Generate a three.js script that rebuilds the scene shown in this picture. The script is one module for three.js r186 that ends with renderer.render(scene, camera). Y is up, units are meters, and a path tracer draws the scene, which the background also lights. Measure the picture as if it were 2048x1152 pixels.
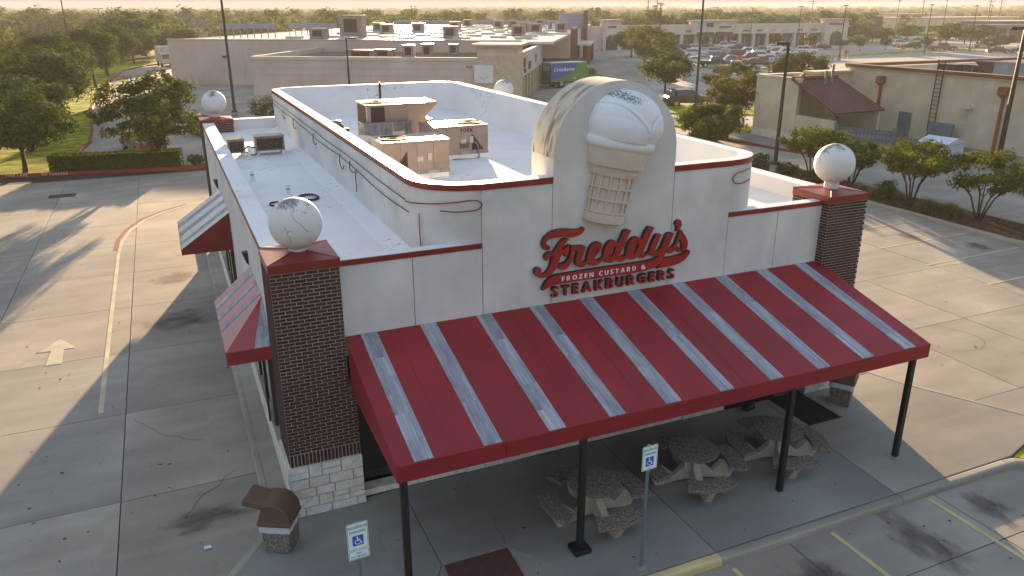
import * as THREE from 'three';
import { mergeGeometries, mergeVertices, toCreasedNormals } from 'three/addons/utils/BufferGeometryUtils.js';
import { RoundedBoxGeometry } from 'three/addons/geometries/RoundedBoxGeometry.js';
import { FontLoader } from 'three/addons/loaders/FontLoader.js';
import { TextGeometry } from 'three/addons/geometries/TextGeometry.js';

// ---------- camera, sky, sun, exposure ----------
const scene = new THREE.Scene();
const camera = new THREE.PerspectiveCamera(40.6188, 16 / 9, 0.1, 9000);
camera.position.set(-1.242, 9.0854, 13.0627);
camera.rotation.order = 'YXZ';
camera.rotation.set(-0.3449, -0.4134, -0.0018);
const renderer = new THREE.WebGLRenderer({ antialias: true });
renderer.setSize(1024, 576);
renderer.toneMapping = THREE.LinearToneMapping;
renderer.toneMappingExposure = 5.5;
renderer.shadowMap.enabled = true;

const SUN_EL = 6.4 * Math.PI / 180;
const SUN = new THREE.Vector3(0.292 * Math.cos(SUN_EL), Math.sin(SUN_EL), -0.9564 * Math.cos(SUN_EL)).normalize();
{ // clear early-morning sky: warm at the horizon, bluer overhead, a wide glow round the sun
  const w = 512, h = 256, d = new Float32Array(w * h * 4);
  for (let j = 0; j < h; j++) for (let i = 0; i < w; i++) {
    const ph = ((i + 0.5) / w - 0.5) * 2 * Math.PI, th = ((j + 0.5) / h - 0.5) * Math.PI;
    const x = Math.cos(ph) * Math.cos(th), y = Math.sin(th), z = Math.sin(ph) * Math.cos(th);
    const c = Math.max(-1, Math.min(1, x * SUN.x + y * SUN.y + z * SUN.z)), a = Math.acos(c);
    const up = Math.max(0, y), hz = Math.exp(-up * 5.0), hz2 = Math.exp(-up * 14);
    const g1 = Math.exp(-a * a / 0.10), g2 = Math.exp(-a / 0.75);
    let r = 0.084 + 0.010 * hz - 0.094 * hz2 + 0.030 * g2 * (0.4 + hz) + 0.030 * g1;
    let g = 0.106 + 0.004 * hz - 0.098 * hz2 + 0.024 * g2 * (0.4 + hz) + 0.022 * g1;
    let b = 0.142 - 0.026 * hz - 0.074 * hz2 + 0.012 * g2 * (0.4 + hz) + 0.010 * g1;
    const o = (j * w + i) * 4; d[o] = r; d[o + 1] = g; d[o + 2] = b; d[o + 3] = 1;
  }
  const t = new THREE.DataTexture(d, w, h, THREE.RGBAFormat, THREE.FloatType);
  t.mapping = THREE.EquirectangularReflectionMapping; t.magFilter = t.minFilter = THREE.LinearFilter; t.wrapS = THREE.RepeatWrapping; t.needsUpdate = true;
  scene.background = t; scene.environment = t;
}
const sun = new THREE.DirectionalLight(new THREE.Color().setRGB(1.0, 0.70, 0.40), 4.2);
sun.position.copy(SUN).multiplyScalar(200); sun.castShadow = true; sun.shadow.mapSize.set(4096, 4096);
Object.assign(sun.shadow.camera, { left: -120, right: 120, top: 120, bottom: -120, near: 1, far: 600 });
scene.add(sun); scene.add(sun.target);
scene.fog = new THREE.FogExp2(new THREE.Color().setRGB(0.95, 0.91, 0.86), 0.00043);

// ---------- helpers ----------
const V = (x, y, z) => new THREE.Vector3(x, y, z), PI = Math.PI;
function RNG(s) { return () => { s |= 0; s = s + 0x6D2B79F5 | 0; let t = Math.imul(s ^ s >>> 15, 1 | s); t = t + Math.imul(t ^ t >>> 7, 61 | t) ^ t; return ((t ^ t >>> 14) >>> 0) / 4294967296; }; }
const lin = (r, g, b) => new THREE.Color().setRGB(r, g, b);
const srgb = (r, g, b) => new THREE.Color().setRGB(r / 255, g / 255, b / 255, THREE.SRGBColorSpace);
const taken = {};
function numbered(n) { if (!(n in taken)) { taken[n] = 0; return n; } taken[n]++; return n + '_' + String(taken[n]).padStart(3, '0'); }
function tag(o, label, category, group, kind) { if (label) o.userData.label = label; if (category) o.userData.category = category; if (group) o.userData.group = group; if (kind) o.userData.kind = kind; return o; }
function thing(name, label, category, p = [0, 0, 0], turn = 0, group) { const o = new THREE.Group(); o.name = numbered(name); o.position.set(...p); o.rotation.y = turn; scene.add(o); return tag(o, label, category, group); }
function put(name, geo, mat, parent) { // one named mesh; top-level when no parent
  if (Array.isArray(geo)) geo = merge(geo);
  const m = new THREE.Mesh(geo, mat); m.name = parent ? name : numbered(name); m.castShadow = m.receiveShadow = true; (parent || scene).add(m); return m;
}
function struct(name, geo, mat, label) { const m = put(name, geo, mat); m.userData.kind = 'structure'; if (label) m.userData.label = label; return m; }
function merge(list) { const a = list.map(g => { const n = g.index ? g.toNonIndexed() : g; for (const k of Object.keys(n.attributes)) if (!['position', 'normal', 'uv', 'color'].includes(k)) n.deleteAttribute(k); return n; });
  const hasC = a.every(g => g.attributes.color); if (!hasC) a.forEach(g => g.deleteAttribute('color')); return mergeGeometries(a); }
const box = (w, h, d, x = 0, y = 0, z = 0) => new THREE.BoxGeometry(w, h, d).translate(x, y, z);
const bx = (x0, x1, y0, y1, z0, z1) => new THREE.BoxGeometry(x1 - x0, y1 - y0, z1 - z0).translate((x0 + x1) / 2, (y0 + y1) / 2, (z0 + z1) / 2);
const rbx = (x0, x1, y0, y1, z0, z1, r = 0.01, s = 2) => new RoundedBoxGeometry(x1 - x0, y1 - y0, z1 - z0, s, r).translate((x0 + x1) / 2, (y0 + y1) / 2, (z0 + z1) / 2);
const cyl = (r0, r1, h, x, y, z, n = 16) => new THREE.CylinderGeometry(r1, r0, h, n).translate(x, y + h / 2, z); // r0 bottom
function uvw(g, s = 1, ox = 0, oy = 0) { // uv in metres from the dominant axis of the normal
  if (Array.isArray(g)) g = merge(g); if (g.index) g = g.toNonIndexed(); const p = g.attributes.position, n = g.attributes.normal, u = new Float32Array(p.count * 2);
  for (let i = 0; i < p.count; i++) { const ax = Math.abs(n.getX(i)), ay = Math.abs(n.getY(i)), az = Math.abs(n.getZ(i)); let a, b;
    if (ay >= ax && ay >= az) { a = p.getX(i); b = -p.getZ(i); } else if (ax >= az) { a = p.getZ(i); b = p.getY(i); } else { a = p.getX(i); b = p.getY(i); }
    u[i * 2] = (a + ox) / s; u[i * 2 + 1] = (b + oy) / s; }
  g.setAttribute('uv', new THREE.BufferAttribute(u, 2)); return g; }
function tube(pts, r, n = 32, k = 6, closed = false) { return new THREE.TubeGeometry(new THREE.CatmullRomCurve3(pts.map(p => V(...p)), closed), n, r, k, closed); }
function beam(a, b, r0, r1 = r0, k = 6) { const A = V(...a), B = V(...b), d = B.clone().sub(A), l = d.length(); const g = new THREE.CylinderGeometry(r1, r0, l, k); g.translate(0, l / 2, 0); g.applyQuaternion(new THREE.Quaternion().setFromUnitVectors(V(0, 1, 0), d.normalize())); return g.translate(A.x, A.y, A.z); }
function poly(pts, y0, y1, bevel = 0) { // plan polygon [[x,z]...] extruded from y0 to y1
  const s = new THREE.Shape(pts.map(p => new THREE.Vector2(p[0], -p[1]))); const o = bevel ? { depth: y1 - y0 - bevel, bevelEnabled: true, bevelSize: bevel, bevelOffset: -bevel, bevelThickness: bevel, bevelSegments: 2 } : { depth: y1 - y0, bevelEnabled: false };
  const g = new THREE.ExtrudeGeometry(s, o); g.rotateX(-PI / 2); return g.translate(0, y0, 0); }
function sheet(pts, y) { const s = new THREE.Shape(pts.map(p => new THREE.Vector2(p[0], -p[1]))); const g = new THREE.ShapeGeometry(s, 12); g.rotateX(-PI / 2); return g.translate(0, y, 0); }
function ribbon(pts, w, y) { // flat painted line along plan points
  const L = [], Rr = []; pts.forEach((p, i) => { const a = pts[Math.max(0, i - 1)], b = pts[Math.min(pts.length - 1, i + 1)]; let dx = b[0] - a[0], dz = b[1] - a[1]; const l = Math.hypot(dx, dz); dx /= l; dz /= l; L.push([p[0] - dz * w / 2, p[1] + dx * w / 2]); Rr.push([p[0] + dz * w / 2, p[1] - dx * w / 2]); });
  return sheet(L.concat(Rr.reverse()), y); }
function curbAlong(pts, w, y0, y1, r = 0.03) { // kerb with rounded top edges along plan points
  const pos = [], n = pts.length, prof = [[-w / 2, y0], [-w / 2, y1 - r], [-w / 2 + r * 0.3, y1 - r * 0.3], [-w / 2 + r, y1], [w / 2 - r, y1], [w / 2 - r * 0.3, y1 - r * 0.3], [w / 2, y1 - r], [w / 2, y0]];
  const P = pts.map((p, i) => { const a = pts[Math.max(0, i - 1)], b = pts[Math.min(n - 1, i + 1)]; let dx = b[0] - a[0], dz = b[1] - a[1]; const l = Math.hypot(dx, dz); dx /= l; dz /= l; return prof.map(q => [p[0] - dz * q[0], q[1], p[1] + dx * q[0]]); });
  for (let i = 0; i < n - 1; i++) for (let k = 0; k < prof.length - 1; k++) { const a = P[i][k], b = P[i][k + 1], c = P[i + 1][k + 1], d = P[i + 1][k]; pos.push(...a, ...c, ...b, ...a, ...d, ...c); }
  for (const e of [0, n - 1]) for (let k = 1; k < prof.length - 1; k++) { const t = [P[e][0], P[e][k], P[e][k + 1]]; if (e) t.reverse(); pos.push(...t[0], ...t[2], ...t[1]); }
  const g = new THREE.BufferGeometry(); g.setAttribute('position', new THREE.Float32BufferAttribute(pos, 3)); g.computeVertexNormals(); return uvw(g, 8); }
const roundRect = (x0, x1, z0, z1, r, seg = 10) => { const o = []; for (const [cx, cz, a0] of [[x1 - r, z1 - r, 0], [x0 + r, z1 - r, 90], [x0 + r, z0 + r, 180], [x1 - r, z0 + r, 270]]) for (let i = 0; i <= seg; i++) { const a = (a0 + 90 * i / seg) * PI / 180; o.push([cx + r * Math.cos(a), cz + r * Math.sin(a)]); } return o; };
function ring(outer, inner, y0, y1) { const f = p => new THREE.Vector2(p[0], -p[1]); const s = new THREE.Shape(outer.map(f)); s.holes.push(new THREE.Path(inner.map(f))); const g = new THREE.ExtrudeGeometry(s, { depth: y1 - y0, bevelEnabled: false }); g.rotateX(-PI / 2); return g.translate(0, y0, 0); }
function quad(a, b, c, d) { const g = new THREE.BufferGeometry(); g.setAttribute('position', new THREE.Float32BufferAttribute([...a, ...b, ...c, ...a, ...c, ...d], 3)); g.setAttribute('uv', new THREE.Float32BufferAttribute([0, 0, 1, 0, 1, 1, 0, 0, 1, 1, 0, 1], 2)); g.computeVertexNormals(); return g; }
function slab(a, b, c, d, t) { // thin plate: quad a b c d (counter-clockwise seen from outside) with thickness t inwards
  const n = V(...b).sub(V(...a)).cross(V(...d).sub(V(...a))).normalize().multiplyScalar(-t), f = p => [p[0] + n.x, p[1] + n.y, p[2] + n.z]; const A = f(a), B = f(b), C = f(c), D = f(d);
  return merge([quad(a, b, c, d), quad(D, C, B, A), quad(a, A, B, b), quad(b, B, C, c), quad(c, C, D, d), quad(d, D, A, a)]); }

// ---------- noise and textures ----------
const PERM = (() => { const r = RNG(7), p = []; for (let i = 0; i < 256; i++) p[i] = i; for (let i = 255; i > 0; i--) { const j = r() * (i + 1) | 0; [p[i], p[j]] = [p[j], p[i]]; } return p.concat(p); })();
function vn(x, y, per) { const xi = Math.floor(x), yi = Math.floor(y), f = x - xi, g = y - yi, u = f * f * (3 - 2 * f), v = g * g * (3 - 2 * g), m = (a, b) => PERM[(PERM[((a % per) + per) % per & 255] + (((b % per) + per) % per)) & 255] / 255;
  return (m(xi, yi) * (1 - u) + m(xi + 1, yi) * u) * (1 - v) + (m(xi, yi + 1) * (1 - u) + m(xi + 1, yi + 1) * u) * v; }
function fbm(x, y, per, o = 4) { let s = 0, a = 0.5, t = 0; for (let i = 0; i < o; i++) { s += a * vn(x, y, per); t += a; x *= 2; y *= 2; per *= 2; a *= 0.5; } return s / t; }
function tex(w, h, fn, color = true) { const d = new Uint8Array(w * h * 4); for (let j = 0; j < h; j++) for (let i = 0; i < w; i++) { const c = fn(i / w, j / h, i, j), o = (j * w + i) * 4; d[o] = c[0]; d[o + 1] = c[1]; d[o + 2] = c[2]; d[o + 3] = c[3] === undefined ? 255 : c[3]; }
  const t = new THREE.DataTexture(d, w, h); t.wrapS = t.wrapT = THREE.RepeatWrapping; t.magFilter = THREE.LinearFilter; t.minFilter = THREE.LinearMipmapLinearFilter; t.generateMipmaps = true; if (color) t.colorSpace = THREE.SRGBColorSpace; t.needsUpdate = true; return t; }
const cl = v => v < 0 ? 0 : v > 255 ? 255 : v;
const rT = RNG(11);
// broom-finished concrete, tile = 8 m, tyre-dark drifts and speckle
const T_conc = tex(1024, 1024, (u, v) => { const n = fbm(u * 4, v * 4, 4, 5) - 0.5, m = fbm(u * 3 + 5, v * 22, 22, 3) - 0.5, s = rT() - 0.5, sp = rT() < 0.0012 ? -70 : 0; const l = 206 + n * 66 + m * 26 + s * 20 + sp; return [cl(l * 1.0), cl(l * 0.985), cl(l * 0.955)]; });
const T_concB = tex(512, 512, (u, v) => { const l = 128 + (rT() - 0.5) * 120 + (fbm(u * 30, v * 8, 32, 2) - 0.5) * 60; return [cl(l), cl(l), cl(l)]; }, false);
const T_aggr = tex(256, 256, (u, v) => { const n = fbm(u * 64, v * 64, 64, 2), s = rT(); const l = n > 0.58 ? 200 : n < 0.44 ? 100 : 155; const k = l + (s - 0.5) * 60; return [cl(k * 1.0), cl(k * 0.96), cl(k * 0.92)]; });
const T_aggrB = tex(256, 256, (u, v) => { const l = fbm(u * 64, v * 64, 64, 2) * 255; return [l, l, l]; }, false);
// stucco, tile = 3 m: soft trowel blotches, fine grain
const T_stucco = tex(512, 512, (u, v) => { const n = fbm(u * 4, v * 4, 4, 5) - 0.5, m = fbm(u * 14 + 3, v * 3, 14, 3) - 0.5, s = rT() - 0.5; const l = 234 + n * 40 + m * 12 + s * 10; return [cl(l), cl(l), cl(l)]; });
const T_grain = tex(256, 256, () => { const l = 60 + rT() * 195; return [l, l, l]; }, false);
// roof membrane, tile = 6 m: seams of dirt drifts, scuffs
const T_roof = tex(1024, 1024, (u, v) => { const n = fbm(u * 6, v * 6, 6, 5) - 0.5, m = fbm(u * 3 + 9, v * 3, 3, 4), c = Math.abs(fbm(u * 9, v * 9, 9, 4) - 0.5); const l = 240 + n * 24 + (c < 0.004 && m > 0.52 ? -80 : 0) + (m > 0.66 ? -(m - 0.66) * 160 : 0) + (rT() - 0.5) * 8; return [cl(l), cl(l), cl(l)]; });
// galvanised / oxidised stripe metal: streaks run along v
const T_streak = tex(512, 512, (u, v) => { const n = fbm(u * 40, v * 2, 40, 4) - 0.5, m = fbm(u * 3, v * 5 + 4, 6, 4) - 0.5, e = Math.abs(fbm(u * 6, v * 1 + 2, 6, 3) - 0.5); const l = 196 + n * 70 + m * 90 + (e < 0.012 ? 30 : 0) + (rT() - 0.5) * 14; return [cl(l * 0.99), cl(l), cl(l * 1.02)]; });
const T_paint = tex(512, 512, (u, v) => { const n = fbm(u * 4, v * 4, 4, 5) - 0.5, k = rT() - 0.5; const l = 222 + n * 60 + k * 8; return [cl(l), cl(l), cl(l)]; });
const T_brick = tex(256, 256, (u, v) => { const n = fbm(u * 20, v * 20, 20, 3) - 0.5, k = rT() - 0.5; const l = 205 + n * 90 + k * 50; return [cl(l), cl(l * 0.98), cl(l * 0.96)]; });
const T_stone = tex(512, 512, (u, v) => { const n = fbm(u * 6, v * 6, 6, 5) - 0.5, m = fbm(u * 24, v * 24, 24, 3) - 0.5; const l = 240 + n * 44 + m * 32; return [cl(l), cl(l * 0.99), cl(l * 0.965)]; });
const T_stoneB = tex(512, 512, (u, v) => { const l = fbm(u * 10, v * 10, 10, 5) * 255; return [l, l, l]; }, false);
const T_grass = tex(512, 512, (u, v) => { const n = fbm(u * 8, v * 8, 8, 4) - 0.5, k = rT() - 0.5; const l = 1 + n * 0.9 + k * 0.7; return [cl(146 * l + 18 * n), cl(150 * l), cl(34 * l)]; });
const T_mulch = tex(256, 256, (u, v) => { const n = fbm(u * 40, v * 14, 40, 3) - 0.5, k = rT() - 0.5; const l = 1 + n * 1.2 + k * 0.5; return [cl(84 * l), cl(66 * l), cl(52 * l)]; });
const T_asph = tex(512, 512, (u, v) => { const n = fbm(u * 5, v * 5, 5, 5) - 0.5, k = rT() - 0.5; const l = 196 + n * 60 + k * 30; return [cl(l), cl(l), cl(l)]; });

const M = {};
function mat(k, c, o = {}) { const P = o.clearcoat || o.transmission || o.sheen ? THREE.MeshPhysicalMaterial : THREE.MeshStandardMaterial; return (M[k] = new P({ color: c, roughness: 0.85, ...o })); }
mat('conc', srgb(190, 184, 175), { map: T_conc, bumpMap: T_concB, bumpScale: 0.003, roughness: 0.9 });
[[1.03, 1.02, 1.0], [0.96, 0.97, 0.98], [1.0, 0.985, 0.96], [0.93, 0.93, 0.92]].forEach((k, i) => { M['conc' + i] = M.conc.clone(); M['conc' + i].color.setRGB(M.conc.color.r * k[0], M.conc.color.g * k[1], M.conc.color.b * k[2]); });
mat('walk', srgb(172, 173, 168), { map: T_conc, bumpMap: T_concB, bumpScale: 0.003, roughness: 0.9 });
mat('curb', srgb(190, 186, 174), { map: T_conc, roughness: 0.9 });
mat('joint', srgb(58, 54, 50));
mat('redPaint', srgb(150, 52, 48), { map: T_paint, roughness: 0.7 });
mat('yellowPaint', srgb(230, 208, 150), { map: T_paint, roughness: 0.75 });
mat('linePaint', srgb(226, 214, 180), { map: T_paint, roughness: 0.75 });
mat('whitePaint', srgb(222, 220, 210), { map: T_paint, roughness: 0.7 });
mat('stucco', srgb(240, 237, 231), { map: T_stucco, bumpMap: T_grain, bumpScale: 0.0015, roughness: 0.92 });
mat('stuccoTan', srgb(190, 180, 160), { map: T_stucco, bumpMap: T_grain, bumpScale: 0.0015, roughness: 0.92 });
mat('membrane', srgb(250, 250, 248), { map: T_roof, roughness: 0.62 });
mat('redTrim', srgb(150, 34, 30), { map: T_paint, roughness: 0.42, clearcoat: 0.25, clearcoatRoughness: 0.4 });
mat('awnRed', srgb(168, 26, 38), { map: T_paint, roughness: 0.6, clearcoat: 0.08, clearcoatRoughness: 0.5 });
mat('stripe', srgb(206, 206, 210), { map: T_streak, roughness: 0.5, metalness: 0.15 });
mat('black', srgb(28, 27, 26), { roughness: 0.5 });
mat('bronze', srgb(62, 54, 46), { roughness: 0.5, metalness: 0.3 });
mat('glassDark', srgb(22, 24, 26), { roughness: 0.06, metalness: 0.0, clearcoat: 1, clearcoatRoughness: 0.03 });
mat('mortar', srgb(204, 190, 174), { map: T_stucco });
[[92, 58, 53], [84, 53, 49], [100, 63, 56], [76, 49, 46]].forEach((c, i) => mat('brick' + i, srgb(...c), { map: T_brick, roughness: 0.88 }));
[[250, 245, 234], [246, 243, 236], [252, 249, 242], [242, 234, 220], [248, 246, 242]].forEach((c, i) => mat('stone' + i, srgb(...c), { map: T_stone, bumpMap: T_stoneB, bumpScale: 0.012, roughness: 0.92 }));
mat('hvac', srgb(176, 158, 148), { map: T_paint, roughness: 0.5, metalness: 0.2 });
mat('hvacTop', srgb(176, 160, 138), { map: T_paint, roughness: 0.3, metalness: 0.85 });
mat('galv', srgb(170, 172, 174), { map: T_streak, roughness: 0.4, metalness: 0.6 });
mat('coil', srgb(70, 58, 50), { roughness: 0.8 });
mat('aggr', srgb(200, 192, 184), { map: T_aggr, bumpMap: T_aggrB, bumpScale: 0.006, roughness: 0.9 });
mat('aggrPale', srgb(196, 182, 166), { map: T_stone, roughness: 0.9 });
mat('grass', new THREE.Color(1, 1, 1), { map: T_grass, roughness: 1, sheen: 0.01, specularIntensity: 0.15 });
mat('mulch', new THREE.Color(1, 1, 1), { map: T_mulch, roughness: 1, sheen: 0.01, specularIntensity: 0.15 });
mat('asph', srgb(206, 200, 190), { map: T_asph, roughness: 0.9 });
mat('bark', srgb(92, 76, 62), { map: T_mulch, roughness: 1 }); M.bark.color = srgb(200, 190, 180);
mat('rubber', srgb(24, 24, 24), { roughness: 0.9 });
mat('chrome', srgb(190, 190, 190), { roughness: 0.25, metalness: 0.9 });
const FONT = await new FontLoader().loadAsync('fonts/droid/droid_sans_bold.typeface.json');
function text3(s, size, depth, spacing = 0) { // extruded lettering, baseline at y=0, x from 0; returns list of letter geometries and the width
  let x = 0; const out = []; for (const ch of s) { if (ch === ' ') { x += size * 0.45 + spacing; continue; } const g = new TextGeometry(ch, { font: FONT, size, depth, curveSegments: 4, bevelEnabled: false }); g.computeBoundingBox(); const b = g.boundingBox; g.translate(x - b.min.x, 0, 0); x += b.max.x - b.min.x + size * 0.16 + spacing; out.push(g); } return [out, x - size * 0.16 - spacing]; }
// ---------- setting: terrain, paving, kerbs, markings ----------
function hillY(x, z) { const r = Math.hypot(x, z), a = Math.atan2(x, -z); const e = Math.max(0, Math.min(1, (r - 420) / 1000)); return -0.27 - 2.2 * Math.max(0, Math.min(1, (r - 260) / 300)) + e * e * (1.2 + 5 * Math.max(0, 0.25 - a) + 4.5 * vn(a * 5 + 20, r / 300 + 20, 64)); }
{ // one terrain sheet to the horizon, gently rising to wooded hills
  const pos = [], idx = [], uv = [], NR = 46, NA = 128;
  const rad = i => i === 0 ? 0 : 60 * Math.pow(1560 / 60, (i - 1) / (NR - 2));
  for (let i = 0; i < NR; i++) for (let k = 0; k < NA; k++) { const r = rad(i), a = k / NA * 2 * PI, x = r * Math.cos(a), z = r * Math.sin(a); pos.push(x, hillY(x, z), z); uv.push(x / 7, z / 7); }
  for (let i = 0; i < NR - 1; i++) for (let k = 0; k < NA; k++) { const a = i * NA + k, b = i * NA + (k + 1) % NA, c = a + NA, d = b + NA; idx.push(a, b, c, b, d, c); }
  const g = new THREE.BufferGeometry(); g.setAttribute('position', new THREE.Float32BufferAttribute(pos, 3)); g.setAttribute('uv', new THREE.Float32BufferAttribute(uv, 2)); g.setIndex(idx); g.computeVertexNormals();
  const m = M.grass.clone(); m.color = lin(0.62, 0.6, 0.55); struct('terrain', g, m);
}
const YL = -0.15; // level of the driving surface; the pavement round the restaurant is y = 0
struct('lot_bedding', uvw(bx(-26, 30.5, -0.24, -0.168, -40, 16), 4), M.joint);
const lot = new THREE.Group(); lot.name = 'concrete_lot'; lot.userData.kind = 'structure'; scene.add(lot);
{ // cast slabs with open joints
  const r = RNG(5), xs = [-25.6, -21.85, -18.1, -14.35, -10.6, -6.85, -3.1, 0.65, 4.4, 8.15, 11.9, 15.1, 18.0, 21.0, 24.75, 28.2, 30.4];
  const zs = []; for (let z = -37.47; z < 16; z += 3.93) zs.push(z);
  const gap = 0.011;
  for (let i = 0; i < xs.length - 1; i++) for (let k = 0; k < zs.length; k++) {
    let x0 = xs[i], x1 = xs[i + 1], z0 = zs[k], z1 = k + 1 < zs.length ? zs[k + 1] : 15.8;
    if (x0 > 0.5 && x1 < 12 && z0 > -20 && z1 < 3) continue; // under the building
    const g = uvw(bx(x0 + gap, x1 - gap, -0.167, YL + (r() - 0.5) * 0.003, z0 + gap, z1 - gap), 8, r() * 8, r() * 8);
    put('slab', g, M['conc' + (r() * 4 | 0)], lot);
  }
}
// painted lines and marks on the lot
const mark = (n, g, m) => put(n, uvw(g, 2), m, lot);
mark('painted_line', ribbon([[-3.66, -6.3], [-3.68, -12], [-3.7, -20.6], [-3.62, -22.4], [-3.35, -24.2], [-2.75, -26.0], [-1.9, -27.3], [-0.8, -28.3], [0.6, -28.9]], 0.12, YL + 0.006), M.linePaint);
mark('painted_line', ribbon([[-3.82, -21.2], [-3.78, -22.8], [-3.5, -24.5], [-2.9, -26.25], [-2.0, -27.55], [-0.9, -28.55]], 0.16, YL + 0.006), M.redPaint);
mark('painted_arrow', sheet([[-5.01, -11.85], [-4.52, -10.95], [-4.83, -10.95], [-4.79, -9.88], [-5.2, -9.88], [-5.16, -10.95], [-5.47, -10.95]], YL + 0.006), M.linePaint);
for (const x of [9.1, 11.68]) mark('stall_line', ribbon([[x, 4.33], [x, 9.6]], 0.1, YL + 0.006), M.yellowPaint);
mark('stall_line', ribbon([[6.78, 4.4], [6.78, 9.6]], 0.1, YL + 0.006), M.yellowPaint);
for (const z of [-11.15, -8.75, -6.4, -3.95, -1.5, 0.95, 3.4]) mark('stall_line', ribbon([[24.6, z], [30.0, z - 0.15]], 0.1, YL + 0.006), M.yellowPaint);
{ // oil stains: dark soaked patches with ragged edges
  const blob = seed => tex(128, 128, (u, v) => { const dx = u - 0.5, dy = v - 0.5, d = Math.hypot(dx, dy) * 2, n = fbm(u * 5 + seed, v * 5, 32, 5); const a = Math.max(0, Math.min(1, (0.9 - d - (n - 0.5) * 1.3) * 1.5)) * (0.45 + 0.75 * fbm(u * 9, v * 9 + seed, 32, 4)); const l = cl(a * 135); return [l, l, l]; }, false);
  const tx = [blob(1), blob(4), blob(9)].map(t => { t.wrapS = t.wrapT = THREE.ClampToEdgeWrapping; return t; });
  const om = tx.map(t => new THREE.MeshStandardMaterial({ color: srgb(62, 52, 44), roughness: 0.7, alphaMap: t, transparent: true }));
  [[-1.65, -12.0, 2.3, 1.9, 0], [-1.75, -16.6, 1.8, 1.8, 1], [10.45, 5.15, 1.0, 2.4, 0], [12.5, 4.95, 0.9, 1.4, 2], [7.9, 5.25, 1.3, 1.5, 1], [-1.6, -0.9, 2.0, 0.9, 2], [27.2, -9.6, 0.9, 1.6, 2], [28.6, -7.4, 1.0, 1.6, 1]].forEach(([x, z, w, d, k]) => { const g = new THREE.PlaneGeometry(w, d); g.rotateX(-PI / 2); g.translate(x, YL + 0.01 + k * 0.001, z); const m = put('oil_stain', g, om[k], lot); m.castShadow = false; });
}
{ // hairline cracks wandering over the slabs
  const cr = mat('crack', srgb(84, 80, 74)), r = RNG(91);
  const crack = (x, z, a, n, st, y, par) => { const p = [[x, z]]; for (let i = 0; i < n; i++) { a += (r() - 0.5) * 1.1; x += Math.cos(a) * st; z += Math.sin(a) * st; p.push([x, z]); } put('crack', ribbon(p, 0.012, y), cr, par); };
  crack(-2.9, -5.6, 1.0, 14, 0.16, YL + 0.007, lot); crack(-0.9, -2.4, 2.2, 13, 0.14, YL + 0.007, lot); crack(26.5, -4.8, 0.4, 12, 0.2, YL + 0.007, lot); crack(19, -3, 0.2, 16, 0.25, YL + 0.007, lot); crack(9.8, 6, 1.2, 9, 0.2, YL + 0.007, lot);
}
{ // storm drain: frame, grate bars over a pit
  const d = thing('storm_drain', 'rusty grated storm drain set in the drive-through lane', 'drain', [-6.75, YL, -33.2]);
  put('frame', [bx(-0.62, 0.62, 0.004, 0.018, -0.42, -0.34), bx(-0.62, 0.62, 0.004, 0.018, 0.34, 0.42), bx(-0.62, -0.54, 0.004, 0.018, -0.34, 0.34), bx(0.54, 0.62, 0.004, 0.018, -0.34, 0.34)], M.bronze, d);
  put('pit', bx(-0.54, 0.54, 0.003, 0.006, -0.34, 0.34), M.rubber, d);
  for (let i = 0; i < 8; i++) put('grate_bar', bx(-0.5 + i * 0.135, -0.44 + i * 0.135, 0.007, 0.02, -0.34, 0.34), mat('rust', srgb(120, 72, 50)), d);
}
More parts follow.
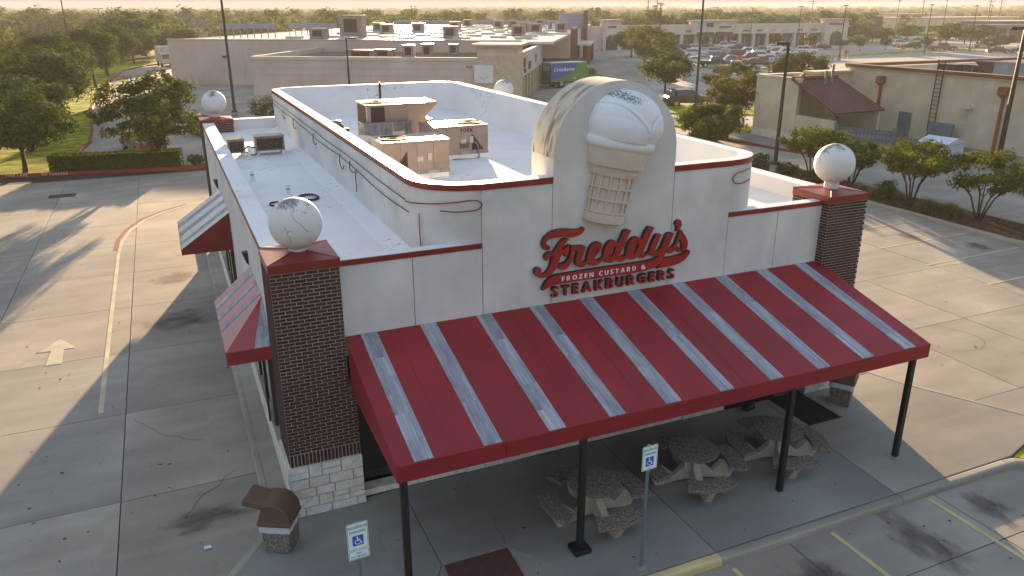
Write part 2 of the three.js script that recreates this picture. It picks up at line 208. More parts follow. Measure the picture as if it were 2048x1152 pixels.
// raised pavement in front of the restaurant, cast in bays, with a kerb ramp
const pave = new THREE.Group(); pave.name = 'front_pavement'; pave.userData.kind = 'structure'; scene.add(pave);
{
  const b = 0.012, wk = (pts, m = M.walk) => put('pavement_bay', uvw(poly(pts, -0.16, 0, b), 8, pts[0][0] * 3.1, pts[0][1] * 1.7), m, pave);
  const w2 = M.walk.clone(); w2.color = srgb(168, 169, 164); const w3 = M.walk.clone(); w3.color = srgb(178, 176, 168);
  wk([[-0.42, 0.0], [2.085, -0.1], [2.085, 2.4], [1.2, 4.05], [-3.0, 4.05], [-1.42, 1.5]], w2);
  wk([[2.1, -0.1], [6.65, -0.1], [6.65, 4.05], [4.45, 4.05], [3.32, 2.42], [2.1, 2.4]]);
  wk([[6.665, -0.1], [11.25, -0.1], [11.02, 4.05], [6.665, 4.05]], w2);
  wk([[11.265, -0.1], [13.75, -0.1], [14.85, -0.2], [15.15, 0.6], [16.42, 3.05], [17.6, 5.2], [16.7, 5.1], [15.2, 3.84], [14.45, 4.05], [11.035, 4.05]], w3);
  wk([[13.75, -21.2], [14.85, -21.2], [14.85, -0.215], [13.75, -0.115]], w3);
  const tri = (a, c, d) => { const g = new THREE.BufferGeometry(); g.setAttribute('position', new THREE.Float32BufferAttribute([...a, ...c, ...d], 3)); g.computeVertexNormals(); return uvw(g, 8); };
  put('ramp', uvw(quad([2.1, YL + 0.004, 4.2], [3.32, YL + 0.004, 4.2], [3.32, -0.004, 2.42], [2.1, -0.004, 2.4]), 8), w3, pave);
  put('ramp_flare', tri([1.2, -0.004, 4.05], [2.1, YL + 0.004, 4.2], [2.1, -0.004, 2.4]), w3, pave); put('ramp_flare', tri([3.32, YL + 0.004, 4.2], [4.45, -0.004, 4.05], [3.32, -0.004, 2.42]), w3, pave);
  // diagonal flush kerb at the left edge, straight kerb in front
  put('kerb', curbAlong([[-0.36, -0.02], [-1.5, 1.55], [-3.0, 4.05]], 0.16, -0.2, 0.012), M.curb, pave);
  const kb = [4.5, 6.66, 11.03, 14.1]; for (let i = 0; i < 3; i++) put('kerb', curbAlong([[kb[i] + 0.006, 4.155], [kb[i + 1] - 0.006, 4.155]], 0.2, -0.2, 0.0, 0.05), i ? M.curb : M.yellowPaint, pave);
  put('kerb', curbAlong([[14.106, 4.155], [14.4, 4.2], [14.62, 4.36], [14.72, 4.65], [14.75, 9]], 0.2, -0.2, 0.0, 0.05), M.curb, pave);
  put('kerb', curbAlong([[14.92, -21], [14.92, -0.2], [15.2, 0.6], [16.5, 3.05], [17.75, 5.3], [17.8, 12]], 0.14, -0.2, 0.006, 0.02), M.curb, pave);
  put('crack', ribbon([[3.31, 2.38], [3.36, 2.1], [3.33, 1.85], [3.42, 1.6], [3.4, 1.3]], 0.01, 0.005), M.crack, pave);
}
put('grass_patch', uvw(poly([[14.5, 4.08], [15.2, 3.87], [16.65, 5.12], [17.6, 5.6], [17.6, 12], [14.86, 12], [14.84, 4.7], [14.7, 4.3]], -0.15, -0.02), 3), M.grass).userData.kind = 'structure';
{ // tactile paving: rows of domed plates on the ramp
  const t = thing('tactile_paving', 'dark red tactile paving panel at the top of the kerb ramp', 'tactile paving', [0, 0, 0]); const m = mat('tactile', srgb(104, 58, 54), { map: T_paint });
  const dome = new THREE.CylinderGeometry(0.008, 0.012, 0.006, 6), sl = -0.146 / 1.79;
  const list = []; for (let i = 0; i < 4; i++) for (let k = 0; k < 3; k++) { const x0 = 2.115 + i * 0.3, z0 = 2.46 + k * 0.3; const Y = z => 0.004 + (z - 2.42) * sl; put('tile', slab([x0, Y(z0 + 0.294), z0 + 0.294], [x0 + 0.294, Y(z0 + 0.294), z0 + 0.294], [x0 + 0.294, Y(z0), z0], [x0, Y(z0), z0], 0.012).translate(0, 0.008, 0), m, t);
    for (let a = 0; a < 6; a++) for (let b = 0; b < 6; b++) { const x = x0 + 0.025 + a * 0.049, z = z0 + 0.025 + b * 0.049; list.push(dome.clone().translate(x, Y(z) + 0.011, z)); } }
  put('domes', list, m, t).userData.kind = 'stuff';
}
// narrow kerbed strip along the drive-through wall
struct('side_pavement', [uvw(bx(-0.4, 0.02, -0.2, 0, -21.4, -0.35), 8)], M.curb);
for (let i = 0; i < 6; i++) struct('side_kerb', curbAlong([[-0.44, -21.2 + i * 3.5], [-0.44, -17.72 + i * 3.5]], 0.15, -0.2, 0.012, 0.04), M.curb);
// landscaped edge behind the lot: red kerb, lettering, grass, service road
const edgeZ = x => -38.35 + (x + 0.4) * 0.17;
{
  const pts = []; for (let x = -26; x <= 2; x += 2) pts.push([x, edgeZ(x)]); pts.push([14, -36.5], [31, -36]);
  const k = struct('red_kerb', curbAlong(pts, 0.18, -0.25, 0.02, 0.04), M.redPaint, 'red painted fire-lane kerb along the back of the lot');
  const lt = (s, x) => { const [gs, w] = text3(s, 0.13, 0.003, 0.03); const g = merge(gs); g.rotateY(-0.17); g.translate(x, -0.125, edgeZ(x) + 0.095); put('lettering', g, M.whitePaint, k); };
  lt('FIRE LANE', -10.2); lt('NO PARKING', -8.35);
}
const grassSheet = (n, p, y0 = -0.2, y1 = -0.02) => { const m = struct(n, uvw(poly(p, y0, y1), 5), M.grass); return m; };
grassSheet('back_verge', [[-26, edgeZ(-26) - 0.1], [-0.9, edgeZ(-0.9) - 0.1], [0.9, edgeZ(0.9) - 0.1], [0.9, -39.4], [-6.7, -42.3], [-7.15, -46.5], [-6.6, -52], [-6.9, -60], [-7.8, -72], [-7.7, -90], [-7.3, -110], [-6.4, -128], [-3, -140], [2, -147], [2, -170], [-60, -170], [-60, -60], [-40, -46]], -0.24, -0.05);
{ const c = [[-6.55, -41.8], [-7.1, -46.5], [-6.55, -52], [-6.85, -60], [-7.75, -72], [-7.65, -90], [-7.25, -110], [-6.35, -128], [-3, -140], [2.5, -147.5]];
  const a = struct('verge_kerb', curbAlong(c, 0.2, -0.25, 0.02, 0.04), M.redPaint, 'sun-bleached red kerb curving along the service road'); a.userData.kind = 'structure'; }
struct('service_road', uvw(sheet([[-8, -37], [34, -36], [60, -60], [40, -110], [10, -160], [2, -148], [-3, -140.2], [-6.4, -128], [-7.3, -110], [-7.7, -90], [-7.8, -72], [-6.9, -60], [-6.6, -52], [-7.15, -46.5], [-6.6, -41.8]], -0.17), 8), M.conc2);
struct('side_street', uvw(sheet([[-46, -30], [-38, -30], [-22, -90], [-16, -150], [-14, -230], [-26, -230], [-28, -150], [-32, -90]], -0.03), 8), M.conc0);
// right-hand side: planted strip, drive aisle, walk, far car park
struct('strip_kerb', [curbAlong([[30.5, -37], [30.45, 16]], 0.2, -0.25, 0.0, 0.05)], M.curb);
struct('planting_strip', uvw(poly([[30.58, -36], [33.2, -36], [33.3, 16], [30.56, 16]], -0.2, -0.03), 2), M.mulch);
struct('drive_aisle', uvw(sheet([[33.2, -37], [37, -36], [38.5, -25], [46.5, -22], [70, 16], [33.3, 16]], -0.16), 8), M.conc3);
struct('drive_aisle_kerb', curbAlong([[33.32, -36], [33.4, 16]], 0.16, -0.25, -0.01, 0.04), M.curb);
struct('far_car_park', uvw(sheet([[33, -36.5], [40, -37], [330, -37], [330, -176], [85, -176], [50, -128], [52, -84], [40, -64]], -0.165), 9), M.asph);
struct('store_forecourt', uvw(sheet([[33.5, -36.4], [37.2, -36.4], [37.2, -60], [45, -70], [56, -88], [88, -160], [97, -158], [70, -100], [54, -70], [47, -50], [40, -37.4]], -0.158), 8), M.conc1);
// ---------- the restaurant ----------
const rest = thing('restaurant_building', 'white stucco drive-through restaurant with red trim, brick corner pillars and tall arched front', 'restaurant');
const P = (n, g, m) => put(n, g, m, rest);
const ZF = -0.22, YLOW = 4.87, YUP = 6.0, XL0 = 2.85, XR0 = 10.9, LX = 13.64, DZ = -21.0;
{
  const st = (g, s = 3) => uvw(g, s);
  // core walls
  const zb = ZF - 0.03;
  P('backing_wall', [bx(0.12, 5.44, 3.0, 4.8, zb - 0.22, zb), bx(8.29, LX - 0.12, 3.0, 4.8, zb - 0.22, zb), bx(XL0 + 1.12, 5.44, 4.8, 5.88, zb - 0.1, zb - 0.004), bx(8.29, XR0 - 1.12, 4.8, 5.88, zb - 0.1, zb - 0.004)], M.joint);
  const pj = [1.19, 2.58, 3.965, 5.452, 8.282, 9.775, 11.17, 12.47];
  for (let i = 0; i < 7; i++) { if (i === 3) continue; const up = i > 1 && i < 5; const arch = i === 3; P('stucco_panel', st(rbx(pj[i] + 0.006, pj[i + 1] - 0.006, 3.02, up ? 5.9 : 4.77, zb + 0.002, ZF, 0.008), 3), M.stucco); }
  // arch block
  { const s = new THREE.Shape(), x0 = 5.458, x1 = 8.276, R = (x1 - x0) / 2, cx = (x0 + x1) / 2, cy = 6.37; s.moveTo(x0, 3.02); s.lineTo(x1, 3.02); s.lineTo(x1, cy); s.absarc(cx, cy, R, 0, PI, false); s.lineTo(x0, 3.02);
    const g = new THREE.ExtrudeGeometry(s, { depth: 0.98, curveSegments: 48, bevelEnabled: true, bevelSize: 0.012, bevelOffset: -0.012, bevelThickness: 0.012, bevelSegments: 2 }); g.translate(0, 0, -1.21);
    const N = T_archGen(); const aw = M.stucco.clone(); aw.color = srgb(238, 233, 225); P('arch', uvw(g, 3), aw);
    { // weathered crown: a skin of mildew-streaked stucco over the curve
      const pos = [], uv = [], idx = [], NA = 64, ND = 6, RR = R + 0.003; for (let i = 0; i <= NA; i++) for (let k = 0; k <= ND; k++) { const a = i / NA * PI; pos.push(cx + RR * Math.cos(a), cy + RR * Math.sin(a), -1.2 + 0.97 * k / ND); uv.push(i / NA, k / ND); } for (let i = 0; i < NA; i++) for (let k = 0; k < ND; k++) { const a = i * (ND + 1) + k; idx.push(a, a + ND + 1, a + 1, a + 1, a + ND + 1, a + ND + 2); } const q = new THREE.BufferGeometry(); q.setAttribute('position', new THREE.Float32BufferAttribute(pos, 3)); q.setAttribute('uv', new THREE.Float32BufferAttribute(uv, 2)); q.setIndex(idx); q.computeVertexNormals();
      const t = tex(1024, 256, (u, v) => { const n = fbm(u * 14, v * 4, 16, 4) - 0.5, st = fbm(u * 16 + 2, v * 17, 64, 5), pz = fbm(u * 7, v * 3 + 5, 8, 3); const on = Math.max(0, Math.min(1, (Math.min(u, 0.97) - 0.4) * 4)) * Math.max(0, Math.min(1, (st - 0.47 + (pz - 0.5) * 0.8) * 3.2)) * (Math.abs(v - 0.5) < 0.46 ? 1 : 0); const l = 226 + n * 34; return [cl(l * (1 - on * 0.32)), cl(l * 0.985 * (1 - on * 0.34)), cl(l * 0.96 * (1 - on * 0.37))]; }); t.wrapS = t.wrapT = THREE.ClampToEdgeWrapping; P('arch_crown', q, mat('archCrown', srgb(236, 226, 208), { map: t, roughness: 0.92, side: THREE.DoubleSide })); } }
  // side and back walls
  P('side_wall', st(bx(0.06, 0.3, 0.95, 4.77, -19.9, -1.15)), M.stucco);
  P('side_wall', st(bx(LX - 0.3, LX - 0.06, 0.0, 4.77, -19.9, -1.15)), M.stucco);
  P('back_wall', st(bx(0.3, LX - 0.3, 0, 4.77, DZ + 0.1, DZ + 0.34)), M.stucco);
  // parapets of the low roof (white membrane inside and on top)
  P('parapet_lining', st(bx(0.3, 0.46, 4.4, 4.86, -19.8, -1.2), 6), M.membrane); P('parapet_lining', st(bx(LX - 0.46, LX - 0.3, 4.4, 4.86, -19.8, -1.2), 6), M.membrane);
  P('coping', st(bx(0.05, 0.47, 4.862, 4.9, -19.85, -1.19), 6), M.membrane); P('coping', st(bx(LX - 0.47, LX - 0.05, 4.862, 4.9, -19.85, -1.19), 6), M.membrane);
  P('parapet_lining', st(bx(0.46, 3.2, 4.4, 4.86, DZ + 0.34, DZ + 0.5), 6), M.membrane); P('coping', st(bx(1.2, 3.0, 4.862, 4.9, DZ + 0.08, DZ + 0.52), 6), M.membrane);
  P('coping', st(bx(1.19, 3.96, 4.84, 4.866, ZF - 0.3, ZF - 0.004), 6), M.membrane); P('coping', st(bx(9.775, 12.46, 4.84, 4.866, ZF - 0.3, ZF - 0.004), 6), M.membrane);
  P('red_trim', rbx(1.19, 3.965, 4.772, 4.874, ZF - 0.02, ZF + 0.022, 0.006), M.redTrim); P('red_trim', rbx(9.775, 12.47, 4.772, 4.874, ZF - 0.02, ZF + 0.022, 0.006), M.redTrim);
  P('red_trim', rbx(0.035, 0.07, 4.775, 4.87, -19.8, -1.17, 0.006), M.redTrim); P('red_trim', rbx(LX - 0.07, LX - 0.035, 4.775, 4.87, -19.8, -1.17, 0.006), M.redTrim);
  // low roof
  P('low_roof', uvw(bx(0.4, LX - 0.4, 4.3, 4.5, -20.6, -0.5), 6), M.membrane);
  { const cant = (x0, x1) => { const s = new THREE.Shape([new THREE.Vector2(0, 0), new THREE.Vector2(x1 - x0, 0), new THREE.Vector2(x1 - x0, 0.14)]); const g = new THREE.ExtrudeGeometry(s, { depth: 18.6, bevelEnabled: false }); return g.translate(x0, 4.5, -19.8); }; P('cant_strip', uvw(cant(2.45, 2.86), 6), M.membrane); }
  // raised middle: rounded walls
  const out = roundRect(XL0, XR0, -21.35, ZF - 0.034, 1.1, 12), mid = roundRect(XL0 + 0.14, XR0 - 0.14, -21.21, ZF - 0.174, 0.96, 12), inn = roundRect(XL0 + 0.3, XR0 - 0.3, -21.05, ZF - 0.334, 0.8, 12), o2 = roundRect(XL0 - 0.022, XR0 + 0.022, -21.372, ZF - 0.012, 1.12, 12);
  P('upper_wall', uvw(ring(out, mid, 4.3, 5.99), 3), M.stucco);
  P('parapet_lining', uvw(ring(mid, inn, 4.6, 5.99), 6), M.membrane);
  P('coping', uvw(ring(out, inn, 5.992, 6.012), 6), M.membrane);
  // red fascia ring, broken by the arch: two pieces
  { const f = o2.map((p, i) => [p, out[i]]); const seg = (a, b) => { const A = f.slice(a, b + 1); return A; };
    const strip = (pts, mlist) => { const pl = pts.map(q => q[0]), ql = pts.map(q => q[1]).reverse(); return poly(pl.concat(ql), 5.9, 6.02); };
    // o2 order: right-front corner, left-front corner, left-back, right-back
    const n = 13; const rf = f.slice(0, n), lf = f.slice(n, 2 * n), lb = f.slice(2 * n, 3 * n), rb = f.slice(3 * n);
    const L = [[[5.452, ZF + 0.022], [5.452, ZF - 0.03]], [[3.95, ZF + 0.022], [3.95, ZF - 0.03]], ...lf, ...lb]; L[2] = [[3.9, ZF + 0.015], [3.9, ZF - 0.034]];
    P('red_trim', strip(L), M.redTrim); const Rr = [...rb, ...rf, [[9.79, ZF + 0.022], [9.79, ZF - 0.03]], [[8.282, ZF + 0.022], [8.282, ZF - 0.03]]]; P('red_trim', strip(Rr), M.redTrim); }
  P('upper_roof', uvw(bx(XL0 + 0.2, XR0 - 0.2, 4.6, 4.8, -21.1, ZF - 0.2), 6), M.membrane);
  P('scupper_pipe', [bx(7.42, 7.5, 4.82, 6.0, -21.04, -21.0), beam([7.46, 5.85, -20.98], [7.46, 6.1, -20.99], 0.05, 0.05, 8)], M.bronze);
  // shop front under the awning
  P('shop_window', bx(1.35, 3.45, 0.14, 3.0, -0.5, -0.46), M.glassDark); P('shop_window', bx(4.76, 8.84, 0.14, 3.0, -0.5, -0.46), M.glassDark); P('entrance_door', bx(10.1, 12.3, 0.02, 3.0, -0.52, -0.48), M.glassDark);
  for (const x of [1.32, 2.4, 3.47, 4.74, 6.1, 7.45, 8.86, 10.1, 11.2, 12.3]) P('mullion', bx(x - 0.035, x + 0.035, 0.12, 3.0, -0.48, -0.4), M.bronze);
  P('soffit_wall', bx(1.3, 12.4, 2.7, 3.02, -0.45, -0.26), M.stucco);
}
function T_archGen() { // stucco with dark mildew runs on the weathered crown of the arch (stains seen in the photograph)
  const t = tex(512, 512, (u, v) => { const n = fbm(u * 4, v * 4, 4, 5) - 0.5, s = rT() - 0.5; const l = 214 + n * 46 + s * 12; return [cl(l), cl(l * 0.985), cl(l * 0.95)]; });
  return mat('archStucco', srgb(240, 235, 228), { map: t, bumpMap: T_grain, bumpScale: 0.0015, roughness: 0.92 }); }
{ // brick corner pillars: mortar core, running-bond bricks, soldier course, metal cap, limestone base
  const bw = 0.188, bh = 0.0515, px = 0.2035, py = 0.0677, bd = 0.02; const bg = new THREE.BoxGeometry(bw, bh, bd), hg = new THREE.BoxGeometry(bw / 2 - 0.004, bh, bd), sg = new THREE.BoxGeometry(bh, bw * 0.92, bd); [bg, hg, sg].forEach(g => uvw(g)); const bgu = uvw(bg.clone(), 0.5), hgu = uvw(hg.clone(), 0.5), sgu = uvw(sg.clone(), 0.5);
  let singles = 0; const r = RNG(23);
  const HC = 4.842, HS = 1.06;
  function face(col, rest_, soldier, y0, y1, w, turn, ox, oz, singlesOk) { // a face of bricks, local x across, centred
    const fr = new THREE.Matrix4().makeRotationY(turn).setPosition(ox, 0, oz); const rows = Math.floor((y1 - y0 - (soldier ? 0.2 : 0) + 0.001) / py);
    const add = (g, x, y) => { const m4 = fr.clone().multiply(new THREE.Matrix4().makeTranslation(x, y, bd / 2 - 0.012 + r() * 0.003)); const mt = M['brick' + (r() * 4 | 0)];
      if (singlesOk && singles < 300) { const m = put('brick', g, mt, col); m.applyMatrix4(m4); singles++; } else (rest_[mt.uuid] ||= { mt, list: [] }).list.push(g.clone().applyMatrix4(m4)); };
    for (let j = rows - 1; j >= 0; j--) { const y = y1 - 0.012 - bh / 2 - (rows - 1 - j) * py; const odd = j % 2; let x = -w / 2 + 0.004; const wid = []; if (odd) wid.push(bw / 2 - 0.004); let rem = w - 0.008 - (odd ? px / 2 : 0); while (rem > bw * 0.98) { wid.push(bw); rem -= px; } if (rem > 0.05) wid.push(rem - 0.002);
      for (const q of wid) { let g = q === bw ? bgu : Math.abs(q - (bw / 2 - 0.004)) < 1e-6 ? hgu : uvw(new THREE.BoxGeometry(q, bh, bd), 0.5); add(g, x + q / 2, y); x += q + (px - bw); } }
    const ns = Math.floor(w / py); if (soldier) { const gap = y1 - 0.012 - rows * py - y0, gs = uvw(new THREE.BoxGeometry(bh, gap - 0.012, bd), 0.5); for (let i = 0; i < ns; i++) add(gs, -w / 2 + (i + 0.5) * w / ns, y0 + gap / 2); }
  }
  function pillar(name, x0, z1, wTop, wBot, faces, flip, ownSingles, label) {
    const col = new THREE.Group(); col.name = 'brick_pillar'; rest.add(col); if (label) col.userData.label = label; const rs = {};
    const sx = flip ? -1 : 1, X = u => x0 + sx * u; const xa = Math.min(X(0), X(wTop)), xb = Math.max(X(0), X(wTop)), ya = Math.min(X(0), X(wBot)), yb = Math.max(X(0), X(wBot));
    put('mortar_core', uvw(merge([bx(xa, xb, HC - 35 * py, HC, z1 - 1.18, z1), bx(ya, yb, HS - 0.02, HC - 35 * py, z1 - 1.18, z1)]), 1), M.mortar, col);
    if (faces.includes('f')) { const sm = (xa + xb) / 2, bm = (ya + yb) / 2; face(col, rs, 0, HC - 35 * py, HC, xb - xa, 0, sm, z1, ownSingles); face(col, rs, 1, HS, HC - 35 * py, yb - ya, 0, bm, z1, ownSingles); }
    if (faces.includes('l')) face(col, rs, 1, HS, HC, 1.18, -PI / 2, xa, z1 - 0.59, false);
    if (faces.includes('r')) face(col, rs, 1, HS, HC, 1.18, PI / 2, xb, z1 - 0.59, false);
    for (const k in rs) { const m = put('bricks', rs[k].list, rs[k].mt, col); m.userData.kind = 'stuff'; }
    // sheet-metal cap: fascia and shallow hipped top with folded ridges
    const o = 0.02, cx0 = xa - o, cx1 = xb + o, cz0 = z1 - 1.18 - o, cz1 = z1 + o, yt = 5.0, yp = 5.08, mx = (cx0 + cx1) / 2, mz = (cz0 + cz1) / 2;
    put('cap_fascia', rbx(cx0, cx1, HC, yt, cz0, cz1, 0.008), M.redTrim, col);
    const T = (a, b, c) => { const g = new THREE.BufferGeometry(); g.setAttribute('position', new THREE.Float32BufferAttribute([...a, ...b, ...c], 3)); g.computeVertexNormals(); return uvw(g, 2); }; const pk = [mx, yp, mz], y2 = yt + 0.004;
    for (const [a, b] of [[[cx0, y2, cz1], [cx1, y2, cz1]], [[cx1, y2, cz1], [cx1, y2, cz0]], [[cx1, y2, cz0], [cx0, y2, cz0]], [[cx0, y2, cz0], [cx0, y2, cz1]]]) put('cap_panel', T(a, b, pk), M.redTrim, col);
    for (const a of [[cx0, y2, cz1], [cx1, y2, cz1], [cx1, y2, cz0], [cx0, y2, cz0]]) put('cap_ridge', beam(a, [mx, yp + 0.004, mz], 0.01, 0.01, 5), M.redTrim, col);
    return { col, mx, mz, ya, yb };
  }
  const fl = pillar('fl', 0, 0, 1.19, 1.31, 'fl', false, true, 'front left brick pillar with irregular limestone base');
  const frt = pillar('fr', LX, 0, 1.17, 1.17, 'fl', true, false); const bl = pillar('bl', 0, DZ + 1.18, 1.19, 1.19, 'fl', false, false); const br = pillar('br', LX, DZ + 1.18, 1.17, 1.17, 'l', true, false);
  // limestone: irregular blocks laid proud of mortar; [u, v, w, h] in pillar-face fractions
  const rr = RNG(31); let nst = 0;
  function ashlar(col, x0, x1, y0, y1, place, rowsH) { // rows of random-width blocks with a few split pairs
    let y = y0; while (y < y1 - 0.05) { let h = Math.min(y1 - y, rowsH ? rowsH() : 0.14 + rr() * 0.12); if (y1 - y - h < 0.07) h = y1 - y; let x = x0; while (x < x1 - 0.03) { let w = 0.22 + rr() * 0.3; if (x1 - x - w < 0.12) w = x1 - x; const cut = h > 0.19 && rr() < 0.35; const bl_ = (a, b, c, d) => { const g = new RoundedBoxGeometry(b - a - 0.008, d - c - 0.008, 0.06, 1, 0.008); const p = g.attributes.position; for (let i = 0; i < p.count; i++) if (p.getZ(i) > 0) p.setZ(i, p.getZ(i) + (rr() - 0.5) * 0.006); const m = put('stone_block', uvw(g, 0.8, rr() * 5, rr() * 5), M['stone' + (rr() * 5 | 0)], col); place(m, (a + b) / 2, (c + d) / 2); nst++; };
        if (cut) { bl_(x, x + w, y, y + h / 2); bl_(x, x + w, y + h / 2, y + h); } else bl_(x, x + w, y, y + h); x += w; } y += h; } }
  const baseCore = (c, xa, xb, z1) => put('stone_core', uvw(bx(xa + 0.01, xb - 0.01, -0.02, HS - 0.022, z1 - 1.16, z1 + 0.005), 1), M.mortar, c);
  baseCore(fl.col, 0, 1.31, 0); ashlar(fl.col, -0.02, 1.33, 0.17, HS - 0.01, (m, u, v) => m.position.set(u, v, 0.02 + rr() * 0.012)); ashlar(fl.col, -0.04, 1.34, 0, 0.168, (m, u, v) => m.position.set(u, v, 0.055), () => 0.168);
  ashlar(fl.col, -1.16, -0.02, 0.17, HS - 0.01, (m, u, v) => { m.rotation.y = -PI / 2; m.position.set(-0.02 - rr() * 0.012, v, u); });
  baseCore(frt.col, LX - 1.17, LX, 0); ashlar(frt.col, LX - 1.19, LX + 0.02, 0, HS - 0.01, (m, u, v) => m.position.set(u, v, 0.02));
  // drive-through side: limestone wainscot with precast sill, piers between the shop windows
  const w = new THREE.Group(); w.name = 'stone_wainscot'; rest.add(w); put('stone_core', uvw(bx(0.02, 0.28, -0.02, 0.86, -19.8, -1.2), 1), M.mortar, w);
  ashlar(w, -9.5, -1.2, 0.0, 0.84, (m, u, v) => { m.rotation.y = -PI / 2; m.position.set(0.0, v, u); }, () => 0.21);
  put('stone_row', uvw(bx(-0.03, 0.02, 0, 0.84, -19.8, -9.52), 1), M.stone1, w); put('sill', uvw(rbx(-0.06, 0.1, 0.86, 0.95, -19.8, -1.2, 0.01), 1), M.curb, w);
  for (const [a, b] of [[3.5, 4.7], [8.9, 10.06]]) { put('stone_core', uvw(bx(a, b, -0.02, 3.0, -0.42, -0.14), 1), M.mortar, w); ashlar(w, a - 0.02, b + 0.02, 0, 0.92, (m, u, v) => m.position.set(u, v, -0.12), () => 0.23); }
  put('plinth', [uvw(bx(1.33, 3.48, 0, 0.13, -0.4, -0.12), 1), uvw(bx(4.72, 8.88, 0, 0.13, -0.4, -0.12), 1)], M.stone2, w);
  for (const [z0, z1] of [[-4.4, -1.9], [-12.9, -10.2]]) { P('side_window', bx(0.0, 0.058, 1.0, 2.5, z0, z1), M.glassDark); P('window_frame', [bx(-0.03, 0.05, 1.0, 2.5, z0 - 0.06, z0), bx(-0.03, 0.05, 1.0, 2.5, z1, z1 + 0.06), bx(-0.03, 0.05, 2.5, 2.56, z0 - 0.06, z1 + 0.06), bx(-0.02, 0.05, 1, 2.5, (z0 + z1) / 2 - 0.03, (z0 + z1) / 2 + 0.03)], M.bronze); }
}
